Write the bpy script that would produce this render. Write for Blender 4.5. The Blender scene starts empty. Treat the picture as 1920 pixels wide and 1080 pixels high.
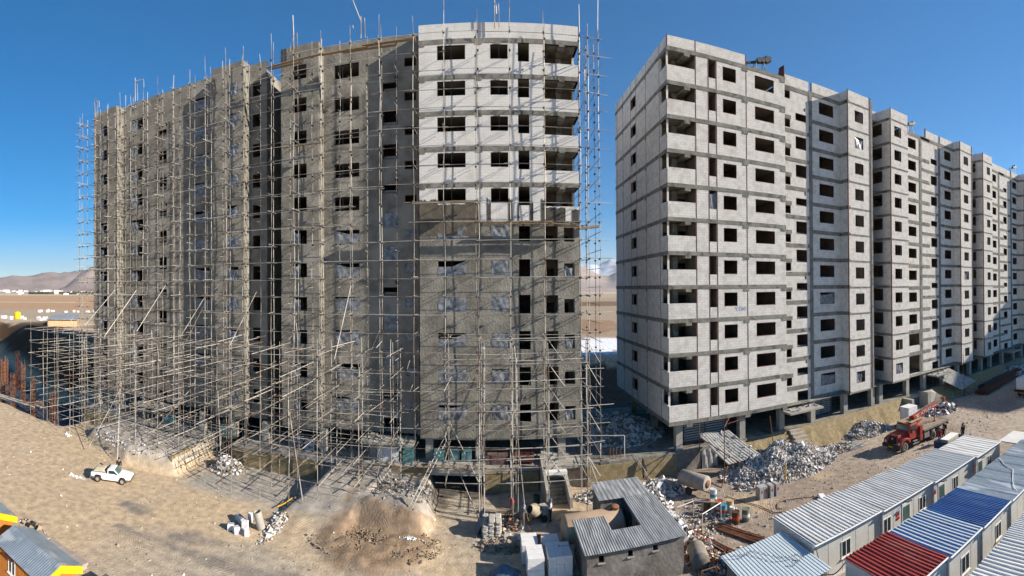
import bpy, bmesh, math, random
import numpy as np
from mathutils import Vector, Matrix
PI = math.pi
R = math.radians
rnd = random.Random(7)
scene = bpy.context.scene
COL = scene.collection

# ------------------------------------------------------------------ camera
# drone panorama: central cylindrical projection, world axes follow the facades
CH = 17.5
F = 864.54
Y0 = 535.54
PIT, ROL, PSI = 0.005474, -0.005823, -0.050596


def cam_dir(v):
    x, y, z = v
    cr, sr = math.cos(ROL), math.sin(ROL)
    x, z = cr * x - sr * z, sr * x + cr * z
    cp, sp = math.cos(PIT), math.sin(PIT)
    y, z = cp * y - sp * z, sp * y + cp * z
    c, s = math.cos(PSI), math.sin(PSI)
    return Vector((c * x - s * y, s * x + c * y, z))


cam = bpy.data.cameras.new('camera')
cam.type = 'PANO'
cam.panorama_type = 'CENTRAL_CYLINDRICAL'
cam.central_cylindrical_radius = 1.0
cam.central_cylindrical_range_u_min = -960 / F
cam.central_cylindrical_range_u_max = 960 / F
cam.central_cylindrical_range_v_min = -(1080 - Y0) / F
cam.central_cylindrical_range_v_max = Y0 / F
cam.clip_start = 0.1
cam.clip_end = 60000
camo = bpy.data.objects.new('camera', cam)
COL.objects.link(camo)
rx, fy, uz = cam_dir((1, 0, 0)), cam_dir((0, 1, 0)), cam_dir((0, 0, 1))
camo.matrix_world = Matrix(((rx.x, uz.x, -fy.x, 0), (rx.y, uz.y, -fy.y, 0), (rx.z, uz.z, -fy.z, CH), (0, 0, 0, 1)))
scene.camera = camo

# ------------------------------------------------------------------ light
SUN_EL, SUN_AZ = R(25), R(105)          # azimuth clockwise from +Y
w = bpy.data.worlds.new('World')
scene.world = w
w.use_nodes = True
nt = w.node_tree
sky = nt.nodes.new('ShaderNodeTexSky')
sky.sky_type = 'NISHITA'
sky.sun_disc = False
sky.sun_elevation = SUN_EL
sky.sun_rotation = SUN_AZ
sky.altitude = 1800
sky.air_density = 1.0
sky.dust_density = 0.05
sky.ozone_density = 4.0
hs = nt.nodes.new('ShaderNodeHueSaturation')
hs.inputs['Saturation'].default_value = 1.70
hs.inputs['Value'].default_value = 1.15
gm = nt.nodes.new('ShaderNodeGamma')
gm.inputs['Gamma'].default_value = 0.80
nt.links.new(sky.outputs[0], gm.inputs['Color'])
nt.links.new(gm.outputs[0], hs.inputs['Color'])
nt.links.new(hs.outputs[0], nt.nodes['Background'].inputs[0])
nt.nodes['Background'].inputs[1].default_value = 0.078
sl = bpy.data.lights.new('sun', 'SUN')
sl.energy = 5.0
sl.angle = R(0.5)
sl.color = (1.0, 0.90, 0.77)
so = bpy.data.objects.new('sun', sl)
COL.objects.link(so)
sd = Vector((math.cos(SUN_EL) * math.sin(SUN_AZ), math.cos(SUN_EL) * math.cos(SUN_AZ), math.sin(SUN_EL)))
so.rotation_euler = sd.to_track_quat('Z', 'Y').to_euler()
so.location = sd * 100
scene.view_settings.view_transform = 'Standard'
scene.view_settings.look = 'None'
scene.view_settings.exposure = 1.08
scene.view_settings.gamma = 1.0
scene.cycles.max_bounces = 5
scene.cycles.diffuse_bounces = 3
scene.cycles.use_adaptive_sampling = True
scene.cycles.adaptive_threshold = 0.02

# ------------------------------------------------------------------ mesh helpers
OFF = {}


def mat(name, c1, c2=None, scale=2.0, detail=5, rough=0.85, bump=0.0, bscale=12.0, metallic=0.0,
        lo=0.35, hi=0.65, c3=None, scale3=0.3, lo3=0.5, hi3=0.6, stretch=None, spec=0.3, kind=None,
        bw=0.6, bh=0.25, ms=0.012, mortar=None, attr=None, alpha=None, brick_var=None, wave=None):
    m = bpy.data.materials.new(name)
    m.use_nodes = True
    t = m.node_tree
    N, L = t.nodes, t.links
    b = N['Principled BSDF']
    b.inputs['Roughness'].default_value = rough
    b.inputs['Metallic'].default_value = metallic
    b.inputs['Specular IOR Level'].default_value = spec
    tc = N.new('ShaderNodeTexCoord')
    src = tc.outputs['UV'] if kind == 'brick' else tc.outputs['Object']
    co = src
    if stretch:
        mp = N.new('ShaderNodeMapping')
        mp.inputs['Scale'].default_value = stretch
        L.new(src, mp.inputs[0])
        co = mp.outputs[0]
    rgb = lambda c: (c[0], c[1], c[2], 1)

    def noise(sc, de=detail, inp=co):
        n = N.new('ShaderNodeTexNoise')
        n.inputs['Scale'].default_value = sc
        n.inputs['Detail'].default_value = de
        L.new(inp, n.inputs['Vector'])
        return n.outputs['Fac']

    def ramp(fac, a, bb):
        r = N.new('ShaderNodeMapRange')
        r.inputs['From Min'].default_value = a
        r.inputs['From Max'].default_value = bb
        L.new(fac, r.inputs['Value'])
        return r.outputs[0]

    def mix(f, a, bb, mode='MIX'):
        x = N.new('ShaderNodeMix')
        x.data_type = 'RGBA'
        x.blend_type = mode
        if isinstance(f, (int, float)):
            x.inputs['Factor'].default_value = f
        else:
            L.new(f, x.inputs['Factor'])
        for s, k in ((a, 'A'), (bb, 'B')):
            i = [q for q in x.inputs if q.name == k and q.type == 'RGBA'][0]
            if isinstance(s, tuple):
                i.default_value = rgb(s)
            else:
                L.new(s, i)
        return [o for o in x.outputs if o.type == 'RGBA'][0]

    if c2 is None:
        c2 = tuple(x * 0.8 for x in c1)
    if kind == 'brick':
        bt = N.new('ShaderNodeTexBrick')
        bt.inputs['Scale'].default_value = 1
        bt.inputs['Brick Width'].default_value = bw
        bt.inputs['Row Height'].default_value = bh
        bt.inputs['Mortar Size'].default_value = ms
        bt.inputs['Mortar Smooth'].default_value = 0.3
        bt.inputs['Bias'].default_value = -0.5
        bt.inputs['Color1'].default_value = rgb(c1)
        bt.inputs['Color2'].default_value = rgb(brick_var or c2)
        bt.inputs['Mortar'].default_value = rgb(mortar or c2)
        L.new(src, bt.inputs['Vector'])
        base = bt.outputs['Color']
        base = mix(ramp(noise(scale, detail, tc.outputs['Object']), lo, hi), c2, base)
    else:
        base = mix(ramp(noise(scale), lo, hi), c1, c2)
    if attr:
        a = N.new('ShaderNodeAttribute')
        a.attribute_name = attr
        base = mix(1.0, a.outputs['Color'], base, 'MULTIPLY')
    if c3 is not None:
        base = mix(ramp(noise(scale3, 4), lo3, hi3), base, c3)
    L.new(base, b.inputs['Base Color'])
    if bump:
        bn = N.new('ShaderNodeBump')
        bn.inputs['Strength'].default_value = bump
        bn.inputs['Distance'].default_value = 0.05
        h = noise(bscale, 6)
        L.new(h, bn.inputs['Height'])
        L.new(bn.outputs[0], b.inputs['Normal'])
    if alpha is not None:
        b.inputs['Alpha'].default_value = alpha
    return m


class MB:
    def __init__(self):
        self.v, self.f, self.mi = [], [], []

    def face(self, pts, m=0):
        i = len(self.v)
        self.v += [tuple(p) for p in pts]
        self.f.append(tuple(range(i, i + len(pts))))
        self.mi.append(m)

    def box(self, x0, x1, y0, y1, z0, z1, m=0, M=None):
        P = [(x0, y0, z0), (x1, y0, z0), (x1, y1, z0), (x0, y1, z0), (x0, y0, z1), (x1, y0, z1), (x1, y1, z1), (x0, y1, z1)]
        self.hexa(P, m, M)

    def hexa(self, P, m=0, M=None):
        if M is not None:
            P = [tuple(M @ Vector(p)) for p in P]
        i = len(self.v)
        self.v += [tuple(p) for p in P]
        for q in ((0, 3, 2, 1), (4, 5, 6, 7), (0, 1, 5, 4), (1, 2, 6, 5), (2, 3, 7, 6), (3, 0, 4, 7)):
            self.f.append(tuple(i + k for k in q))
            self.mi.append(m)

    def tube(self, p, q, r, n=6, m=0, r2=None, cap=True):
        p, q = Vector(p), Vector(q)
        d = (q - p)
        if d.length < 1e-6:
            return
        d.normalize()
        a = d.cross(Vector((0, 0, 1))) if abs(d.z) < 0.9 else d.cross(Vector((1, 0, 0)))
        a.normalize()
        b = d.cross(a)
        r2 = r if r2 is None else r2
        i = len(self.v)
        for k in range(n):
            an = 2 * PI * k / n
            o = a * math.cos(an) + b * math.sin(an)
            self.v.append(tuple(p + o * r))
            self.v.append(tuple(q + o * r2))
        for k in range(n):
            j = (k + 1) % n
            self.f.append((i + 2 * k, i + 2 * j, i + 2 * j + 1, i + 2 * k + 1))
            self.mi.append(m)
        if cap:
            self.f.append(tuple(i + 2 * k for k in reversed(range(n))))
            self.f.append(tuple(i + 2 * k + 1 for k in range(n)))
            self.mi += [m, m]

    def path(self, pts, r, n=5, m=0):
        for a, b in zip(pts[:-1], pts[1:]):
            self.tube(a, b, r, n, m, cap=False)

    def lathe(self, prof, n=16, m=0, M=None, closed=True):
        i = len(self.v)
        for (r, z) in prof:
            for k in range(n):
                an = 2 * PI * k / n
                p = Vector((r * math.cos(an), r * math.sin(an), z))
                self.v.append(tuple(M @ p) if M is not None else tuple(p))
        for j in range(len(prof) - 1):
            for k in range(n):
                k2 = (k + 1) % n
                self.f.append((i + j * n + k, i + j * n + k2, i + (j + 1) * n + k2, i + (j + 1) * n + k))
                self.mi.append(m)
        if closed:
            self.f.append(tuple(i + k for k in reversed(range(n))))
            self.f.append(tuple(i + (len(prof) - 1) * n + k for k in range(n)))
            self.mi += [m, m]

    def rock(self, c, s, rn, m=0, flat=0.7):
        """an irregular broken chunk"""
        M = Matrix.Rotation(rn.uniform(0, 6.28), 3, 'Z') @ Matrix.Rotation(rn.uniform(-0.9, 0.9), 3, 'X') @ Matrix.Rotation(rn.uniform(-0.9, 0.9), 3, 'Y')
        sx, sy, sz = s * rn.uniform(0.6, 1.3), s * rn.uniform(0.5, 1.0), s * rn.uniform(0.3, 0.7)
        P = []
        for (x, y, z) in ((-1, -1, -1), (1, -1, -1), (1, 1, -1), (-1, 1, -1), (-1, -1, 1), (1, -1, 1), (1, 1, 1), (-1, 1, 1)):
            j = lambda: rn.uniform(0.6, 1.15)
            p = M @ Vector((x * sx * j() * 0.5, y * sy * j() * 0.5, z * sz * j() * 0.5))
            P.append((p.x + c[0], p.y + c[1], p.z + c[2]))
        self.hexa(P, m)

    def grid(self, fn, nu, nv, m=0):
        i = len(self.v)
        for a in range(nu + 1):
            for b in range(nv + 1):
                self.v.append(tuple(fn(a / nu, b / nv)))
        for a in range(nu):
            for b in range(nv):
                k = i + a * (nv + 1) + b
                self.f.append((k, k + nv + 1, k + nv + 2, k + 1))
                self.mi.append(m)

    def build(self, name, mats, parent=None, smooth=False, label=None, kind=None):
        if not self.v:
            return None
        me = bpy.data.meshes.new(name)
        v = np.array(self.v, dtype=np.float32)
        off = OFF.get(parent)
        if off is not None:
            v = v - np.array(off, dtype=np.float32)
        me.from_pydata(v.tolist(), [], self.f)
        for mm in (mats if isinstance(mats, (list, tuple)) else [mats]):
            me.materials.append(mm)
        if max(self.mi) > 0:
            me.polygons.foreach_set('material_index', self.mi)
        if smooth:
            me.polygons.foreach_set('use_smooth', [True] * len(self.f))
        box_uv(me)
        me.update()
        o = bpy.data.objects.new(name, me)
        COL.objects.link(o)
        if parent is not None:
            o.parent = parent
        if label:
            o['label'] = label
        if kind:
            o['kind'] = kind
        return o


def box_uv(me):
    nl = len(me.loops)
    np_ = len(me.polygons)
    vi = np.empty(nl, np.int32)
    me.loops.foreach_get('vertex_index', vi)
    co = np.empty(len(me.vertices) * 3, np.float32)
    me.vertices.foreach_get('co', co)
    co = co.reshape(-1, 3)[vi]
    nr = np.empty(np_ * 3, np.float32)
    me.polygons.foreach_get('normal', nr)
    tot = np.empty(np_, np.int32)
    me.polygons.foreach_get('loop_total', tot)
    n = np.repeat(nr.reshape(-1, 3), tot, axis=0)
    up = np.abs(n[:, 2]) > 0.75
    h = np.maximum(np.hypot(n[:, 0], n[:, 1]), 1e-6)
    u = (-n[:, 1] * co[:, 0] + n[:, 0] * co[:, 1]) / h
    uv = np.stack([np.where(up, co[:, 0], u), np.where(up, co[:, 1], co[:, 2])], 1)
    l = me.uv_layers.new(name='UVMap')
    l.data.foreach_set('uv', uv.ravel())


def tag(o, label=None, cat=None, group=None, kind=None):
    if label:
        o['label'] = label
    if cat:
        o['category'] = cat
    if group:
        o['group'] = group
    if kind:
        o['kind'] = kind
    return o


def thing(name, label, cat, loc=(0, 0, 0), rz=0.0, group=None, world=False):
    """an Empty at the thing's base; world=True: its parts are written in world coordinates"""
    o = bpy.data.objects.new(name, None)
    o.empty_display_size = 0.3
    COL.objects.link(o)
    o.location = loc
    o.rotation_euler = (0, 0, rz)
    tag(o, label, cat, group)
    if world:
        OFF[o] = tuple(loc)
    return o


def copy_thing(src, loc, rz=None, label=None):
    def cp(o, par):
        c = o.copy()
        COL.objects.link(c)
        c.parent = par
        for ch in o.children:
            cp(ch, c)
        return c
    c = cp(src, None)
    c.location = loc
    if rz is not None:
        c.rotation_euler = (0, 0, rz)
    if label:
        c['label'] = label
    return c


def emit(name, items, mats, parent, cap=100, label=None):
    """items: list of (distance key, MB); the nearest become parts, the rest one stuff part"""
    items = sorted(items, key=lambda t: t[0])
    for k, mb in items[:cap]:
        mb.build(name, mats, parent)
    rest = MB()
    for k, mb in items[cap:]:
        i = len(rest.v)
        rest.v += mb.v
        rest.f += [tuple(q + i for q in f) for f in mb.f]
        rest.mi += mb.mi
    if rest.v:
        rest.build(name, mats, parent, kind='stuff')


def cdist(x, y, z):
    return math.sqrt(x * x + y * y + (z - CH) ** 2)
# ------------------------------------------------------------------ materials
m_block = mat('aerated_block', (0.66, 0.64, 0.605), (0.55, 0.525, 0.49), scale=0.9, kind='brick', brick_var=(0.60, 0.575, 0.54),
              mortar=(0.53, 0.505, 0.47), rough=0.9, bump=0.5, bscale=9, ms=0.014, lo=0.3, hi=0.5, c3=(0.50, 0.44, 0.38), scale3=0.35, lo3=0.66, hi3=0.8)
m_block_r = mat('aerated_block_weathered', (0.67, 0.64, 0.59), (0.50, 0.47, 0.425), scale=1.7, kind='brick', brick_var=(0.53, 0.505, 0.47),
                mortar=(0.46, 0.435, 0.40), rough=0.9, bump=0.6, bscale=7, ms=0.014, lo=0.3, hi=0.55, c3=(0.46, 0.40, 0.345), scale3=0.5, lo3=0.64, hi3=0.74)
m_plaster = mat('cement_plaster', (0.225, 0.210, 0.178), (0.140, 0.131, 0.112), scale=0.8, detail=8, rough=0.95, bump=0.9, bscale=5,
                c3=(0.27, 0.255, 0.22), scale3=0.45, lo3=0.5, hi3=0.68)
m_plaster_wet = mat('fresh_dark_plaster', (0.095, 0.085, 0.070), (0.060, 0.053, 0.045), scale=2, rough=0.9, bump=1.0, bscale=7)
m_plaster_new = mat('fresh_brown_plaster', (0.135, 0.118, 0.092), (0.085, 0.075, 0.06), scale=1.6, rough=0.9, bump=0.6, bscale=5)
m_conc = mat('grey_concrete', (0.25, 0.238, 0.205), (0.155, 0.148, 0.125), scale=1.6, detail=8, rough=0.9, bump=0.6, bscale=6,
             c3=(0.10, 0.095, 0.085), scale3=1.1, lo3=0.56, hi3=0.66)
m_conc_l = mat('pale_concrete', (0.36, 0.34, 0.30), (0.27, 0.255, 0.225), scale=1.2, detail=8, rough=0.9, bump=0.4, bscale=6)
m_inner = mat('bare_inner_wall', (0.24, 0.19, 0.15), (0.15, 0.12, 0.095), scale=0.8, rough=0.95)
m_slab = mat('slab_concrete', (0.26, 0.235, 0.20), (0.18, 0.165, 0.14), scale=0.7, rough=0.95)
m_red = mat('red_oxide_steel', (0.13, 0.032, 0.026), (0.08, 0.022, 0.018), scale=4, rough=0.6, metallic=0.1)
m_dark = mat('dark_steel', (0.05, 0.05, 0.055), (0.03, 0.03, 0.035), scale=3, rough=0.6, metallic=0.3)
m_pole = mat('weathered_scaffold_pole', (0.37, 0.345, 0.305), (0.19, 0.16, 0.135), scale=0.9, detail=6, rough=0.6, metallic=0.15, lo=0.42, hi=0.6,
             c3=(0.14, 0.075, 0.05), scale3=0.5, lo3=0.58, hi3=0.68)
m_polep = mat('bright_galvanised_pole', (0.54, 0.51, 0.46), (0.36, 0.33, 0.28), scale=1.1, rough=0.5, metallic=0.15, lo=0.4, hi=0.7)
m_clamp = mat('dark_pole_clamp', (0.07, 0.06, 0.05), (0.04, 0.03, 0.03), scale=5, rough=0.7)
m_plank = mat('scaffold_plank', (0.36, 0.27, 0.17), (0.25, 0.18, 0.11), scale=3, rough=0.9, stretch=(1, 8, 8), bump=0.3)
m_plastic = mat('milky_plastic_film', (0.32, 0.34, 0.37), (0.12, 0.135, 0.155), scale=2.4, rough=0.35, spec=0.5, bump=0.6, bscale=3.5, alpha=0.75)
m_brick = mat('yellow_split_stone', (0.36, 0.28, 0.15), (0.20, 0.155, 0.085), scale=2.6, kind='brick', brick_var=(0.46, 0.38, 0.23), mortar=(0.17, 0.13, 0.08),
              bw=0.32, bh=0.11, ms=0.02, rough=0.95, bump=0.9, bscale=14)
# ------------------------------------------------------------------ apartment blocks
FH = 3.2


def wall(mb, p0, p1, z0, z1, ops=(), th=0.2, m=0, caps=False):
    """vertical wall from p0 to p1 (2D), outer face on the right-hand side of p0->p1 seen from above; ops: (u0,u1,za,zb) holes"""
    p0, p1 = Vector((p0[0], p0[1])), Vector((p1[0], p1[1]))
    d = p1 - p0
    Ln = d.length
    d.normalize()
    inn = Vector((-d.y, d.x))            # to the inside
    us = sorted(set([0.0, Ln] + [min(max(q, 0), Ln) for o in ops for q in o[:2]]))
    zs = sorted(set([z0, z1] + [min(max(q, z0), z1) for o in ops for q in o[2:]]))

    def P(u, z, t):
        q = p0 + d * u + inn * t
        return (q.x, q.y, z)

    solid = {}
    for i in range(len(us) - 1):
        uc = (us[i] + us[i + 1]) / 2
        for j in range(len(zs) - 1):
            zc = (zs[j] + zs[j + 1]) / 2
            solid[i, j] = not any(o[0] < uc < o[1] and o[2] < zc < o[3] for o in ops)
    nu, nz = len(us) - 1, len(zs) - 1
    for i in range(nu):
        j = 0
        while j < nz:
            if not solid[i, j]:
                j += 1
                continue
            k = j
            while k + 1 < nz and solid[i, k + 1]:
                k += 1
            a, b, za, zb = us[i], us[i + 1], zs[j], zs[k + 1]
            mb.face([P(a, za, 0), P(b, za, 0), P(b, zb, 0), P(a, zb, 0)], m)
            mb.face([P(b, za, th), P(a, za, th), P(a, zb, th), P(b, zb, th)], m)
            mb.face([P(a, zb, 0), P(b, zb, 0), P(b, zb, th), P(a, zb, th)], m)
            mb.face([P(a, za, th), P(b, za, th), P(b, za, 0), P(a, za, 0)], m)
            j = k + 1
    for i in (range(nu + 1) if caps else range(1, nu)):
        for j in range(nz):
            l = solid.get((i - 1, j), False)
            r = solid.get((i, j), False)
            if l != r:
                q = [P(us[i], zs[j], 0), P(us[i], zs[j], th), P(us[i], zs[j + 1], th), P(us[i], zs[j + 1], 0)]
                mb.face(q if l else q[::-1], m)


def frame_y(x0, x1, y, z0, z1, t=0.06, d=0.10, bars=0):
    """window frame ring facing -Y"""
    mb = MB()
    mb.box(x0, x0 + t, y, y + d, z0, z1)
    mb.box(x1 - t, x1, y, y + d, z0, z1)
    mb.box(x0 + t, x1 - t, y, y + d, z0, z0 + t)
    mb.box(x0 + t, x1 - t, y, y + d, z1 - t, z1)
    for k in range(bars):
        xc = x0 + (x1 - x0) * (k + 1) / (bars + 1)
        mb.box(xc - 0.015, xc + 0.015, y + 0.02, y + 0.05, z0 + t, z1 - t)
    return mb


def film_y(x0, x1, y, z0, z1, rn, sag=0.0):
    """a wrinkled plastic sheet hung in an opening"""
    mb = MB()
    ph = [rn.uniform(0, 6.3) for _ in range(6)]
    amp = rn.uniform(0.015, 0.04)
    cut = rn.random()

    def fn(u, v):
        zt = z1 - sag * (1 - abs(2 * u - 1)) * 0.5 - (sag * (1 - u) if cut < 0.5 else sag * u)
        x = x0 + (x1 - x0) * u
        z = z0 + (zt - z0) * v
        yy = y + amp * (math.sin(5.3 * u + 3.1 * v + ph[0]) + 0.7 * math.sin(9.1 * u - 4.2 * v + ph[1]) + 0.5 * math.sin(17 * u + 6 * v + ph[2]))
        return (x, yy, z)
    mb.grid(fn, 12, 8)
    return mb


# ================================================================== right block (bare aerated-concrete masonry)
RB = thing('apartment_building', 'bare white blockwork apartment tower with grey concrete bands, right of the gap',
           'apartment building', (30.0, 50.0, 0.0), world=True)
RY, RR, RBY = 39.77, 40.75, 39.38
RZ = lambda k: 4.5 + FH * k
mb_w, mb_b, mb_p = MB(), MB(), MB()     # masonry, bands, posts
win_items, film_items, bal_items = [], [], []


def rwin(x0, x1, y, z0, z1, bars=0):
    win_items.append((cdist((x0 + x1) / 2, y, z0), frame_y(x0, x1, y + 0.03, z0, z1, 0.055, 0.12, bars)))


# --- front block
ops = []
for k in range(11):
    z = RZ(k)
    ops += [(22.29 - 16.33, 23.82 - 16.33, z + 1.45, z + 2.82), (26.07 - 16.33, 28.5 - 16.33, z + 1.45, z + 2.82),
            (20.72 - 16.33, 21.55 - 16.33, z + 1.40, z + 3.2), (0, 19.3 - 16.33, z + 1.85, z + 3.2)]
    rwin(22.29, 23.82, RY, z + 1.45, z + 2.82)
    rwin(26.07, 28.5, RY, z + 1.45, z + 2.82, 0)
wall(mb_w, (16.33, RY), (29.92, RY), 4.5, 39.7, ops)
wall(mb_w, (16.33, RY), (25.0, RY), 40.08, 41.1)                     # parapet, missing over the wide windows
# end wall, seen from the gap; p0->p1 runs so that the outside is -X
eo = []
for k in range(11):
    z = RZ(k)
    eo += [(57.4 - 50.84, 57.4 - 49.08, z + 1.4, z + 2.65), (57.4 - 41.6, 57.4 - 39.97, z + 1.85, z + 3.2)]
wall(mb_w, (16.33, 57.4), (16.33, 39.97), 4.5, 39.7, eo)
wall(mb_w, (16.33, 57.4), (16.33, 39.97), 40.08, 41.1)
for k in range(11):
    z = RZ(k)
    f = MB()
    f.box(16.33, 16.43, 49.08, 49.14, z + 1.4, z + 2.65)
    f.box(16.33, 16.43, 50.78, 50.84, z + 1.4, z + 2.65)
    f.box(16.33, 16.43, 49.14, 50.78, z + 1.4, z + 1.46)
    f.box(16.33, 16.43, 49.14, 50.78, z + 2.59, z + 2.65)
    win_items.append((cdist(16, 50, z + 1), f))
wall(mb_w, (110, 57.4), (16.33, 57.4), 4.5, 41.1)                     # rear wall
# end wall + front bands
for k in range(12):
    z = RZ(k)
    mb_b.box(16.29, 29.96, RY - 0.04, RY + 0.25, z, z + 0.38)
    mb_b.box(16.29, 16.55, RY + 0.25, 57.44, z, z + 0.38)
    for xx in (18.1, 24.6, 29.35):
        mb_b.box(xx, xx + 0.6, RY - 0.05, RY + 0.2, z - 0.28, z - 0.002)
    if k:
        mb_b.box(18.1, 18.7, RY + 0.2, 41.9, z - 0.28, z - 0.002)
    for yy in (45.6, 53.9):
        mb_b.box(16.28, 16.5, yy, yy + 0.35, z - 0.25, z - 0.002)
for yy in (41.77, 45.7, 48.95, 50.95, 54.04, 56.6):
    mb_p.box(16.315, 16.36, yy - 0.03, yy + 0.03, 4.6, 41.1)
for xx in (19.3, 20.68, 21.57, 25.03):
    mb_p.box(xx - 0.04, xx + 0.04, RY - 0.015, RY + 0.06, 4.6, 39.7)
for xx in (16.35, 19.3, 25.0):
    mb_p.box(xx - 0.04, xx + 0.04, RY - 0.015, RY + 0.06, 40.08, 41.15)
# balcony: inner back wall, side, column
inn = MB()
for k in range(11):
    z = RZ(k)
    wall(inn, (16.55, 42.2), (19.3, 42.2), z + 0.38, z + 3.2, [(1.75, 2.7, z + 0.38, z + 2.6), (0.1, 0.85, z + 0.38, z + 2.4)], 0.15)
    wall(inn, (20.6, 42.6), (21.8, 42.6), z + 0.38, z + 3.2, [(0.4, 0.9, z + 0.38, z + 2.3)], 0.15)
    inn.box(19.35, 19.5, RY + 0.2, 42.2, z + 0.38, z + 3.2)
    inn.box(21.7, 21.85, RY + 0.2, 42.6, z + 0.38, z + 3.2)
    mb_b.box(17.55, 18.05, 41.5, 42.0, z + 0.38, z + 3.2)
    mb_b.box(16.55, 22, 40.03, 42.6, z + 0.10, z + 0.36)               # balcony floor


mb_b.box(16.56, 22, 40.03, 42.6, 39.8, 40.06)


# --- recessed wall + bays, one unit described by its x coordinates
def unit(px0, px1, wa, wb, bx0, bx1, cx0, cx1, c_win, end, wy=RR, first=False):
    """px: pillar, wa..wb wide window, bx bay B, cx bay C, end: end of the window wall behind bay C"""
    H = 41.1
    o = []
    for k in range(11):
        z = RZ(k)
        o.append((wa - px1, wb - px1, z + 1.25, z + 2.65))
        rwin(wa, wb, wy, z + 1.25, z + 2.65)
    wall(mb_w, (px1, wy), (bx0, wy), 4.5, 39.55, o)
    wall(mb_w, (px1, wy), (bx0, wy), 39.99, H)
    o = []
    w0 = bx0 + (bx1 - bx0) * 0.30
    w1 = bx0 + (bx1 - bx0) * 0.68
    for k in range(11):
        z = RZ(k)
        o.append((w0 - bx0, w1 - bx0, z + 1.05, z + 2.45))
        rwin(w0, w1, RBY, z + 1.05, z + 2.45)
    wall(mb_w, (bx0, RBY), (bx1, RBY), 4.5, H, o)
    wall(mb_w, (bx0, wy + 0.0), (bx0, RBY + 0.001), 4.5, H)
    wall(mb_w, (bx1, RBY + 0.001), (bx1, 43.2), 4.5, H)
    # slot between the bays
    mi_ = MB()
    wall(mi_, (bx1, 43.2), (cx0, 43.2), 4.5, H)
    mi_.build('recess_wall', m_conc, RB)
    wall(mb_w, (cx0, 43.2), (cx0, RBY + 0.001), 4.5, H, [(0.25, 2.3, RZ(k) + 1.35, RZ(k) + 2.95) for k in range(11)])
    o = []
    c0, c1 = c_win
    for k in range(11):
        z = RZ(k)
        o.append((c0 - cx0, c1 - cx0, z + 1.05, z + 2.45))
        rwin(c0, c1, RBY, z + 1.05, z + 2.45)
    wall(mb_w, (cx0, RBY), (cx1, RBY), 4.5, H, o)
    wall(mb_w, (cx1, RBY + 0.001), (cx1, wy), 4.5, H)
    mb_b.box(px0, px1, wy - 0.05, wy + 0.3, 4.5, 39.55)              # pillar
    for k in range(12):
        z = RZ(k)
        mb_b.box(px0, bx0 - 0.03, wy - 0.06, wy + 0.22, z - 0.15, z + 0.29)
        mb_b.box(bx0 - 0.04, bx0 + 0.16, RBY - 0.03, wy - 0.06, z - 0.15, z + 0.29)
        mb_b.box(bx0 - 0.04, bx1 + 0.04, RBY - 0.04, RBY + 0.2, z - 0.10, z + 0.08)
        mb_b.box(bx0 - 0.06, bx0 + 0.3, RBY - 0.06, RBY - 0.041, z - 0.15, z + 0.2)
        mb_b.box(cx0 - 0.04, cx1 + 0.04, RBY - 0.04, RBY + 0.2, z - 0.10, z + 0.08)
        mb_b.box(cx0 - 0.04, cx0 + 0.2, RBY + 0.201, 43.1, z - 0.15, z + 0.2)
        mb_b.box(cx1 - 0.2, cx1 + 0.04, RBY + 0.201, wy, z - 0.15, z + 0.2)
        if k < 11:
            b = MB()
            wall(b, (bx1 + 1.7, 42.0), (cx0 - 0.05, 42.0), z + 0.2, z + 1.5, th=0.12, caps=True)
            if False:
                bal_items.append((cdist(bx1, 42, z), b))
        mb_b.box(bx1 + 0.1, cx0 - 0.05, 41.9, 43.2, z - 0.1, z + 0.18)
    mb_b.box(bx1 + 0.45, bx1 + 1.1, 40.0, 40.6, 4.5, 41.25)             # tall column in the slot
    mb_b.box(bx1 + 0.1, cx0 - 0.05, 41.85, 43.15, 39.6, 39.92)
    wall(mb_w, (bx1 + 0.45, 41.8), (cx0, 41.8), 39.92, 41.1)
    mb_b.box(bx1 + 1.12, bx1 + 1.6, 41.9, 42.4, 4.5, 40.4)
    for xx in (bx0 - 0.005, cx0 - 0.005, bx1 + 0.005):
        mb_p.box(xx - 0.04, xx + 0.04, RBY - 0.075, RBY + 0.05, 4.6, 41.2)
    mb_p.box(px1 + 4.3 if first else px1 + 0.0, (px1 + 4.36) if first else px1 + 0.06, wy - 0.012, wy + 0.02, 4.6, 41.1)


def stair(x0, x1, wl, wr, sl=None, pat=0, wy=RR, gap=0.0, par0=None):
    o = []
    for i in range(11):
        zb = 36.2 - FH * i
        h = 0.85 if (i + pat) % 3 == 0 else 1.42
        o.append((wl - x0, wr - x0, zb, zb + h))
        rwin(wl, wr, wy, zb, zb + h)
        if h < 1:
            o.append((wr - x0 - 0.35, wr - x0 - 0.08, zb + 1.25, zb + 1.65))
        if sl:
            o.append((sl[0] - x0, sl[1] - x0, zb + 2.2 if i == 0 else zb + 2.2, zb + 3.1))
            rwin(sl[0], sl[1], wy, zb + 2.2, zb + 3.1)
    wall(mb_w, (x0, wy), (x1, wy), 4.5, 39.4, o)
    wall(mb_w, (par0 if par0 else x0, wy), (x1, wy), 39.85, 41.0)
    mb_b.box(x0, x1, wy - 0.05, wy + 0.22, 39.4, 39.85)
    for i in range(11):
        zt = 35.1 - FH * i
        if zt > 4.6:
            mb_b.box(x0 + gap, x1 - 0.03, wy - 0.04, wy + 0.21, zt - 0.42, zt)
        zh = 36.15 - FH * i
        if zh > 4.6:
            mb_b.box(x0 - 0.02, x0 + (x1 - x0) * 0.38, wy - 0.055, wy + 0.2, zh, zh + 0.42)


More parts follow.
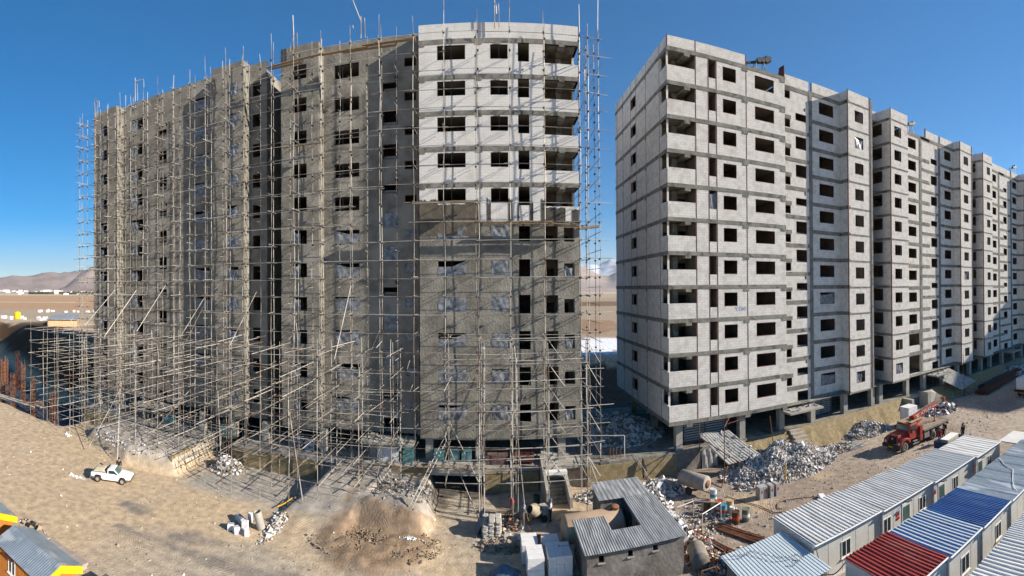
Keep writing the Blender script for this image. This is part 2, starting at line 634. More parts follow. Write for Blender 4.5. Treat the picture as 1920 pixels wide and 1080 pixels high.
stair(29.92, 34.1, 32.16, 33.71, (30.6, 31.4))
mb_p.box(29.88, 29.96, RY + 0.02, RR, 39.9, 41.4)
unit(34.1, 34.55, 35.67, 37.98, 39.07, 43.06, 47.06, 50.75, (47.84, 49.33), 60.8, first=False)
# window wall behind bay C, then the second stair
def winwall(x0, x1, wa, wb, px, miss_top=True, open_low=False):
    o = []
    for k in range(11):
        z = RZ(k) - 0.35
        if open_low and k in (0, 1):
            o.append((0.1, px - x0 - 0.35, z + (0.45 if k == 0 else 1.3), z + 3.05))
            continue
        o.append((wa - x0, wb - x0, z + 1.3, z + 2.7))
        rwin(wa, wb, RR, z + 1.3, z + 2.7)
    wall(mb_w, (x0, RR), (px, RR), 4.5, 39.3, o)
    for k in range(12):
        z = RZ(k) - 0.35
        mb_b.box(x0, px + 2.3, RR - 0.05, RR + 0.21, z - 0.05, z + 0.4)
    mb_b.box(px - 0.25, px + 0.25, RR - 0.06, RR + 0.2, 4.5, 39.3)
    if not miss_top:
        wall(mb_w, (x0, RR), (px, RR), 39.75, 40.9)


winwall(50.75, 55.6, 52.6, 54.5, 55.6, True, True)
stair(55.6, 60.3, 58.3, 59.95, None, 0, gap=0.3, par0=57.0)
mb_p.box(56.95, 57.03, RR - 0.02, RR + 0.2, 39.8, 41.3)
unit(60.3, 60.85, 62.1, 64.0, 64.74, 68.6, 72.6, 76.1, (74.06, 75.3), 87)
winwall(76.1, 81.6, 78.9, 80.5, 81.6, False)
stair(81.6, 86.9, 83.6, 85.2, None, 0, gap=0.3)
unit(86.9, 87.5, 88.0, 90.0, 90.9, 95.2, 99.4, 103.4, (100.5, 102), 108)
wall(mb_w, (103.4, RR), (110, RR), 4.5, 41.1)
wall(mb_w, (110, RR), (110, 57.4), 4.5, 41.1)

# floor slabs and inner partitions (dark rooms behind the openings)
sl_ = MB()
for k in range(12):
    z = RZ(k)
    sl_.box(16.6, 109.7, 43.25, 57.1, z + 0.02, z + 0.3)
    sl_.box(16.6, 29.7, 42.62, 43.25, z + 0.02, z + 0.3)
    sl_.box(22.0, 29.7, 40.0, 42.62, z + 0.02, z + 0.3)
    for a, b in ((34.6, 43.0), (47.2, 50.7), (60.9, 68.5), (72.8, 76.0), (87.6, 95.0), (99.6, 103.2)):
        sl_.box(a, b, 41.0, 43.25, z + 0.02, z + 0.3)
    for a, b in ((29.72, 34.58), (56.02, 60.88), (82.02, 87.58)):
        sl_.box(a, b, 41.0, 43.25, z - 0.4, z - 0.12)
    sl_.box(50.8, 56, 41.0, 43.25, z - 0.3, z + 0.0)
    sl_.box(76.2, 82, 41.0, 43.25, z - 0.3, z + 0.0)
sl_.build('floor_slab', m_slab, RB)
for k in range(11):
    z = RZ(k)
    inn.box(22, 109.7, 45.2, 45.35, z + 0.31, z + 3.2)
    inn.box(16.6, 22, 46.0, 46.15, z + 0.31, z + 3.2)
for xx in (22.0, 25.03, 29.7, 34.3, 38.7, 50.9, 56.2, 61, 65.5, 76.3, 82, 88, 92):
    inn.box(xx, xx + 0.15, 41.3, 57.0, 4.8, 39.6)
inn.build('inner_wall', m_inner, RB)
mb_w.build('masonry_wall', m_block_r, RB)
pass
mb_b.build('concrete_band', m_conc, RB)
mb_p.build('steel_post', m_red, RB)
emit('window', win_items, m_red, RB, 100)
emit('balcony', bal_items, m_block_r, RB, 100)
# plastic and cloth in a few openings
fr = random.Random(3)
for (x0, x1, y, z0, z1) in ((35.7, 37.9, RR + 0.05, RZ(0) + 1.27, RZ(0) + 2.6), (35.7, 37.9, RR + 0.05, RZ(3) + 1.27, RZ(3) + 2.6),
                            (40.3, 41.2, RBY + 0.05, RZ(0) + 1.1, RZ(0) + 2.4), (40.3, 41.7, RBY + 0.05, RZ(9) + 1.1, RZ(9) + 2.4),
                            (20.75, 21.5, RY + 0.1, RZ(6) + 1.4, RZ(6) + 3.1), (47.9, 49.2, RBY + 0.06, RZ(0) + 1.1, RZ(0) + 2.4),
                            (66, 66.9, RBY + 0.06, RZ(4) + 1.1, RZ(4) + 2.4)):
    film_y(x0, x1, y, z0, z1, fr, 0.25).build('plastic_sheet', m_plastic, RB, smooth=True)
# ground-floor columns
for x in (17.5, 24.5, 29.5, 33.9, 39.1, 44.0, 45.6, 51.3, 55.4, 60.6, 64.9, 68.9, 73.0, 76.5, 81.6, 86.9, 91, 95):
    for y in (40.45, 47.0, 54.0):
        c = MB()
        c.box(x - 0.33, x + 0.33, y - 0.33, y + 0.33, 2.0, 4.5 if y < 41 else 4.52)
        c.build('column', m_conc_l if y < 41 else m_conc, RB)
sf = MB()
sf.box(16.4, 109.9, 39.95, 57.3, 4.42, 4.49)
sf.build('soffit', m_conc, RB)
# canopy slabs over the stair entrances
for x0 in (29.3, 56.0, 82):
    c = MB()
    c.box(x0, x0 + 4.6, 38.3, 40.6, 3.95, 4.15)
    for k in range(26):
        c.rock((x0 + rnd.uniform(0.2, 4.4), rnd.uniform(38.5, 40.4), 4.2), rnd.uniform(0.12, 0.35), rnd)
    c.build('entrance_canopy', m_conc_l, RB)
# ================================================================== left block (cement-rendered, top still bare)
LB = thing('apartment_building', 'grey rendered apartment block wrapped in scaffolding, white blockwork at its top right',
           'apartment building', (-20.0, 50.0, 0.0), world=True)
LY, LR, LBY = 40.77, 42.13, 40.80
LZ = lambda k: 4.1 + FH * k
pw, bw_, bb = MB(), MB(), MB()
lwin, lfilm = [], []
fr = random.Random(11)


def lw(x0, x1, y, z0, z1, film=0.0, bars=0, sag=0.0):
    lwin.append((cdist((x0 + x1) / 2, y, z0), frame_y(x0, x1, y + 0.05, z0, z1, 0.05, 0.1, bars)))
    if film:
        lfilm.append((cdist((x0 + x1) / 2, y, z0), film_y(x0 + 0.02, x0 + (x1 - x0) * film, y + 0.0, z0 + 0.02, z1 - 0.02, fr, sag)))


# front block
o = []
for k in range(11):
    z = LZ(k)
    X0 = -6.14
    fl = 1.0 if k <= 5 else 0
    o += [(-4.5 - X0, -1.98 - X0, z + 1.75, z + 3.05), (0.24 - X0, 1.8 - X0, z + 1.75, z + 3.05)]
    lw(-4.5, -1.98, LY, z + 1.75, z + 3.05, fl, 1, fr.choice((0, 0.2, 0.5)))
    lw(0.24, 1.8, LY, z + 1.75, z + 3.05, fl, 1, fr.choice((0, 0.1)))
    o += [(2.7 - X0, 3.7 - X0, z + 1.55, z + 3.2)]
    if k > 5:
        o += [(4.99 - X0, 8.14 - X0, z + 1.5, z + 3.2)]
    else:
        o += [(4.99 - X0, 6.2 - X0, z + 1.55, z + 3.15), (6.75 - X0, 7.7 - X0, z + 1.55, z + 2.8)]
        if k % 2 == 0:
            lfilm.append((44, film_y(6.8, 7.5, LY + 0.05, z + 1.6, z + 2.6, fr, 0.2)))
ZS = 24.6
wall(pw, (-6.14, LY), (8.14, LY), 4.1, 23.3, [q for q in o if q[2] < 23.3])
wall(bw_, (-6.14, LY), (8.14, LY), 23.3, 41.1, [q for q in o if q[3] > 23.3])
wall(pw, (8.14, LY + 0.2), (8.14, 58.0), 4.1, 23.3, [(0.2, 1.9, LZ(k) + 1.5, LZ(k) + 3.1) for k in range(6)])
wall(bw_, (8.14, LY + 0.2), (8.14, 58.0), 23.3, 41.1, [(0.0, 1.9, LZ(k) + 1.5, LZ(k) + 3.2) for k in range(6, 11)])
for k in range(12):
    z = LZ(k)
    if k > 6:
        bb.box(-6.18, 8.18, LY - 0.04, LY + 0.24, z, z + 0.4)
        bb.box(7.95, 8.18, LY + 0.24, 58.0, z, z + 0.4)
        for xx in (-6.1, -1.0, 0.6, 6.4):
            bb.box(xx, xx + 0.5, LY - 0.045, LY + 0.2, z - 0.16, z - 0.002)
        bb.box(6.3, 6.9, LY + 0.2, 43.2, z - 0.35, z - 0.002)
    bb.box(4.6, 7.94, LY + 0.25, 43.4, z + 0.05, z + 0.3)
    if k < 11:
        bb.box(6.35, 6.85, 42.6, 43.1, z + 0.3, z + 3.2)
# plaster render half way up the white part: irregular coat over the blocks
def coat(x0, x1, z0, z1, jag, rn, n=14, y=LY - 0.025, mt=m_plaster_new):
    c = MB()
    for i in range(n):
        a, b = x0 + (x1 - x0) * i / n, x0 + (x1 - x0) * (i + 1) / n
        t0 = z1 - rn.uniform(0, jag)
        t1 = z1 - rn.uniform(0, jag)
        c.hexa([(a, y, z0), (b, y, z0), (b, y + 0.03, z0), (a, y + 0.03, z0), (a, y, t0), (b, y, t1), (b, y + 0.03, t1), (a, y + 0.03, t0)])
    return c.build('render_coat', mt, LB)


coat(-6.14, -4.5, 23.3, 25.5, 0.35, fr)
coat(-4.5, -1.98, 23.3, 25.0, 0.08, fr)
coat(-1.98, -0.75, 23.3, 25.3, 0.4, fr)
coat(-0.75, 8.14, 23.0, 23.55, 0.25, fr, 40)
for a, b, t in ((-0.1, 0.24, 25.6), (1.8, 2.15, 25.5), (2.6, 2.75, 25.2), (3.7, 4.0, 25.6), (4.72, 4.99, 25.8)):
    coat(a, b, 23.4, t, 0.7, fr, 3, mt=m_plaster_wet)
coat(5.0, 6.9, 23.35, 24.75, 0.15, fr, 8, mt=m_plaster_wet)
coat(7.5, 8.13, 23.35, 24.6, 0.2, fr, 3, mt=m_plaster_wet)
coat(-6.14, -0.8, 22.2, 23.3, 0.02, fr, 12, mt=m_plaster_new)

# recessed wall between front block and bay C
def recess(x0, x1, wins, par=True):
    wall(pw, (x0, LR), (x1, LR), 4.1, 41.1, [(a - x0, b - x0, c, d) for a, b, c, d in wins])


ws = []
for k in range(11):
    z = LZ(k)
    ws.append((-14.6, -12.1, z + 1.70, z + 3.05))
    lw(-14.6, -12.1, LR, z + 1.70, z + 3.05, 1.0 if k <= 5 else 0, 2, fr.choice((0.15, 0.35, 0.5)))
    i = 10 - k
    zb = 36.05 - FH * i
    h = 0.8 if i % 3 == 0 else 1.4
    ws.append((-9.79, -8.36, zb, zb + h))
    if i % 3 == 0:
        ws.append((-8.62, -8.34, zb + 1.1, zb + 1.4))
    lw(-9.79, -8.36, LR, zb, zb + h, 1.0 if i in (4, 5, 7, 8) else 0)
    ws.append((-7.7, -6.6, 38.2 - FH * i, 39.0 - FH * i))
    lw(-7.7, -6.6, LR, 38.2 - FH * i, 39.0 - FH * i, 1.0 if i > 4 else 0)
recess(-15.7, -6.14, ws)
wall(pw, (-6.14, LR), (-6.14, LY + 0.001), 4.1, 41.1)
# bays
BAYS = [(-19.69, -15.7, (-18.42, -16.96), 'c'), (-27.86, -23.95, (-25.95, -24.6), 'b'), (-47.06, -42.67, (-45.87, -44.39), 'a')]
for x0, x1, (a, b), nm in BAYS:
    o = []
    for k in range(11):
        z = LZ(k)
        dz = -0.15 if nm != 'c' else 0
        o.append((a - x0, b - x0, z + 1.72 + dz, z + 3.08 + dz))
        lw(a, b, LBY, z + 1.72 + dz, z + 3.08 + dz, (1.0 if nm == 'b' else 0.55) if (k <= 5 or nm != 'c') else 0, 1, fr.choice((0, 0.1, 0.3)))
    wall(pw, (x0, LBY), (x1, LBY), 4.1, 41.1, o)
    wall(pw, (x1, LBY + 0.001), (x1, LR + 0.2 if nm != 'b' else LR + 0.2), 4.1, 41.1)
    wall(pw, (x0, LR + 0.2), (x0, LBY + 0.001), 4.1, 41.1)
# slot between bays B and C
o = [(-23.62 + 23.95, -22.73 + 23.95, LZ(k) + 1.6, LZ(k) + 3.0) for k in range(11)]
wall(pw, (-23.95, LR), (-21.95, LR), 4.1, 41.1, o)
for k in range(11):
    lw(-23.62, -22.73, LR, LZ(k) + 1.6, LZ(k) + 3.0)
wall(pw, (-21.95, LR), (-21.95, 45.6), 4.1, 40.2)
o = [(0.7, 1.9, LZ(k) + 1.0, LZ(k) + 3.0) for k in range(11)]
wall(pw, (-21.95, 45.6), (-19.69, 45.6), 4.1, 40.2, o)
wall(pw, (-19.69, 45.6), (-19.69, LR + 0.2), 4.1, 40.2)
# long recessed wall between bays A and B
ws = []
for k in range(11):
    z = LZ(k)
    i = 10 - k
    for a, b in ((-31.35, -29.13), (-41.39, -39.15)):
        ws.append((a, b, z + 1.6, z + 3.0))
        lw(a, b, LR, z + 1.6, z + 3.0, 1.0 if a > -35 else 0.6, 2, fr.choice((0, 0.15, 0.3)))
    zb = 35.9 - FH * i
    ws.append((-36.59, -35.35, zb, zb + (0.8 if i % 3 == 0 else 1.45)))
    lw(-36.59, -35.35, LR, zb, zb + (0.8 if i % 3 == 0 else 1.45))
    if i % 3 == 0:
        ws.append((-35.6, -35.3, zb + 1.15, zb + 1.5))
recess(-42.67, -27.86, ws)
wall(pw, (-47.06, 58.0), (-47.06, LBY), 4.1, 41.1)
wall(pw, (8.14, 58.0), (-47.06, 58.0), 4.1, 41.1)
# slabs + inner walls
sl_, inn = MB(), MB()
for k in range(12):
    z = LZ(k)
    sl_.box(-46.8, 7.9, 45.9, 57.7, z + 0.02, z + 0.28)
    sl_.box(-19.4, 4.5, 42.4, 45.9, z + 0.02, z + 0.28)
    sl_.box(-5.9, 4.5, 41.0, 42.4, z + 0.02, z + 0.28)
    sl_.box(4.5, 7.9, 43.45, 45.9, z + 0.02, z + 0.28)
    sl_.box(-46.8, -22.2, 42.4, 45.9, z + 0.02, z + 0.28)
    for x0, x1, _, _ in BAYS:
        sl_.box(x0 + 0.25, x1 - 0.25, 41.05, 42.4, z + 0.02, z + 0.28)
    if k < 11:
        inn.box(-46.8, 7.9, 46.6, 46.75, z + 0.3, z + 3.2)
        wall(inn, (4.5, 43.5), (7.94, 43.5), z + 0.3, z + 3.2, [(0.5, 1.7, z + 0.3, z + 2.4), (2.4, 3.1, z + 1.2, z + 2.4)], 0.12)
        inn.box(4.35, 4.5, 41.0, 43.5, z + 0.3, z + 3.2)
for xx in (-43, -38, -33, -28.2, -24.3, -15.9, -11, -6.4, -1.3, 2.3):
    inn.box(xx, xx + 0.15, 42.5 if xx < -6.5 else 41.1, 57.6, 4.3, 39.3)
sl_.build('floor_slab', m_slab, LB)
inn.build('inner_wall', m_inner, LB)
pw.build('rendered_wall', m_plaster, LB)
bw_.build('masonry_wall', m_block, LB)
bb.build('concrete_band', m_conc, LB)
emit('window', lwin, m_dark, LB, 100)
emit('plastic_sheet', lfilm, m_plastic, LB, 100)
for x in (6.5, -0.9, -5.4, -10.6, -15.5, -21.7, -25.5, -29.5, -36, -42.5, -46.6):
    for y in (41.45, 48.0, 55.0):
        c = MB()
        c.box(x - 0.33, x + 0.33, y - 0.33, y + 0.33, 2.0, 4.1)
        c.build('column', m_conc_l if y < 42 else m_conc, LB)
sf = MB()
sf.box(-46.9, 8.0, 42.4, 57.8, 4.02, 4.09)
sf.box(-5.9, 8.0, 41.0, 42.4, 4.02, 4.09)
sf.build('soffit', m_conc, LB)
for x0, x1 in ((-38.6, -33.6), (-11.4, -6.6)):
    c = MB()
    c.box(x0, x1, 39.7, 42.0, 3.7, 3.92)
    for k in range(30):
        c.rock((rnd.uniform(x0 + 0.2, x1 - 0.2), rnd.uniform(39.9, 41.8), 3.96), rnd.uniform(0.12, 0.3), rnd)
    c.build('entrance_canopy', m_conc_l, LB)
# ================================================================== terrain
def _hash(ix, iy, s):
    n = (ix * 374761393 + iy * 668265263 + s * 1442695041) & 0xffffffff
    n = ((n ^ (n >> 13)) * 1274126177) & 0xffffffff
    return ((n ^ (n >> 16)) & 0xffff) / 65535.0


def vnoise(x, y, s=0):
    x, y = np.asarray(x, float), np.asarray(y, float)
    ix, iy = np.floor(x).astype(np.int64), np.floor(y).astype(np.int64)
    fx, fy_ = x - ix, y - iy
    u, v = fx * fx * (3 - 2 * fx), fy_ * fy_ * (3 - 2 * fy_)
    a, b, c, d = _hash(ix, iy, s), _hash(ix + 1, iy, s), _hash(ix, iy + 1, s), _hash(ix + 1, iy + 1, s)
    return (a * (1 - u) + b * u) * (1 - v) + (c * (1 - u) + d * u) * v


def fbm(x, y, o=4, s=0):
    r, a, t = 0, 1.0, 0
    for k in range(o):
        r = r + a * vnoise(np.asarray(x) * 2 ** k, np.asarray(y) * 2 ** k, s + k * 17)
        t += a
        a *= 0.5
    return r / t


def sst(a, b, x):
    t = np.clip((x - a) / (b - a), 0, 1)
    return t * t * (3 - 2 * t)


def inpoly(x, y, poly, soft):
    """signed-distance based soft membership of a convex polygon (counter-clockwise)"""
    d = np.full(np.shape(x), 1e9)
    n = len(poly)
    for i in range(n):
        (ax, ay), (bx, by) = poly[i], poly[(i + 1) % n]
        L = math.hypot(bx - ax, by - ay)
        nx, ny = -(by - ay) / L, (bx - ax) / L
        d = np.minimum(d, (x - ax) * nx + (y - ay) * ny)
    return sst(-soft, soft * 0.15, d)


PAD1 = [(-40.8, 34.8), (-38.2, 32.3), (-33, 33.3), (-29.4, 32.2), (-28.0, 34.0), (-28.2, 40), (-41, 40)]
PAD2 = [(-10.6, 34.2), (-7.5, 33.2), (-5.3, 33.0), (-4.4, 34.4), (-4.6, 39.2), (-10.4, 39.5)]


def ramp_h(x, y):
    # earth ramp from the block door down to the yard
    ax, ay, bx, by = -10.8, 40.0, -13.9, 28.2
    L = math.hypot(bx - ax, by - ay)
    t = ((x - ax) * (bx - ax) + (y - ay) * (by - ay)) / L ** 2
    s = ((x - ax) * (by - ay) - (y - ay) * (bx - ax)) / L
    z = 1.95 * (1 - sst(0.05, 1.02, t))
    s = s + 0.5 * (fbm(x * 0.5, y * 0.5, 3, 66) - 0.5)
    m = np.where(s > 0, sst(3.3, 2.2, s), sst(2.9, 2.45, -s)) * sst(1.25, 0.95, t)
    return z * m


def height(x, y):
    x, y = np.asarray(x, float), np.asarray(y, float)
    z = 0.16 * (fbm(x * 0.22, y * 0.22, 4, 3) - 0.5)
    near = np.hypot(x, y) < 130
    z = z + np.where(near, 0.05 * (fbm(x * 1.1, y * 1.1, 3, 9) - 0.5), 0)
    # tyre ridges in the sand
    w_ = sst(0.52, 0.62, fbm(x * 0.12, y * 0.12, 2, 41)) * (y < 36)
    z = z + w_ * 0.010 * np.sin((x * 0.9 + y * 0.45 + 1.5 * fbm(x * 0.2, y * 0.2, 2, 5)) * 8.5)
    # mounds at the foot of the left block
    rough = 0.5 * (fbm(x * 1.1, y * 1.1, 5, 21) - 0.5)
    z = np.maximum(z, (1.55 + rough) * inpoly(x, y, PAD1, 1.0))
    z = np.maximum(z, (1.45 + rough) * inpoly(x + 0.5 * (fbm(x * 0.8, y * 0.8, 3, 91) - 0.5), y + 0.5 * (fbm(x * 0.8, y * 0.8, 3, 92) - 0.5), PAD2, 1.5))
    z = np.maximum(z, ramp_h(x, y) + rough * 0.4)
    dg_ = sst(4.9, 3.0, np.hypot((x + 7.9), (y - 30.6) * 1.25))
    z = np.maximum(z, dg_ * (0.30 + 0.40 * (fbm(x * 2.4, y * 2.4, 3, 4) - 0.5) + 0.3 * (fbm(x * 0.7, y * 0.7, 3, 23) - 0.5)))   # dug earth
    z = z - (1.5 - 0.85 * sst(0.5, 3.5, x)) * sst(-5.4, -4.0, x) * sst(6.9, 5.9, x) * sst(31.4, 36.0, y) * np.where((x > -5.3) & (x < -0.35), 1.0, (y < 40.2))
    z = np.maximum(z, 0.2 * sst(2.2, 0.3, np.hypot(x - 3.0, y - 31.6)) * 0.5)
    # basement drive under the left block
    z = np.where((x > -5.2) & (x < -0.4) & (y > 38.9), z - 0.1 * sst(38.9, 41.0, y), z)
    # level behind the retaining walls
    lev = 2.0 - 0.03
    back = sst(40.05, 40.35, y)
    on = ((x > -47.0) & ~((x > -5.2) & (x < -0.4)) & ~((x > -28.0) & (x < -24.6))) | (x > 8.2)
    z = np.where(on, np.maximum(z, lev * back), z)
    z = np.where((x > 17.2) & (x < 22.9) & (y < 42.6), np.minimum(z, lev * sst(42.2, 42.5, y)), z)
    # pit beside the left block
    e = 35.9 + 0.02 * (x + 47) + 0.9 * (fbm(x * 0.25, 3.3, 2, 8) - 0.5)
    pit = sst(e - 0.6, e + 1.6, y) * sst(-46.9, -48.0, x)
    z = z * (1 - pit) - 3.0 * pit
    # excavated bank behind everything, then the plain
    lx = 56 + np.maximum(-67 - x, 0) * 0.40
    lx = np.where(x > -47, 71.5, np.where(x > -67, np.maximum(56, 56 + (x + 67) * 0.775), lx))
    cut = lx + 2.5 * (fbm(x * 0.09, 1.7, 3, 77) - 0.5)
    pl = sst(-12.0, 0.0, y - cut)
    far = 6.5 + 0.9 * (fbm(x * 0.03, y * 0.03, 4, 31) - 0.5) * sst(80, 120, np.hypot(x, y))
    d = np.hypot(x, y)
    far = far + sst(260, 320, d) * sst(380, 330, d) * sst(0.45, 0.7, fbm(x * 0.02, y * 0.02, 3, 12)) * 1.2 * (x > -60)
    bank = far + 2.6 * (fbm(x * 0.2, y * 0.2, 4, 63) - 0.5) * (1 - pl)
    z = z * (1 - pl) + bank * pl
    # left of the pit the ground climbs too
    lf = sst(-125, -150, x) * sst(20, 40, y)
    z = z * (1 - lf) + np.maximum(z, far) * lf
    # spoil heap in front of the white blocks on the plain
    z = z + 1.6 * sst(9, 1, np.hypot(x + 112, (y - 68)))
    return z


def axis(segs):
    a = []
    for (s, e, st) in segs:
        a += list(np.arange(s, e, st))
    a.append(segs[-1][1])
    return np.array(a)


GX = axis([(-9000, -1500, 500), (-1500, -400, 50), (-400, -140, 10), (-140, -62, 1.5), (-62, 26, 0.3), (26, 60, 0.5), (60, 140, 1.5), (140, 400, 12), (400, 1600, 60), (1600, 9000, 500)])
GY = axis([(-2000, -200, 200), (-200, 6, 8), (6, 15, 0.8), (15, 43, 0.3), (43, 130, 1.2), (130, 420, 6), (420, 1600, 40), (1600, 9000, 500)])
gx, gy = np.meshgrid(GX, GY, indexing='ij')
gz = height(gx, gy)
nx_, ny_ = gx.shape
vv = np.stack([gx.ravel(), gy.ravel(), gz.ravel()], 1)
ii = np.arange(nx_ * ny_).reshape(nx_, ny_)
ff = np.stack([ii[:-1, :-1].ravel(), ii[1:, :-1].ravel(), ii[1:, 1:].ravel(), ii[:-1, 1:].ravel()], 1)
me = bpy.data.meshes.new('ground')
me.vertices.add(len(vv))
me.vertices.foreach_set('co', vv.astype(np.float32).ravel())
me.loops.add(ff.size)
me.loops.foreach_set('vertex_index', ff.astype(np.int32).ravel())
me.polygons.add(len(ff))
me.polygons.foreach_set('loop_start', np.arange(0, ff.size, 4, dtype=np.int32))
me.polygons.foreach_set('loop_total', np.full(len(ff), 4, np.int32))
me.polygons.foreach_set('use_smooth', np.ones(len(ff), bool))
me.update(calc_edges=True)
# soil colours by place (sand, grey grit, red earth, snow; pit bank darkened for its shade)
X, Y, Z = vv[:, 0], vv[:, 1], vv[:, 2]
D = np.hypot(X, Y)
c = np.zeros((len(vv), 4))
c[:, 3] = 1


def put(col, wgt):
    wgt = np.clip(wgt, 0, 1)[:, None]
    c[:, :3] = c[:, :3] * (1 - wgt) + np.array(col) * wgt


nz = lambda f, s, o=3: fbm(X * f, Y * f, o, s)
put((0.52, 0.41, 0.28), np.ones(len(X)))                                   # sand
put((0.42, 0.365, 0.29), sst(0.42, 0.6, nz(0.10, 5)) * sst(-30, -15, X))     # greyer grit towards the middle
put((0.30, 0.25, 0.208), sst(3, 14, X) * sst(0.25, 0.55, nz(0.25, 15) + 0.15))
put((0.38, 0.325, 0.27), sst(22, 40, X) * sst(0.42, 0.62, nz(0.2, 44)))
put((0.22, 0.20, 0.18), sst(0.58, 0.66, nz(0.22, 8)) * sst(1.8, 0.2, np.abs((Y - 25.6) + 0.08 * (X + 17))) * (X < -6) * (X > -27) * 0.9)   # damp strip
put((0.22, 0.20, 0.18), sst(0.9, 0.3, np.abs((Y - 24.3) - 0.12 * (X + 20)) + 1.2 * (nz(0.5, 18) - 0.4)) * (X < -9) * (X > -25) * 0.7)
put((0.36, 0.34, 0.305), sst(-27.5, -24.5, X) * sst(-9, -10, X) * sst(32.5, 34.5, Y + 2 * nz(0.3, 2)) * (Y < 42))
put((0.40, 0.38, 0.35), inpoly(X, Y, PAD1, 0.8) * 0.95)
put((0.33, 0.265, 0.195), inpoly(X, Y, PAD2, 1.3))
put((0.38, 0.355, 0.32), inpoly(X, Y, PAD2, 0.12) * 0.95)
put((0.22, 0.205, 0.185), inpoly(X, Y, PAD2, 0.3) * sst(0.52, 0.6, nz(0.9, 37)) * 0.7)
put((0.25, 0.18, 0.12), sst(4.7, 3.3, np.hypot((X + 7.9), (Y - 30.5) * 1.2) + 1.5 * (nz(0.7, 3) - 0.5)) * 0.9)
put((0.10, 0.09, 0.08), sst(0.4, 0.55, nz(0.4, 4)) * (X > -5) * (X < 1) * sst(35.5, 37.5, Y) * (Y < 45) * 0.9)
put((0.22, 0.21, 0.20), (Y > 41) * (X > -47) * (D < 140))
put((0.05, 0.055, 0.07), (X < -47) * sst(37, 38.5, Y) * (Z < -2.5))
put((0.075, 0.045, 0.027), (Y > 44) * sst(-1, 1, Z) * (X < -47) * (D < 180))  # pit bank: shade painted into the soil colour, reddened against blue skylight
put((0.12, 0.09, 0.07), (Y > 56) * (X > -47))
plain = (Z > 5.6) * (Y > 50)
put((0.56, 0.44, 0.32), plain * sst(0.3, 0.6, nz(0.05, 6)))
put((0.46, 0.37, 0.27), plain * sst(0.45, 0.6, nz(0.03, 61)) * sst(110, 160, D))
put((0.42, 0.34, 0.25), plain * sst(140, 175, D))
put((0.46, 0.30, 0.18), plain * sst(255, 275, D + 25 * nz(0.02, 9)) * (X < -100))
put((0.66, 0.53, 0.38), plain * sst(380, 385, D) * sst(400, 395, D) * (X < -100))
put((0.48, 0.315, 0.19), plain * sst(400, 405, D) * (X < -100))
put((0.60, 0.49, 0.36), plain * sst(790, 830, D))
put((0.44, 0.35, 0.31), plain * sst(1050, 1200, D))
gap = plain * (X > -40) * (X < 200)
put((0.40, 0.315, 0.225), gap * (D > 100))
put((0.33, 0.22, 0.14), gap * sst(0.5, 0.62, nz(0.06, 33)) * (D < 170) * (D > 100))
put((0.22, 0.14, 0.09), gap * sst(270, 290, D) * sst(370, 340, D) * sst(0.42, 0.55, nz(0.03, 55, 4)))
put((0.44, 0.375, 0.285), gap * sst(420, 600, D))
put((0.80, 0.83, 0.88), gap * sst(72.5, 75.5, Y + 1.6 * nz(0.5, 71)) * sst(104, 100.5, D + 3 * nz(0.3, 2)) * (X > -20) * sst(0.66, 0.60, nz(0.7, 93) * sst(92, 80, D)))
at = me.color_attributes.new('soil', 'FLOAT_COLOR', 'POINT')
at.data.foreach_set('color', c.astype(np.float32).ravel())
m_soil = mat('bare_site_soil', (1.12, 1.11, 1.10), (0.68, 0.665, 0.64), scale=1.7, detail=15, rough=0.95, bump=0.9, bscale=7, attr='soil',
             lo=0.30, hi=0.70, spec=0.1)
# stones and grit: sparse pale and dark specks
t = m_soil.node_tree
b_ = t.nodes['Principled BSDF']
old = b_.inputs['Base Color'].links[0].from_socket
vo = t.nodes.new('ShaderNodeTexVoronoi')
vo.inputs['Scale'].default_value = 2.6
tc_ = t.nodes.new('ShaderNodeTexCoord')
t.links.new(tc_.outputs['Object'], vo.inputs['Vector'])
lt = t.nodes.new('ShaderNodeMath')
lt.operation = 'LESS_THAN'
lt.inputs[1].default_value = 0.13
t.links.new(vo.outputs['Distance'], lt.inputs[0])
sp = t.nodes.new('ShaderNodeSeparateColor')
t.links.new(vo.outputs['Color'], sp.inputs[0])
gt = t.nodes.new('ShaderNodeMath')
gt.operation = 'GREATER_THAN'
gt.inputs[1].default_value = 0.72
t.links.new(sp.outputs[0], gt.inputs[0])
ml = t.nodes.new('ShaderNodeMath')
ml.operation = 'MULTIPLY'
t.links.new(lt.outputs[0], ml.inputs[0])
t.links.new(gt.outputs[0], ml.inputs[1])
mc = t.nodes.new('ShaderNodeMix')
mc.data_type = 'RGBA'
mc.blend_type = 'MULTIPLY'
A_ = [q for q in mc.inputs if q.name == 'A' and q.type == 'RGBA'][0]
B_ = [q for q in mc.inputs if q.name == 'B' and q.type == 'RGBA'][0]
t.links.new(ml.outputs[0], mc.inputs['Factor'])
t.links.new(old, A_)
B_.default_value = (1.6, 1.65, 1.7, 1)
t.links.new([q for q in mc.outputs if q.type == 'RGBA'][0], b_.inputs['Base Color'])
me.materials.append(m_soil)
go = bpy.data.objects.new('ground', me)
COL.objects.link(go)
tag(go, kind='structure')


# ------------------------------------------------------------------ hills and mountains
def px_dir(x):
    az = (x - 960) / F - PSI
    return az


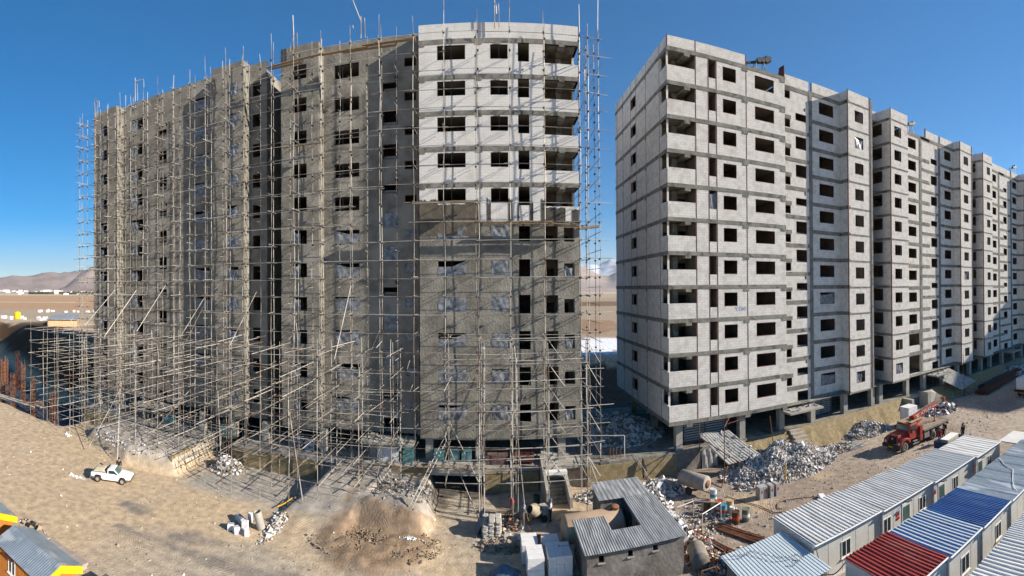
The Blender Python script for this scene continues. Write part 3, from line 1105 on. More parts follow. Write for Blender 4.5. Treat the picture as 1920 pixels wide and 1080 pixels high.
def ridge(name, pts, D, depth, mt, rough, seed, foot=None):
    """pts: (photo column, crest elevation tangent); a real ridge D metres away"""
    mb_x = [p[0] for p in pts]
    mb_t = [p[1] for p in pts]
    nA, nR = 260, 26
    az = np.linspace(px_dir(mb_x[0]), px_dir(mb_x[-1]), nA)
    px = (az + PSI) * F + 960
    cr = np.interp(px, mb_x, mb_t) * D
    rr = np.linspace(0, 1, nR)
    A, Rr = np.meshgrid(az, rr, indexing='ij')
    rad = D + (Rr - 0.5) * depth
    x, y = rad * np.sin(A), rad * np.cos(A)
    prof = np.where(Rr < 0.5, sst(0, 0.5, Rr) ** 0.9, sst(1, 0.5, Rr))
    fb = fbm(x / depth * 5, y / depth * 5, 5, seed)
    rid = 1 - np.abs(2 * fb - 1)
    z = (cr[:, None] - 6) * prof * (1 - rough + rough * 1.25 * rid) + 6
    # keep the crest line itself
    z = np.where(np.abs(Rr - 0.5) < 0.03, cr[:, None] * (1 - 0.12 * rough) + cr[:, None] * rough * 0.15 * rid, z) - 3
    z = z * 1.0 + (CH - 17.5)
    m = bpy.data.meshes.new(name)
    v = np.stack([x.ravel(), y.ravel(), z.ravel() + 0.0], 1)
    i = np.arange(nA * nR).reshape(nA, nR)
    f = np.stack([i[:-1, :-1].ravel(), i[1:, :-1].ravel(), i[1:, 1:].ravel(), i[:-1, 1:].ravel()], 1)
    m.from_pydata(v.tolist(), [], f.tolist())
    m.polygons.foreach_set('use_smooth', np.ones(len(f), bool))
    m.materials.append(mt)
    m.update()
    o = bpy.data.objects.new(name, m)
    COL.objects.link(o)
    tag(o, kind='structure')


def tanpx(y, x):
    # elevation (above world zero) per metre of distance for a photo row; horizon row follows the slight roll
    return (542.5 - 0.0075 * (x - 50) - y) / F


m_hill = mat('bare_brown_hills', (0.27, 0.222, 0.20), (0.185, 0.15, 0.137), scale=0.006, detail=8, rough=1, bump=0.0)
m_hill2 = mat('dusty_foothills', (0.36, 0.29, 0.24), (0.27, 0.215, 0.19), scale=0.003, detail=8, rough=1)
m_snowm = mat('snowy_rock', (0.62, 0.66, 0.72), (0.22, 0.23, 0.26), scale=0.0012, detail=8, rough=1, lo=0.42, hi=0.56)
cp_ = CH
ridge('hills', [(-260, .018), (-120, .026)] + [(x, tanpx(y, x) + cp_ / 4200) for x, y in ((-60, 528), (0, 521), (25, 517), (60, 518), (80, 512), (95, 511), (110, 513), (140, 508), (160, 509), (190, 505), (260, 500), (420, 510), (600, 515))], 4200, 1500, m_hill, 0.35, 3)
ridge('hills', [(x, tanpx(y, x) + cp_ / 2900) for x, y in ((108, 541), (122, 536), (135, 526), (150, 512), (165, 502), (178, 496), (230, 485), (330, 490), (500, 512), (620, 530))], 2900, 900, m_hill, 0.35, 8)
ridge('hills', [(x, tanpx(y, x) + cp_ / 6500) for x, y in ((700, 515), (900, 500), (1040, 489), (1085, 494), (1105, 501), (1124, 509), (1140, 512), (1157, 505), (1300, 500), (1600, 515), (2000, 520))], 6500, 2600, m_hill2, 0.35, 14)
ridge('mountains', [(x, tanpx(y, x) + cp_ / 15000) for x, y in ((800, 500), (1000, 492), (1080, 492), (1104, 489), (1123, 494), (1132, 489), (1142, 486), (1155, 485), (1220, 480), (1400, 490), (1900, 505))], 15000, 6000, m_snowm, 0.5, 23)
# wheel ruts: fine wavy bands pressed into the soil, masked to patches (a bump and a slight tone change)
def soil_ruts():
    t = m_soil.node_tree
    N, L = t.nodes, t.links
    tc = N.new('ShaderNodeTexCoord')
    b = N['Principled BSDF']
    bump = [n for n in N if n.type == 'BUMP'][0]
    hs_ = None
    for k, (rot, sc, dist) in enumerate(((0.5, 1.7, 9.0), (-0.7, 2.3, 12.0))):
        mp = N.new('ShaderNodeMapping')
        mp.inputs['Rotation'].default_value = (0, 0, rot)
        L.new(tc.outputs['Object'], mp.inputs[0])
        wv = N.new('ShaderNodeTexWave')
        wv.inputs['Scale'].default_value = sc
        wv.inputs['Distortion'].default_value = dist
        wv.inputs['Detail'].default_value = 4
        wv.inputs['Detail Scale'].default_value = 0.35
        L.new(mp.outputs[0], wv.inputs['Vector'])
        nn = N.new('ShaderNodeTexNoise')
        nn.inputs['Scale'].default_value = 0.16 + 0.05 * k
        L.new(mp.outputs[0], nn.inputs['Vector'])
        mr = N.new('ShaderNodeMapRange')
        mr.inputs['From Min'].default_value = 0.54
        mr.inputs['From Max'].default_value = 0.70
        L.new(nn.outputs['Fac'], mr.inputs['Value'])
        ml = N.new('ShaderNodeMath')
        ml.operation = 'MULTIPLY'
        L.new(wv.outputs['Fac'], ml.inputs[0])
        L.new(mr.outputs[0], ml.inputs[1])
        if hs_ is None:
            hs_ = ml.outputs[0]
        else:
            ad = N.new('ShaderNodeMath')
            ad.operation = 'ADD'
            L.new(hs_, ad.inputs[0])
            L.new(ml.outputs[0], ad.inputs[1])
            hs_ = ad.outputs[0]
    b2 = N.new('ShaderNodeBump')
    b2.inputs['Strength'].default_value = 0.26
    b2.inputs['Distance'].default_value = 0.06
    L.new(hs_, b2.inputs['Height'])
    L.new(bump.outputs[0], b2.inputs['Normal'])
    L.new(b2.outputs[0], b.inputs['Normal'])
    cur = b.inputs['Base Color'].links[0].from_socket
    mx = N.new('ShaderNodeMix')
    mx.data_type = 'RGBA'
    mx.blend_type = 'MULTIPLY'
    A = [q for q in mx.inputs if q.name == 'A' and q.type == 'RGBA'][0]
    B = [q for q in mx.inputs if q.name == 'B' and q.type == 'RGBA'][0]
    L.new(cur, A)
    B.default_value = (0.93, 0.92, 0.91, 1)
    L.new(hs_, mx.inputs['Factor'])
    L.new([q for q in mx.outputs if q.type == 'RGBA'][0], b.inputs['Base Color'])


soil_ruts()
# ================================================================== scaffolding
sr = random.Random(5)
PR = 0.027


def upright(x, y, z0, z1, levels, r=PR):
    mb = MB()
    z = z0
    px, py = x, y
    while z < z1 - 0.1:
        zt = min(z1, z + sr.uniform(3.2, 6.0))
        qx, qy = x + sr.uniform(-0.06, 0.06), y + sr.uniform(-0.06, 0.06)
        mb.tube((px, py, z - (0.25 if z > z0 else 0)), (qx, qy, zt), r * sr.uniform(0.85, 1.1), 6, 0 if sr.random() < 0.8 else 2)
        px, py, z = qx + sr.uniform(-0.04, 0.04), qy, zt
    for l in levels:
        if z0 + 0.3 < l < z1:
            mb.box(x - 0.075, x + 0.075, y - 0.075, y + 0.075, l - 0.07, l + 0.07, 1)
    return mb


def pole(p, q, r=PR):
    mb = MB()
    mb.tube(p, q, r * sr.uniform(0.85, 1.05), 6, 0 if sr.random() < 0.72 else 2)
    return mb


SM = [m_pole, m_clamp, m_polep]


def gh(x, y):
    return float(height(x, y))


def scaffold_set(root, ups, leds, trs, brs, plks, boards=()):
    emit('upright_pole', ups, SM, root, 100)
    emit('ledger_pole', leds, SM, root, 100)
    emit('transom_pole', trs, SM, root, 100)
    emit('brace_pole', brs, SM, root, 100)
    emit('plank', plks, m_plank, root, 100)


def j(a):
    return sr.uniform(-a, a)


# --- facade scaffold
FS = thing('scaffolding', 'full-height pole scaffolding standing close against the long face of the grey rendered block', 'scaffolding', (-19, 39.8, 0), world=True)
ups, leds, trs, brs, plks = [], [], [], [], []
XS = [7.95, 4.8, 1.9, -0.83, -3.75, -6.4, -9.4, -12.1, -14.9, -17.6, -20.0, -23.0, -25.1, -27.7, -29.7, -31.9, -34.3, -36.5, -38.6, -40.4, -42.5, -45.1, -47.6]
YO, YI = 39.25, 40.2
lev = [2.2 + 1.62 * i for i in range(24)]
for n, x in enumerate(XS):
    top = 41.2 + (sr.choice((-0.3, -0.1, 0.2, 0.4, 0.8)) if x < -6 else {1.9: 2.2, -3.75: 1.6, 7.95: 1.0}.get(x, 0.1))
    z0 = gh(x, YO)
    ups.append((cdist(x, YO, 20), upright(x, YO, z0, top, lev)))
    dx = sr.uniform(-0.25, 0.25)
    if x < -8 or n in (0, 1, 3):
        ups.append((cdist(x, YI, 20) + 2, upright(x + dx, YI, gh(x, YI), top - sr.uniform(0, 1.2), lev)))
    if x < -8:
        xm = x + 1.35 + j(0.2)
        ups.append((cdist(x, YI, 20) + 4, upright(xm, YI + 0.2, gh(xm, YI), top - 0.6, lev, 0.022)))
        for l in lev[::1]:
            if sr.random() < 0.6:
                trs.append((cdist(x, YI, l) + 3, pole((xm + j(0.1), YI - 0.5, l - 0.7 + j(0.1)), (xm + j(0.1), YI + 0.55, l - 0.7 + j(0.1)), 0.022)))
    for l in lev:
        if sr.random() < 0.93 and l < top - 0.2:
            a, b = YO - sr.uniform(0.25, 0.7), YI + sr.uniform(0.1, 0.5)
            if x > -6:
                b = min(b, LY - 0.05)
            trs.append((cdist(x, YO, l), pole((x + j(0.05), a, l + 0.08 + j(0.05)), (x + dx + j(0.05), b, l + 0.08 + j(0.08)), 0.025)))
for l in lev:
    k = 0
    while k < len(XS) - 1:
        n2 = min(len(XS) - 1, k + sr.choice((2, 2, 3)))
        if sr.random() < 0.93:
            leds.append((cdist((XS[k] + XS[n2]) / 2, YO, l), pole((XS[k] + sr.uniform(0.1, 0.5), YO - 0.06, l + j(0.09)), (XS[n2] - sr.uniform(0.1, 0.5), YO - 0.06, l + j(0.09)), 0.025)))
        if sr.random() < 0.75 and k > 5:
            leds.append((cdist((XS[k] + XS[n2]) / 2, YI, l) + 3, pole((XS[k] + 0.2, YI - 0.06, l + j(0.09)), (XS[n2] - 0.3, YI - 0.06, l + j(0.09)), 0.024)))
        k = n2
for (xa, xb, za, zb) in ((-3.7, -0.8, 5, 12), (1.9, 4.8, 6, 12.5), (4.8, 7.9, 7, 13), (-12, -9.4, 8, 14), (-42.5, -38.6, 20, 27), (-31.9, -27.7, 9, 16)):
    brs.append((cdist(xa, YO, za), pole((xa, YO - 0.1, za), (xb, YO - 0.1, zb))))
# end tower past the corner
for x, y in ((8.75, 39.5), (9.0, 41.6), (8.8, 44.2), (9.75, 39.7), (9.9, 42.0), (8.7, 47.0), (9.7, 45.0)):
    ups.append((cdist(x, y, 20), upright(x, y, gh(x, y), {8.75: 41.0, 9.75: 43.5}.get(x, 40) + sr.uniform(-0.5, 0.5), lev, 0.026)))
for l in lev:
    trs.append((cdist(9, 40, l), pole((8.3, 39.5 + j(0.1), l + 0.1), (10.1 + sr.choice((0, 0, 0.5, 0.9)), 39.7 + j(0.1), l + 0.1 + j(0.08)), 0.03)))
    leds.append((cdist(9, 42, l), pole((8.8, 39.0, l), (8.75, 47.3, l + j(0.1)), 0.03)))
    leds.append((cdist(10, 42, l), pole((9.8, 39.2, l + 0.8), (9.85, 45.3, l + 0.8 + j(0.1)), 0.03)))
# tower beyond the far left corner
for x, y in ((-48.6, 39.6), (-48.4, 42.5)):
    ups.append((cdist(x, y, 20), upright(x, y, gh(x, y), 41.8 + sr.uniform(-1, 1), lev, 0.032)))
for l in lev:
    trs.append((cdist(-48, 40, l), pole((-49.6 + j(0.4), 39.6, l), (-47.2, 39.6 + j(0.1), l + j(0.1)), 0.032)))
    trs.append((cdist(-48, 41, l), pole((-48.6, 38.9, l + .6), (-48.5, 43, l + .6 + j(0.1)), 0.03)))


def plank(x0, x1, y0, y1, z, t=0.05, tilt=0.0):
    mb = MB()
    mb.hexa([(x0, y0, z), (x1, y0, z + tilt), (x1, y1, z + tilt), (x0, y1, z), (x0, y0, z + t), (x1, y0, z + tilt + t), (x1, y1, z + tilt + t), (x0, y1, z + t)])
    return (cdist(x0, y0, z), mb)


plks += [plank(-20.6, -14.6, 39.3, 39.62, 38.9, 0.06, 0.15), plank(-20.4, -17, 39.65, 39.95, 38.85), plank(-15.0, -10.6, 39.35, 39.7, 39.0, 0.06), plank(-11.0, -6.2, 39.3, 39.7, 39.15, 0.07, 0.05),
         plank(-13.0, -8.0, 39.75, 40.05, 39.05), plank(-7.2, -3.0, 39.3, 39.65, 24.95), plank(-3.3, -0.6, 39.3, 39.65, 24.98), plank(-6.4, -1.0, 39.7, 40.0, 24.92),
         plank(-2.0, 2.6, 39.3, 39.7, 23.15), plank(2.3, 5.6, 39.35, 39.7, 23.2), plank(5.2, 8.3, 39.4, 39.8, 23.1, 0.06, -0.2), plank(0.5, 7.9, 39.85, 40.2, 23.1),
         plank(8.1, 9.9, 40.2, 40.8, 22.7, 0.2, 0.25), plank(-6.2, -0.6, 38.8, 39.1, 2.35), plank(-19, -15, 39.6, 39.9, 31.0)]
# antenna-like poles and hooks that stick out of the roof edge
for x, h, dx in ((-46.2, 1.0, 0.9), (-38.9, 1.3, 1.6), (-18.1, 0.3, 0.0), (-11.4, 0.4, -0.7), (0.65, 1.0, 0.15)):
    mb = MB()
    mb.tube((x, 40.4, 40.4), (x, 40.4, 42.0 + h), 0.05, 6, 0)
    mb.tube((x, 40.4, 41.6 + h), (x + dx, 40.2, 41.9 + h - (0.6 if dx > 0 else -1.6)), 0.045, 6, 2)
    mb.tube((x + 0.4, 40.4, 40.4), (x + 0.35, 40.4, 42.0 + h * 0.5), 0.04, 6, 0)
    mb.tube((x + dx, 40.2, 41.2 + h), (x + dx + 0.02, 40.2, 41.2 + h * 0.3), 0.035, 6, 2)
    brs.append((60, mb))
scaffold_set(FS, ups, leds, trs, brs, plks)

# --- deep lower scaffold standing out on the yard
GS = thing('scaffolding', 'low deep scaffolding of closely spaced poles standing out in front on the yard', 'scaffolding', (-25, 35.5, 0), world=True)
ups, leds, trs, brs, plks = [], [], [], [], []
rows = [(34.0, 12.3), (36.5, 13.4)]
XG = [-52.0, -49.2, -46.4, -43.6, -40.9, -38.1, -35.4, -32.6, -29.8, -27.0, -24.2, -21.4, -18.6, -15.9, -13.1, -10.3, -7.6]
lv = [2.1 + 1.68 * i for i in range(7)]
for n, x in enumerate(XG):
    for ri, (y, top) in enumerate(rows):
        if x > -12 and ri == 0:
            y = 34.9
        xx = x + j(0.25)
        y_ = y + j(0.15)
        if x < -50 and ri == 1:
            y_ = y
        ups.append((cdist(xx, y_, 8), upright(xx, y_, gh(xx, y_), top + j(0.5) + (0.9 if sr.random() < 0.15 else 0), lv)))
    if n % 2 == 0:
        ups.append((cdist(x, 38.0, 8), upright(x + j(0.3), 38.0, gh(x, 38.0), 13 + j(0.8), lv, 0.03)))
    for l in lv:
        if l > 13.5:
            continue
        a = 33.2 + j(0.5)
        if x > -12:
            a = 34.3 + j(0.3)
        trs.append((cdist(x, 36, l), pole((x + j(0.1), a, l + 0.1 + j(0.1)), (x + j(0.15), sr.uniform(38.9, 40.3), l + 0.1 + j(0.15)), 0.029)))
        if sr.random() < 0.30:
            trs.append((cdist(x, 36, l), pole((x + 1.2 + j(0.5), a + 1.0, l + 0.7), (x + 1.2 + j(0.5), 39.3, l + 0.75 + j(0.1)), 0.032)))
for ri, (y, top) in enumerate(rows + [(38.0, 12.0)]):
    for l in lv:
        k = 0
        while k < len(XG) - 1:
            n2 = min(len(XG) - 1, k + sr.choice((1, 2, 2, 3)))
            yy = 34.9 if (ri == 0 and XG[k] > -12.5) else y
            if sr.random() < (0.9, 0.8, 0.35)[ri]:
                leds.append((cdist((XG[k] + XG[n2]) / 2, yy, l), pole((XG[k] - sr.uniform(0.2, 0.9), yy - 0.07 + j(0.15), l + j(0.14)), (XG[n2] + sr.uniform(0.2, 0.9), yy - 0.07 + j(0.15), l + j(0.14)), 0.027)))
            k = n2
# rakers tying it back to the facade and propping it
for x in (-45.5, -41.0, -37.5, -33.4, -12.0, -27.5, -21.5):
    brs.append((cdist(x, 37, 15), pole((x + j(0.3), 39.3, 17.4 + j(0.6)), (x + j(0.5), 34.4, 12.6 + j(0.8)), 0.033)))
for (x, y, z, x2, y2, z2) in ((-36.5, 35.5, 6.5, -33.5, 32.2, 0.4), (-36.5, 35.4, 6.3, -37.8, 32.0, 0.5), (-29.0, 38.2, 7.0, -33.0, 35.0, 1.2), (-15.8, 34.2, 7.5, -14.2, 33.2, 0.8),
                              (-24.0, 36, 8, -21.8, 33.4, 0.3)):
    brs.append((cdist(x, y, z), pole((x, y, z), (x2, y2, z2), 0.045)))
scaffold_set(GS, ups, leds, trs, brs, plks)

# --- front tower at the corner of the block, over the basement drive
CS = thing('scaffolding', 'shorter scaffold bay standing over the basement driveway and workers at the block corner', 'scaffolding', (2, 35, 0), world=True)
ups, leds, trs, brs, plks = [], [], [], [], []
XC = [-3.3, -0.75, 1.75, 4.5, 7.4]
lc = [3.0 + 1.75 * i for i in range(7)]
for x in XC:
    for y, top in ((34.4, 13.6), (37.0, 13.9)):
        if x in (-3.3,) and y < 35:
            continue
        ups.append((cdist(x, y, 8), upright(x + j(0.1), y, gh(x, y) if x > -3 else 2.6, top + j(0.6), lc, 0.036)))
        if x in (1.75, -0.75):
            ups.append((cdist(x, y, 8), upright(x + 0.35, y + 0.1, gh(x, y), top - 0.8 + j(0.6), lc, 0.036)))
    for l in lc:
        trs.append((cdist(x, 36, l), pole((x, 33.9 + j(0.3), l), (x + 0.05, 39.4, l + j(0.1)), 0.034)))
for y in (34.4, 37.0):
    for l in lc:
        for k in (0, 2):
            if sr.random() < 0.92:
                leds.append((cdist(XC[k], y, l), pole((XC[k] - sr.uniform(0.1, 0.8), y - 0.07, l + j(0.12)), (XC[min(k + 2, 4)] + sr.uniform(0.1, 0.6), y - 0.07, l + j(0.12)), 0.035)))
for l in lc[1:]:
    for x in (4.5, 7.4):
        brs.append((cdist(x, 35, l), pole((x, 34.5, l), (x + 1.2 if x < 6 else x + 1.0, 34.4, l - 1.7), 0.028)))
for (x, y, z, x2, y2, z2) in ((-3.7, 36.9, 5.4, -6.2, 33.0, 1.0), (-3.5, 36.9, 5.2, -5.9, 32.9, 1.1), (-3.6, 36.6, 5.8, -0.9, 34.4, 0.5), (-3.2, 36.9, 6.8, -0.8, 34.4, 3.0), (1.9, 34.4, 8.5, 2.6, 34.3, 1.0), (7.3, 34.5, 5, 8.6, 34.0, 1.2)):
    brs.append((cdist(x, y, z), pole((x, y, z), (x2, y2, z2), 0.042)))
scaffold_set(CS, ups, leds, trs, brs, plks)
# ================================================================== retaining walls, podium, site works
m_awn = mat('dusty_grey_awning_sheet', (0.36, 0.355, 0.33), (0.24, 0.235, 0.22), scale=2.5, detail=7, rough=0.85)
m_sheet = mat('galvanised_sheet', (0.38, 0.395, 0.40), (0.21, 0.22, 0.23), scale=1.6, detail=7, rough=0.6, metallic=0.15, stretch=(2.2, 0.35, 1), lo=0.38, hi=0.62,
              c3=(0.50, 0.53, 0.55), scale3=0.9, lo3=0.6, hi3=0.72)
m_white = mat('white_painted_sheet', (0.74, 0.745, 0.73), (0.64, 0.645, 0.63), scale=1.2, rough=0.5, spec=0.4)
m_cabwall = mat('cream_sandwich_panel', (0.66, 0.655, 0.62), (0.56, 0.55, 0.51), scale=0.7, detail=7, rough=0.55, spec=0.4, c3=(0.48, 0.46, 0.42), scale3=0.5, lo3=0.64, hi3=0.8)
m_rubble = mat('broken_white_block', (0.66, 0.65, 0.63), (0.42, 0.40, 0.38), scale=1.1, rough=0.95, bump=0.4)
m_rubg = mat('grey_rubble', (0.27, 0.25, 0.23), (0.17, 0.155, 0.14), scale=1.3, rough=0.95)
m_rubb = mat('brown_rubble', (0.33, 0.26, 0.19), (0.22, 0.17, 0.12), scale=1.3, rough=0.95)
m_film = mat('white_waste_film', (0.72, 0.72, 0.71), (0.50, 0.51, 0.53), scale=2, rough=0.45)
m_rust = mat('rusty_steel', (0.17, 0.06, 0.03), (0.09, 0.035, 0.022), scale=2.5, rough=0.85, bump=0.3)
m_rust2 = mat('brown_oxide_steel', (0.28, 0.13, 0.065), (0.16, 0.07, 0.04), scale=2.5, rough=0.85)
m_black = mat('black_rubber', (0.022, 0.022, 0.023), (0.04, 0.038, 0.035), scale=3, rough=0.85)
m_glass = mat('dark_window_glass', (0.02, 0.028, 0.032), (0.03, 0.04, 0.045), scale=1, rough=0.08, spec=0.8)
m_glassg = mat('green_tinted_glass', (0.10, 0.17, 0.15), (0.07, 0.12, 0.11), scale=1, rough=0.1, spec=0.8)
m_render = mat('rough_grey_render', (0.24, 0.22, 0.195), (0.145, 0.13, 0.115), scale=1.4, detail=9, rough=0.95, bump=0.7, bscale=4, c3=(0.11, 0.10, 0.09), scale3=0.9, lo3=0.58, hi3=0.72)
m_teal = mat('teal_plastic_wrap', (0.11, 0.25, 0.26), (0.05, 0.13, 0.145), scale=2.5, rough=0.3, spec=0.6, bump=0.5, bscale=3)
m_bluetarp = mat('blue_woven_tarp', (0.10, 0.16, 0.23), (0.05, 0.09, 0.14), scale=3, rough=0.6, bump=0.8, bscale=3, c3=(0.45, 0.47, 0.48), scale3=1.8, lo3=0.66, hi3=0.72)


def wthing(name, label, cat, loc, **k):
    return thing(name, label, cat, loc, world=True, **k)


def single(mb, name, mats, label, cat, group=None, smooth=False, kind=None):
    xs = [v[0] for v in mb.v]
    ys = [v[1] for v in mb.v]
    zs = [v[2] for v in mb.v]
    off = ((min(xs) + max(xs)) / 2, (min(ys) + max(ys)) / 2, min(zs))
    mb.v = [(a - off[0], b - off[1], c_ - off[2]) for a, b, c_ in mb.v]
    o = mb.build(name, mats, None, smooth=smooth)
    o.location = off
    return tag(o, label, cat, group, kind)


# podium slabs
p = MB()
p.box(8.25, 110, 40.0, 57.2, 1.66, 2.0)
p.box(8.25, 17.1, 39.75, 40.0, 1.78, 2.01)
p.box(22.95, 110, 39.75, 40.0, 1.78, 2.01)
single(p, 'podium_slab', m_conc, 'flat concrete floor slab carrying the bare white tower on its columns', 'concrete slab')
p = MB()
p.box(-47.1, -28.05, 39.7, 58, 1.66, 2.0)
p.box(-24.55, 8.2, 40.3, 58, 1.66, 2.0)
p.box(-24.55, -5.3, 39.7, 40.3, 1.66, 2.0)
p.box(-5.3, -0.35, 39.5, 40.3, 1.45, 2.35)
p.box(-0.35, 8.2, 39.9, 40.3, 1.66, 2.0)
single(p, 'podium_slab', m_conc_l, 'concrete floor slab and lintel under the scaffolded block, over the basement drive', 'concrete slab')


def stone_wall(p0, p1, zb, zt, label, th=0.35, dz=0.0):
    mb = MB()
    (x0, y0), (x1, y1) = p0, p1
    d = Vector((x1 - x0, y1 - y0)).normalized()
    n = Vector((-d.y, d.x)) * th
    mb.hexa([(x0, y0, zb), (x1, y1, zb), (x1 + n.x, y1 + n.y, zb), (x0 + n.x, y0 + n.y, zb), (x0, y0, zt), (x1, y1, zt + dz), (x1 + n.x, y1 + n.y, zt + dz), (x0 + n.x, y0 + n.y, zt)])
    return single(mb, 'retaining_wall', m_brick, label, 'retaining wall', 'yellow split-stone retaining walls')


stone_wall((8.3, 39.6), (17.05, 39.72), -0.6, 1.77, 'yellow stone wall across the gap between the two blocks')
stone_wall((-9.9, 39.3), (-5.35, 39.15), -1.8, 2.1, 'yellow stone wall on the left side of the basement driveway')
stone_wall((-0.4, 39.5), (4.2, 39.5), -1.9, 1.65, 'shadowed stone wall behind the red-jacketed worker')
stone_wall((-24.5, 39.35), (-15.6, 39.35), -0.3, 1.64, 'stone wall left of the earth ramp under the scaffolding')
stone_wall((-47.1, 39.3), (-41.2, 39.3), -3.1, 1.64, 'tall stone wall at the pit end of the scaffolded block')
stone_wall((-27.9, 34.0), (-28.1, 39.3), -0.3, 1.6, 'stone wall along the sunken entrance next to the broken pad', 0.3)
# sloping stone embankments before the right block


def embank(x0, x1, label, yb=37.7, yt=39.75, zt=1.98):
    mb = MB()
    n = max(4, int((x1 - x0) / 0.8))
    rr = random.Random(int(x0 * 10))
    prev = None
    for i in range(n + 1):
        x = x0 + (x1 - x0) * i / n
        cur = [(x, yb + rr.uniform(-0.15, 0.15), -0.15), (x, (yb + yt) / 2 + rr.uniform(-0.1, 0.1), zt * 0.48), (x, yt, zt), (x, yt, -0.3)]
        if prev:
            for a in range(3):
                mb.face([prev[a], cur[a], cur[a + 1], prev[a + 1]])
        else:
            mb.face([cur[0], cur[1], cur[2], cur[3]])
        prev = cur
    mb.face(prev[::-1])
    return single(mb, 'stone_embankment', m_brick, label, 'embankment', 'sloping stone embankments')


embank(23.0, 29.7, 'short sloping stone embankment behind the big rubble heap')
embank(31.7, 49.5, 'long sloping yellow stone embankment right of the small steps')
embank(56.4, 79.0, 'far sloping stone embankment in shade past the second awning')
# dark basement front and silver door under the first awning
b = wthing('basement_entrance', 'grey basement front with silver foil door under the first awning', 'entrance', (19.8, 40.2, 0))
f = MB()
wall(f, (17.1, 39.95), (22.95, 39.95), 0.0, 1.66, [(2.6, 4.5, 0, 1.55)], 0.25)
f.box(17.1, 17.35, 40.2, 42.4, 0, 1.66)
f.box(22.7, 22.95, 40.2, 42.4, 0, 1.66)
f.build('wall', m_render, b)
f = MB()
frr = random.Random(4)
f.grid(lambda u, v: (19.75 + 1.8 * u, 39.75 + 0.05 * math.sin(19 * u + 3 * v) + 0.03 * math.sin(41 * u - 5 * v) + 0.2 * v, -0.02 + 1.75 * v), 22, 10)
f.build('door', mat('silver_foil', (0.62, 0.63, 0.64), (0.40, 0.41, 0.43), scale=3, rough=0.35, metallic=0.7, bump=1.0, bscale=5), b, smooth=True)
# second basement with blue roller shutter
b = wthing('basement_entrance', 'sunken garage front with blue ribbed shutter behind the white block stack', 'entrance', (52, 40.2, 0))
f = MB()
f.box(49.5, 50.0, 38.0, 40.2, -0.1, 1.95)
f.box(53.8, 54.6, 38.4, 40.2, -0.1, 2.1)
f.box(50.0, 53.8, 39.9, 40.2, 1.35, 1.99)
f.hexa([(54.6, 38.4, -0.1), (56.4, 37.9, -0.1), (56.4, 39.7, -0.1), (54.6, 39.7, -0.1), (54.6, 38.4, 2.1), (56.4, 38.7, 1.5), (56.4, 39.7, 2.0), (54.6, 39.7, 2.1)])
f.build('wall', m_conc_l, b)
f = MB()
for i in range(16):
    f.box(50.0, 53.8, 39.93 + 0.03 * (i % 2), 40.1, -0.1 + i * 0.09, -0.015 + i * 0.09)
f.build('shutter', mat('slate_blue_shutter', (0.09, 0.13, 0.20), (0.06, 0.09, 0.14), scale=2, rough=0.5), b)


# ---- concrete steps
def steps(x0, x1, yb, yt, zt, n, label, name='steps'):
    mb = MB()
    for i in range(n):
        y = yb + (yt - yb) * i / n
        mb.box(x0, x1, y, yt, max(0, zt * i / n) - (0.1 if i == 0 else 0), zt * (i + 1) / n - 0.002)
    return mb


mb = steps(30.0, 31.6, 36.7, 39.7, 1.95, 7, '')
mb.box(29.75, 29.98, 37.0, 39.7, -0.1, 1.2)
single(mb, 'steps', mat('weathered_tan_concrete', (0.42, 0.36, 0.29), (0.30, 0.26, 0.21), scale=2, rough=0.95, bump=0.4), 'tan concrete steps climbing the stone embankment by the rubble heap', 'steps')
st = wthing('entrance_stair', 'grey concrete stair well with a white landing slab right of the workers', 'stair', (5.3, 38.5, 0))
mb = MB()
mb.hexa([(4.35, 35.3, -1.6), (4.6, 35.3, -1.6), (4.6, 39.9, -0.1), (4.35, 39.9, -0.1), (4.35, 35.3, 1.75), (4.6, 35.3, 1.75), (4.6, 39.9, 2.9), (4.35, 39.9, 2.9)])
mb.hexa([(6.3, 36.0, -0.1), (6.55, 36.0, -0.1), (6.55, 39.4, -0.1), (6.3, 39.4, -0.1), (6.3, 36.0, 0.9), (6.55, 36.0, 0.9), (6.55, 39.4, 1.9), (6.3, 39.4, 1.9)])
mb.hexa([(4.62, 38.6, 1.6), (6.3, 38.6, 1.6), (5.6, 42.5, 2.9), (4.62, 42.5, 2.9), (4.62, 38.6, 1.75), (6.3, 38.6, 1.75), (5.6, 42.5, 3.1), (4.62, 42.5, 3.1)])
mb.build('side_wall', m_conc_l, st)
steps(4.62, 6.28, 36.9, 40.0, 1.5, 8, '').build('step', m_conc, st)
mb = MB()
mb.box(4.62, 6.45, 38.0, 38.55, 1.95, 2.2)
mb.build('landing_slab', m_white, st)


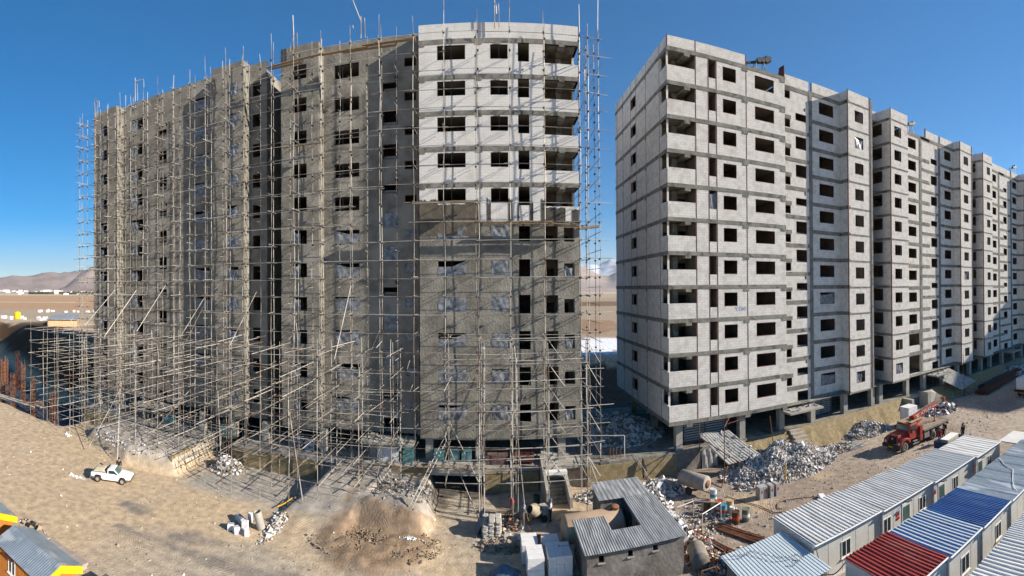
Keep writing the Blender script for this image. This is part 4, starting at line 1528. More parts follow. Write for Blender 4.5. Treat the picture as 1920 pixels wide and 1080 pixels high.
# ---- corrugated sheet helper
def corr(mb, x0, x1, y0, y1, z00, z10, z11, z01, pitch=0.28, amp=0.045, along='y', th=0.012, m=0, trap=True, offs=0.0):
    """ribs run along 'along'; z at corners (x0y0, x1y0, x1y1, x0y1)"""
    def zc(u, v):
        return (z00 * (1 - u) + z10 * u) * (1 - v) + (z01 * (1 - u) + z11 * u) * v
    W = (x1 - x0) if along == 'y' else (y1 - y0)
    n = max(2, int(abs(W) / pitch))
    pts = []
    for i in range(n):
        if trap:
            pts += [((i + 0.0) / n, 0), ((i + 0.34) / n, 0), ((i + 0.46) / n, 1), ((i + 0.84) / n, 1), ((i + 0.96) / n, 0)]
        else:
            pts += [((i + 0.0) / n, 0), ((i + 0.25) / n, 0.6), ((i + 0.5) / n, 1), ((i + 0.75) / n, 0.6)]
    pts.append((1, 0))
    segs = 5
    i0 = len(mb.v)
    for (t, h) in pts:
        for s in range(segs + 1):
            q = s / segs
            u, v = (t, q) if along == 'y' else (q, t)
            mb.v.append((x0 + (x1 - x0) * u, y0 + (y1 - y0) * v, zc(u, v) + h * amp))
    for a in range(len(pts) - 1):
        for s in range(segs):
            k = i0 + a * (segs + 1) + s
            mb.f.append((k, k + segs + 1, k + segs + 2, k + 1))
            mb.mi.append(m)


# ---- awnings
def awning(label, P, post, rn_seed, mt=m_awn):
    """P: top-left, top-right, bottom-right, bottom-left"""
    a = wthing('awning', label, 'awning', (P[0][0], P[0][1], 0))
    mb = MB()
    rr = random.Random(rn_seed)
    tl, tr, br, bl = [Vector(q) for q in P]
    n = 44
    i0 = len(mb.v)
    for i in range(n + 1):
        u = i / n
        h = 0.05 * (i % 4 in (1, 2)) + 0.02 * math.sin(u * 9)
        for s in range(7):
            v = s / 6
            p_ = (tl * (1 - u) + tr * u) * (1 - v) + (bl * (1 - u) + br * u) * v
            mb.v.append((p_.x, p_.y, p_.z + h - 0.10 * math.sin(PI * v) + 0.04 * math.sin(7 * u + 3 * v)))
    for i in range(n):
        for s in range(6):
            k = i0 + i * 7 + s
            mb.f.append((k, k + 7, k + 8, k + 1))
            mb.mi.append(0)
    mb.build('sheet', mt, a)
    mb = MB()
    for k in range(75):
        u, v = rr.random(), rr.random()
        p_ = (tl * (1 - u) + tr * u) * (1 - v) + (bl * (1 - u) + br * u) * v
        mb.rock((p_.x, p_.y, p_.z + 0.07), rr.uniform(0.06, 0.16) * (2.2 if k < 4 else 1), rr)
    mb.build('debris', m_rubble, a, kind='stuff')
    for q in post:
        mb = MB()
        mb.tube(q[0], q[1], 0.045, 6)
        mb.build('post', m_rust, a)
    return a


awning('grey sheet awning sloping down beside the silver door, dusty with chips', [(19.1, 39.4, 3.5), (22.5, 39.4, 3.35), (24.6, 36.8, 1.35), (20.9, 36.8, 1.15)],
       [((19.2, 39.3, 4.5), (19.2, 39.3, 2.0)), ((21.0, 37.0, 1.1), (19.3, 35.2, 0)), ((24.3, 36.9, 1.3), (25.4, 38.3, 0.5)), ((20.3, 36.4, 4.9), (20.0, 35.9, 0)), ((26.2, 37.7, 4.6), (26.5, 37.4, 1.2)),
        ((19.0, 38.9, 3.4), (23.6, 34.0, 0.1)), ((22.4, 39.5, 4.0), (24.3, 39.6, 4.2)), ((20.3, 36.4, 4.8), (22.5, 39.3, 4.7))], 2)
awning('long pale sheet awning under the second stair tower, rubble on its top edge', [(56.8, 40.0, 4.1), (61.8, 40.0, 4.2), (66.0, 37.3, 1.7), (61.2, 37.3, 1.2)],
       [((57, 39.8, 4.0), (57, 39.8, 2.0)), ((61.4, 37.4, 1.2), (62.8, 36.2, 0)), ((62.3, 37.6, 6.5), (62.3, 37.4, 0)), ((58.5, 39.0, 3.4), (60.5, 39.8, 2.0))], 5)


# ---- rubble heaps
def heap(name, label, cat, cx, cy, rx_, ry_, h, n, smin, smax, mats, seed, zb=0.0, wts=(0.6, 0.25, 0.15), core=True, group=None, peak=1.3):
    rr = random.Random(seed)
    mb = MB()
    def zz(dx, dy):
        q = math.hypot(dx / rx_, dy / ry_)
        return h * max(0, 1 - q) ** (1 / peak) * (0.85 + 0.3 * math.sin(dx * 1.7 + seed) * math.sin(dy * 1.9))
    if core:
        i0 = len(mb.v)
        N = 24
        for a in range(N + 1):
            for b2 in range(N + 1):
                dx, dy = (a / N * 2 - 1) * rx_, (b2 / N * 2 - 1) * ry_
                mb.v.append((cx + dx, cy + dy, zb - 0.08 + max(0, zz(dx, dy))))
        for a in range(N):
            for b2 in range(N):
                k = i0 + a * (N + 1) + b2
                mb.f.append((k, k + N + 1, k + N + 2, k + 1))
                mb.mi.append(1)
    for k in range(n):
        an, q = rr.uniform(0, 6.283), rr.random() ** 0.55 * 1.12
        dx, dy = q * rx_ * math.cos(an), q * ry_ * math.sin(an)
        s = rr.uniform(smin, smax) * (1 if rr.random() < 0.9 else 1.7)
        mi = 0 if rr.random() < wts[0] else (1 if rr.random() < wts[1] / (wts[1] + wts[2]) else 2)
        mb.rock((cx + dx, cy + dy, zb + max(0, zz(dx, dy)) + s * 0.1), s, rr, mi)
    return single(mb, name, mats, label, cat, group, kind='stuff')


m_clod = mat('brown_clod', (0.24, 0.165, 0.105), (0.16, 0.11, 0.07), scale=2, rough=1)
RM = [m_rubble, m_rubg, m_rubb]
heap('rubble', 'biggest heap of broken white blocks in front of the first awning and steps', 'rubble heap', 26.6, 36.4, 5.8, 3.3, 2.4, 9000, 0.06, 0.28, RM, 1, 0, (0.52, 0.33, 0.15))
heap('rubble', 'lower spread of white block rubble trailing towards the steps', 'rubble heap', 32.5, 36.2, 3.6, 1.5, 0.3, 500, 0.06, 0.26, RM, 2, 0, (0.6, 0.2, 0.2), core=False)
heap('rubble', 'second rubble heap against the stone embankment left of the crane truck', 'rubble heap', 40.2, 37.9, 3.5, 1.9, 1.3, 2600, 0.06, 0.28, RM, 3, 0, (0.40, 0.33, 0.27))
heap('rubble', 'shaded blue-white rubble heap between the two blocks', 'rubble heap', 13.6, 48.5, 4.6, 5.2, 1.4, 2400, 0.1, 0.4, RM, 4, 1.95, (0.65, 0.25, 0.1))
heap('rubble', 'pale stone heap on grey ground under the left scaffolding', 'rubble heap', -24.2, 38.0, 1.7, 1.3, 1.5, 420, 0.12, 0.36, RM, 5, 0.0, (0.55, 0.1, 0.35))
heap('waste', 'ridge of crumpled white plastic film along the U-shaped shed', 'waste heap', 12.6, 33.0, 1.3, 5.2, 0.9, 1700, 0.08, 0.42, [m_film, m_rubg, m_black], 6, 0, (0.6, 0.3, 0.1))
heap('rubble', 'shaded rubble at the foot of the yellow wall left of the tank trailer', 'rubble heap', 14.4, 37.2, 2.4, 1.5, 0.8, 500, 0.12, 0.4, RM, 7, 0, (0.6, 0.25, 0.15))
heap('rubble', 'low white rubble between the yellow wall and the U-shaped shed', 'rubble heap', 9.9, 37.6, 2.6, 1.5, 0.5, 420, 0.1, 0.36, RM, 8, 0, (0.55, 0.2, 0.25))
heap('rubble', 'line of broken rubble edging the left side of the earth ramp', 'rubble heap', -15.1, 33.2, 0.7, 4.8, 0.5, 900, 0.06, 0.24, RM, 9, 0.05, (0.45, 0.3, 0.25))
heap('waste', 'tangled scrap and white bags behind the crane boom', 'waste heap', 53.0, 35.6, 3.0, 1.4, 1.2, 620, 0.12, 0.45, [m_film, m_rubg, m_rust], 10, 0, (0.35, 0.4, 0.25))
heap('rubble', 'spread of bluish white rubble in shade at the far right', 'rubble heap', 85, 39.0, 8, 2.4, 0.8, 1100, 0.15, 0.5, RM, 11, 0.0, (0.7, 0.2, 0.1))
heap('rubble', 'brown and white chips around the oil drums', 'rubble heap', 15.6, 31.0, 2.0, 2.2, 0.15, 460, 0.06, 0.22, RM, 12, 0, (0.35, 0.25, 0.4), core=False)
heap('waste', 'scrap, timber and chips between the wall of the U-shaped shed and the steel bars', 'waste heap', 13.4, 27.4, 1.3, 3.2, 0.4, 700, 0.08, 0.3, [m_film, m_rust2, m_rubb], 13, 0, (0.3, 0.45, 0.25), core=False)
heap('rubble', 'thin scatter of white chips beside the tall rubble heap', 'rubble heap', 23.6, 34.2, 3.0, 1.2, 0.25, 420, 0.08, 0.26, RM, 14, 0, (0.6, 0.25, 0.15), core=False)
heap('rubble', 'scattered stone chips on the broken concrete pad', 'rubble heap', -34, 34.9, 4.6, 2.2, 0.1, 220, 0.05, 0.2, RM, 15, 1.5, (0.6, 0.25, 0.15), core=False)
heap('loose_earth', 'small heap of brown clods behind the block pallets', 'earth heap', 1.0, 31.3, 1.9, 0.9, 0.5, 320, 0.08, 0.28, [m_rubb, m_rubb, m_rubg], 16, 0, (0.7, 0.2, 0.1))
heap('loose_earth', 'brown dug clods strewn below the broken earth bank', 'earth', -7.9, 30.6, 4.4, 2.2, 0.1, 1100, 0.03, 0.15, [m_clod, m_rubb, m_rubg], 52, 0.2, (0.6, 0.3, 0.1), core=False)
heap('rubble', 'broken chips and litter on the flat top of the earth bank', 'rubble', -7.2, 36.2, 2.3, 2.4, 0.1, 420, 0.04, 0.18, RM, 53, 1.38, (0.3, 0.5, 0.2), core=False)
heap('sand', 'small damp sand heap beside the concrete mixer', 'sand heap', 5.6, 33.6, 1.7, 1.1, 0.6, 40, 0.04, 0.12, [m_rubb, m_rubb, m_rubg], 17, 0)
for k, (x, y, lb) in enumerate(((-43.6, 33.9, 'white lime spill left of the broken pad'), (-33.6, 27.0, 'white lime spill under the front of the pickup'), (-5.4, 31.3, 'white spill beside the basement driveway'))):
    rr = random.Random(k)
    mb = MB()
    for q in range(26):
        mb.rock((x + rr.gauss(0, 0.35), y + rr.gauss(0, 0.16), gh(x, y) + 0.03), rr.uniform(0.1, 0.3), rr)
    single(mb, 'lime_spill', m_film, lb, 'spill', kind='stuff')
# scattered stones
rr = random.Random(77)
mb = MB()
for k in range(5200):
    if rr.random() < 0.65:
        x, y = rr.uniform(12, 60), rr.uniform(24.8, 37.6)
        if y < 25.4 and x > 16:
            continue
    else:
        x, y = rr.uniform(-60, 12), rr.uniform(18, 38)
        if x > 5 and y < 35:
            continue
    s = rr.uniform(0.03, 0.11) * (1 if rr.random() < 0.93 else 2.2)
    mb.rock((x, y, gh(x, y) + s * 0.15), s, rr, 0 if rr.random() < 0.3 else (1 if rr.random() < 0.5 else 2))
o = mb.build('loose_stones', RM)
tag(o, 'loose stones and chips littering the dirt yard', 'stones', kind='stuff')

# ---- steel bundles
def bars(label, x0, y0, ang, L, n, w, mt, seed, z=0.05, r=0.03, layers=2):
    rr = random.Random(seed)
    mb = MB()
    d = Vector((math.cos(ang), math.sin(ang), 0))
    q = Vector((-math.sin(ang), math.cos(ang), 0))
    for k in range(n):
        o_ = Vector((x0, y0, 0)) + q * rr.uniform(-w / 2, w / 2) + d * rr.uniform(-0.5, 0.5)
        z_ = z + rr.randrange(layers) * r * 2
        a2 = d * L * rr.uniform(0.75, 1) + q * rr.uniform(-0.15, 0.15)
        mb.tube((o_.x, o_.y, z_), (o_.x + a2.x, o_.y + a2.y, z_ + rr.uniform(0, 0.05)), r, 5)
    return single(mb, 'steel_bars', mt, label, 'steel bars')


bars('rusty steel bars lying between the oil drums and the cabins', 15.9, 29.6, -1.10, 4.6, 16, 0.9, m_rust2, 1, 0.04, 0.045)
bars('dark rusty angle bars beside the U-shaped shed', 13.7, 30.0, -1.25, 4.0, 12, 0.6, m_rust, 2, 0.06, 0.05)
for k, (x, y, a, L, w, mt, lb) in enumerate(((64, 35.4, 0.10, 16, 2.2, m_rust, 'wide red-brown steel stack nearest the road at far right'), (68, 37.3, 0.08, 12, 1.1, m_dark, 'dark steel stack between red ones at far right'),
                                           (74, 37.6, 0.05, 12, 1.8, m_rust, 'red-brown steel stack by the shaded rubble at far right'))):
    bars(lb, x, y, a, L, 60, w, mt, 20 + k, 0.08, 0.07, 5)
# pile of pipes in the pit foreground
bars('bundle of pale beams lying on the pit edge at far left', -66, 36.6, 0.10, 11, 10, 1.2, m_conc_l, 31, 0.1, 0.14, 2)
bars('short rusty bundle across the pale beams at far left', -58.5, 37.6, 0.3, 3, 14, 0.8, m_rust2, 32, 0.4, 0.05, 3)
# starter bars of the next block's columns
k = 0
cspots = [(-72.2, 41.1, 7.6), (-66.2, 39.6, 6.2), (-69.0, 43.4, 7.4), (-60.5, 39.9, 6.6), (-54.0, 39.0, 5.6), (-80, 49, 7.6), (-72, 50, 7.4), (-64, 50, 7.6), (-56, 50, 7.2), (-86, 58, 7.6), (-78, 58, 7.5), (-70, 58, 7.4),
          (-62, 56, 7.3), (-90, 50, 7.3), (-52, 46, 6.6), (-76, 44, 7.3)]
for (x, y, h) in cspots:
    rr = random.Random(k)
    mb = MB()
    for a in range(6):
        for s in (-1, 1):
            mb.tube((x - 0.3 + a * 0.12, y + s * 0.28, -3), (x - 0.3 + a * 0.12 + rr.uniform(-.05, .05), y + s * 0.28, -3 + h * rr.uniform(0.92, 1.08)), 0.03, 5)
    for a in range(12):
        z = -2.9 + a * h / 12
        mb.box(x - 0.33, x + 0.33, y - 0.31, y + 0.31, z, z + 0.03)
    single(mb, 'column_rebar', m_rust2 if y < 45 else m_rust, 'tall rusty rebar cage for a column standing in the pit beside the block', 'rebar cage', 'rebar cages in the pit')
    k += 1
# basement slab in the pit
mb = MB()
for a in range(9):
    for b2 in range(3):
        mb.box(-92 + a * 4.8, -87.6 + a * 4.8, 39.8 + b2 * 6.2, 45.6 + b2 * 6.2, -2.99, -2.86)
single(mb, 'basement_slab', mat('dark_blue_grey_slab', (0.075, 0.08, 0.095), (0.05, 0.055, 0.07), scale=0.8, rough=0.75), 'dark blue-grey foundation slab panels on the pit floor', 'foundation slab')  # one dark blue-grey tone over all the pit panels


# ---- hoist winches on the roof
def winch(x, y, z, s, label):
    t_ = thing('roof_winch', label, 'winch', (x, y, z))
    mb = MB()
    for a, b2 in ((-0.9, -0.5), (-0.9, 0.5), (0.9, -0.5), (0.9, 0.5)):
        mb.tube((a * s, b2 * s, 0), (a * 0.55 * s, b2 * 0.3 * s, 2.2 * s), 0.06, 5)
    mb.tube((-0.6 * s, -0.3 * s, 1.2 * s), (0.6 * s, 0.3 * s, 1.2 * s), 0.05, 5)
    mb.build('leg_frame', m_pole, t_)
    mb = MB()
    mb.hexa([(-1.7 * s, -0.12, 1.5 * s), (1.3 * s, -0.12, 2.2 * s), (1.3 * s, 0.12, 2.2 * s), (-1.7 * s, 0.12, 1.5 * s), (-1.7 * s, -0.12, 1.7 * s), (1.3 * s, -0.12, 2.5 * s), (1.3 * s, 0.12, 2.5 * s), (-1.7 * s, 0.12, 1.7 * s)])
    mb.tube((-1.7 * s, 0, 1.6 * s), (-2.0 * s, 0, 0.2), 0.06, 5)
    mb.build('jib', m_dark, t_)
    mb = MB()
    for q in range(3):
        M_ = Matrix.Translation((0.9 * s - 0.55 * q * s, -0.16, 2.45 * s - 0.14 * q)) @ Matrix.Rotation(PI / 2, 4, 'X')
        mb.lathe([(0.1, -0.16), (0.30 * s, -0.16), (0.30 * s, 0.16), (0.1, 0.16)], 12, 0, M_)
    mb.box(0.75 * s, 1.5 * s, -0.3, 0.3, 2.4 * s, 2.9 * s)
    mb.build('drum', m_dark, t_)
    return t_


winch(28.1, 41.9, 40.1, 0.95, 'brown hoist winch on the front roof edge of the bare tower')
winch(54.8, 42.2, 39.9, 0.8, 'small dark winch on the roof over the second stair tower')
winch(91.5, 42.2, 41.1, 0.9, 'farthest small winch on the roof at the right picture edge')
# ================================================================== sheds, cabins, containers
def rib_roof(parent, name, mt, x0, x1, y0, y1, z0, pitch=0.28, amp=0.05, dz=0.0, skew=0.0):
    mb = MB()
    i0 = 0
    n = max(2, int((x1 - x0) / pitch))
    pts = []
    for i in range(n):
        pts += [((i + 0.0) / n, 0), ((i + 0.42) / n, 0), ((i + 0.52) / n, 1), ((i + 0.84) / n, 1), ((i + 0.94) / n, 0)]
    pts.append((1, 0))
    S = 6
    for (t_, h) in pts:
        for s in range(S + 1):
            v = s / S
            mb.v.append((x0 + (x1 - x0) * t_, y0 + (y1 - y0) * v + skew * t_, z0 + dz * v + h * amp + 0.012 * math.sin(t_ * 23 + v * 4)))
    for a in range(len(pts) - 1):
        for s in range(S):
            k = a * (S + 1) + s
            mb.f.append((k, k + S + 1, k + S + 2, k + 1))
            mb.mi.append(0)
    return mb.build(name, mt, parent)


m_wroof = mat('dusty_white_roof', (0.70, 0.70, 0.675), (0.56, 0.555, 0.53), scale=1.6, rough=0.55, stretch=(1, 0.3, 1), c3=(0.40, 0.37, 0.33), scale3=0.8, lo3=0.56, hi3=0.82)
m_panelroof = mat('weathered_blue_grey_roof', (0.40, 0.44, 0.47), (0.31, 0.35, 0.38), scale=0.8, rough=0.5, stretch=(1, 0.3, 1), metallic=0.2)
m_frame = mat('white_window_frame', (0.78, 0.78, 0.76), (0.7, 0.7, 0.68), scale=2, rough=0.4)
m_signred = mat('red_sign', (0.45, 0.02, 0.02), (0.40, 0.02, 0.02), scale=2, rough=0.5)


def cab_window(par, x0, x1, y, z0, z1, glass=m_glass, n=2, shade=False):
    """window proud of a wall that faces -Y"""
    mb = MB()
    t_ = 0.055
    mb.box(x0, x1, y - 0.03, y + 0.02, z0, z0 + t_)
    mb.box(x0, x1, y - 0.03, y + 0.02, z1 - t_, z1)
    for k in range(n + 1):
        xx = x0 + (x1 - x0 - t_) * k / n
        mb.box(xx, xx + t_, y - 0.03, y + 0.02, z0 + t_, z1 - t_)
    mb.box(x0 - 0.05, x1 + 0.05, y - 0.09, y - 0.031, z0 - 0.06, z0 - 0.005)
    f_ = mb.build('window', m_frame, par)
    g = MB()
    g.box(x0 + 0.03, x1 - 0.03, y - 0.012, y + 0.01, z0 + 0.03, z1 - 0.03)
    go_ = g.build('pane', glass, f_) if False else None
    OFF[f_] = OFF[par]
    go_ = g.build('pane', glass, f_)
    return f_


def cabin(label, x0, x1, y0, y1, h, roofm, pitch, wins, door=None, dz=0.0, amp=0.05, signs=2, group=None, wallm=m_cabwall, end_win=False, overhang=0.12, roofname='roof'):
    c_ = wthing('site_cabin', label, 'site cabin', ((x0 + x1) / 2, (y0 + y1) / 2, 0), group=group)
    mb = MB()
    mb.box(x0 + 0.02, x1 - 0.02, y0, y1, 0.05, h - 0.06)
    mb.box(x0 + 0.01, x1 - 0.01, y0 - 0.02, y1 + 0.02, 0.0, 0.14)
    # vertical panel joints
    nj = int((x1 - x0) / 1.0)
    for k in range(1, nj):
        xx = x0 + (x1 - x0) * k / nj
        mb.box(xx - 0.012, xx + 0.012, y0 - 0.008, y0 + 0.02, 0.14, h - 0.2)
    mb.box(x0, x0 + 0.10, y0 - 0.025, y0 + 0.08, 0.14, h - 0.18)
    mb.box(x1 - 0.10, x1, y0 - 0.025, y0 + 0.08, 0.14, h - 0.18)
    mb.build('body', wallm, c_)
    for ya in (y0, y1):
        mb = MB()
        mb.box(x0, x1, ya - 0.06, ya + 0.06, h - 0.18, h - 0.02)
        mb.build('eave_beam', m_frame, c_)
    mb = MB()
    mb.tube((x0, y0 - 0.14, h - 0.04), (x1, y0 - 0.14, h - 0.04), 0.05, 6)
    mb.build('gutter', m_frame, c_)
    rib_roof(c_, roofname, roofm, x0 + 0.01, x1 - 0.01, y0 - overhang, y1 + 0.10, h, pitch, amp, dz)
    for (a, b_2) in wins:
        cab_window(c_, a, b_2, y0, 0.95, 1.95)
    if door:
        d_ = MB()
        d_.box(door, door + 0.95, y0 - 0.03, y0 + 0.02, 0.14, 2.2)
        do = d_.build('door', m_frame, c_)
        OFF[do] = OFF[c_]
        d_ = MB()
        d_.box(door + 0.12, door + 0.83, y0 - 0.045, y0 - 0.031, 1.05, 2.0)
        d_.build('pane', m_glassg, do)
        d_ = MB()
        d_.box(door + 0.80, door + 0.88, y0 - 0.09, y0 - 0.031, 1.0, 1.05)
        d_.build('handle', m_dark, do)
        for q in range(signs):
            s_ = MB()
            s_.box(door - 0.62, door - 0.30, y0 - 0.03, y0 - 0.005, 1.62 - q * 0.25, 1.8 - q * 0.25)
            s_.build('sign', m_signred, c_)
        l_ = MB()
        l_.tube((door + 0.2, y0 - 0.02, 2.32), (door + 0.3, y0 - 0.3, 2.38), 0.03, 5)
        l_.tube((door + 0.3, y0 - 0.3, 2.38), (door + 0.75, y0 - 0.3, 2.36), 0.05, 6)
        l_.build('lamp', m_dark, c_)
    return c_


cabin('white site cabin with bright ribbed roof, nearest of the long row', 17.1, 22.9, 20.3, 24.3, 2.6, m_wroof, 0.29, [(19.3, 20.1), (22.0, 22.8)][:1])
cabin('white site cabin with bright ribbed roof, second in the long row', 22.93, 28.6, 20.15, 24.1, 2.6, m_wroof, 0.29, [(23.0, 23.8), (27.0, 27.8)], 25.0)
cabin('white site cabin with smooth blue-grey roof sheets, third in the long row', 28.63, 34.6, 19.95, 23.8, 2.6, m_panelroof, 0.42, [(31.3, 32.1)], 29.2, amp=0.022, signs=1)
cabin('white site cabin with pale fine-ribbed roof, farthest in the long row', 34.63, 39.2, 19.7, 23.5, 2.6, m_wroof, 0.5, [(36.7, 37.5)], 34.9, amp=0.03, signs=1)
m_redroof = mat('red_ribbed_roof_paint', (0.36, 0.06, 0.05), (0.25, 0.035, 0.032), scale=1.2, rough=0.6, stretch=(1, 0.3, 1), c3=(0.36, 0.17, 0.14), scale3=0.9, lo3=0.55, hi3=0.8)
m_lbroof = mat('pale_blue_ribbed_roof', (0.50, 0.60, 0.64), (0.40, 0.49, 0.54), scale=1.2, rough=0.6, stretch=(1, 0.3, 1), c3=(0.38, 0.41, 0.42), scale3=0.9, lo3=0.58, hi3=0.8)
m_bluroof = mat('deep_blue_ribbed_roof', (0.045, 0.14, 0.36), (0.035, 0.10, 0.28), scale=1.2, rough=0.6, stretch=(1, 0.3, 1), c3=(0.13, 0.22, 0.36), scale3=0.9, lo3=0.55, hi3=0.8)
m_blucorr = mat('blue_valley_paint', (0.015, 0.05, 0.22), (0.01, 0.04, 0.18), scale=1, rough=0.6)
cabin('site cabin with red ribbed roof', 17.35, 21.0, 13.85, 17.95, 2.7, m_redroof, 0.26, [(19.0, 19.9)], amp=0.055)
lb = cabin('site cabin with pale blue roof and dark blue stripes', 21.03, 24.6, 13.7, 17.85, 2.7, m_lbroof, 0.30, [(22.3, 23.2)], amp=0.055)
mb = MB()
n = int((24.59 - 21.04) / 0.30)
for k in range(n):
    xx = 21.04 + (24.59 - 21.04) * (k + 0.21) / n
    mb.box(xx - 0.075, xx + 0.055, 13.6, 17.94, 2.715, 2.722)
mb.build('roof_stripe', m_blucorr, lb)
cabin('site cabin with deep blue ribbed roof', 24.63, 28.5, 13.6, 17.75, 2.7, m_bluroof, 0.20, [(26.4, 27.2)], amp=0.045)
m_mesh = mat('grey_blue_roof_mesh', (0.24, 0.30, 0.36), (0.17, 0.22, 0.27), scale=3, rough=0.35, metallic=0.2, stretch=(3, 0.6, 1), c3=(0.42, 0.48, 0.54), scale3=0.5, lo3=0.58, hi3=0.68)
gc = cabin('long cabin with glossy slate-blue sheet roof behind the blue-roofed one', 28.53, 40.2, 13.5, 17.7, 2.7, m_mesh, 1.5, [(31.0, 31.9), (35.3, 36.2)], amp=0.035)
mb = MB()
pts = [(34.9, 17.6, 2.78), (33.9, 16.6, 2.76), (33.2, 15.5, 2.78), (31.2, 14.6, 2.78), (30.2, 14.0, 2.76), (30.0, 13.5, 2.6)]
mb.path(pts, 0.03, 5)
mb.build('cable', m_frame, gc)
cabin('white ribbed-roof cabin at the bottom right corner', 19.6, 24.6, 8.2, 12.0, 2.45, m_wroof, 0.33, [(20.5, 21.3)], amp=0.06)
cabin('white fine-ribbed-roof cabin at the right picture edge', 24.63, 33.0, 8.3, 12.15, 2.45, m_wroof, 0.22, [(26, 26.9)], amp=0.04)
# shade passage between the far cabins
mb = MB()
mb.hexa([(39.3, 17.9, 2.5), (42.6, 17.3, 2.5), (42.6, 19.8, 2.5), (39.3, 19.8, 2.5), (39.3, 17.9, 2.6), (42.6, 17.3, 2.6), (42.6, 19.8, 2.6), (39.3, 19.8, 2.6)])
mb.box(42.2, 42.5, 17.4, 17.7, 0, 2.5)
mb.box(39.4, 39.6, 17.95, 18.15, 0, 2.5)
mb.box(42.25, 42.4, 17.7, 19.8, 0, 2.5)
single(mb, 'passage_roof', m_cabwall, 'flat passage roof joining the far ends of the two cabin rows', 'passage roof')

# ---- low blue-white lean-to roof beside the cabins
sh = wthing('lean_to_shed', 'low shed with pale blue-white sheet roof and a coil of barbed wire on it', 'shed', (14.6, 20.8, 0))
mb = MB()
corr(mb, 12.5, 16.9, 18.5, 23.0, 2.05, 2.15, 2.35, 2.2, 0.2, 0.02, 'y')
mb.build('roof', mat('pale_blue_white_sheet', (0.52, 0.60, 0.63), (0.44, 0.52, 0.56), scale=1, rough=0.45, stretch=(1, 0.3, 1)), sh)
mb = MB()
mb.box(12.7, 16.7, 18.7, 22.6, 0, 2.0)
mb.build('wall', m_render, sh)
mb = MB()
rr = random.Random(6)
P_ = [(12.8, 22.6), (13.5, 22.2), (14.1, 22.3), (14.6, 21.6), (15.0, 20.9), (15.5, 20.6), (16.0, 20.5), (16.2, 20.1), (15.7, 19.9), (15.4, 20.2)]
pp = []
for i in range(len(P_) - 1):
    for s in range(14):
        u = s / 14
        a = (i * 14 + s) * 1.25
        x = P_[i][0] * (1 - u) + P_[i + 1][0] * u
        y = P_[i][1] * (1 - u) + P_[i + 1][1] * u
        pp.append((x + 0.04 * math.cos(a), y + 0.04 * math.sin(a), 2.36 + 0.05 * math.sin(a) + 0.02))
mb.path(pp, 0.014, 4)
mb.build('barbed_wire', m_dark, sh)

# ---- U-shaped shed
us = wthing('stone_shed', 'U-shaped grey rendered shed with galvanised corrugated roof', 'shed', (8.5, 29.5, 0))
mb = MB()
corr(mb, 5.25, 11.6, 25.5, 27.65, 2.35, 2.45, 2.5, 2.42, 0.15, 0.03, 'y', trap=False)
corr(mb, 5.25, 7.45, 27.6, 29.4, 2.43, 2.45, 2.5, 2.48, 0.15, 0.03, 'y', trap=False)
corr(mb, 9.35, 11.62, 27.6, 31.6, 2.46, 2.5, 2.52, 2.5, 0.15, 0.028, 'y', trap=False)
corr(mb, 7.6, 11.4, 31.55, 34.5, 2.5, 2.55, 2.6, 2.58, 0.30, 0.02, 'y', trap=False)
mb.build('roof', m_sheet, us)
mb = MB()
wall(mb, (5.45, 25.7), (11.45, 25.7), 0, 2.33, [(0.7, 1.02, 1.75, 2.15), (2.45, 2.75, 1.8, 2.18), (4.0, 4.32, 1.85, 2.2)], 0.22)
wall(mb, (11.45, 25.7), (11.45, 34.3), 0, 2.4, (), 0.22)
wall(mb, (11.45, 34.3), (7.75, 34.3), 0, 2.5, (), 0.22)
wall(mb, (7.75, 34.3), (7.75, 31.75), 0, 2.5, (), 0.2)
wall(mb, (7.75, 31.75), (9.5, 31.75), 0, 2.5, (), 0.2)
wall(mb, (9.5, 31.75), (9.5, 27.5), 0, 2.42, [(1.0, 1.9, 0, 2.0), (2.6, 3.5, 0, 2.0)], 0.2)
wall(mb, (9.5, 27.5), (7.3, 27.5), 0, 2.4, (), 0.2)
wall(mb, (7.3, 27.5), (7.3, 29.2), 0, 2.4, (), 0.2)
wall(mb, (7.3, 29.2), (5.45, 29.2), 0, 2.4, (), 0.2)
wall(mb, (5.45, 29.2), (5.45, 25.7), 0, 2.35, (), 0.22)
mb.build('wall', m_render, us)
for x in (6.15, 7.9, 9.45):
    mb = MB()
    mb.box(x - 0.06, x + 0.38, 25.62, 25.72, 1.68 + (x - 6.15) * 0.04, 1.74 + (x - 6.15) * 0.04)
    mb.build('window_sill', m_conc_l, us)
mb = MB()
mb.box(4.25, 5.2, 28.3, 28.36, 0, 1.5)
mb.box(4.2, 4.28, 28.28, 28.4, 0, 1.55)
single(mb, 'sheet_gate', m_sheet, 'grey sheet gate leaf standing left of the U-shaped shed', 'gate')
# big rusty-cream tank lying in the U of the shed
t_ = wthing('storage_tank', 'big horizontal cream steel tank lying in the U of the shed', 'tank', (7.0, 30.5, 0))
mb = MB()
M_ = Matrix.Translation((4.95, 30.55, 1.15)) @ Matrix.Rotation(R(4), 4, 'Z') @ Matrix.Rotation(PI / 2, 4, 'Y')
mb.lathe([(0.05, -0.18), (0.75, -0.1), (1.05, 0), (1.08, 0.1), (1.08, 3.9), (1.04, 4.0), (0.7, 4.15), (0.05, 4.22)], 28, 0, M_)
mb.build('shell', mat('cream_rusty_tank', (0.42, 0.31, 0.215), (0.33, 0.24, 0.165), scale=1.2, rough=0.7, c3=(0.22, 0.10, 0.05), scale3=1.4, lo3=0.62, hi3=0.75), t_, smooth=True)
mb = MB()
mb.lathe([(0.28, 0), (0.30, 0.16), (0.34, 0.18), (0.30, 0.24)], 16, 0, Matrix.Translation((8.5, 30.8, 2.18)))
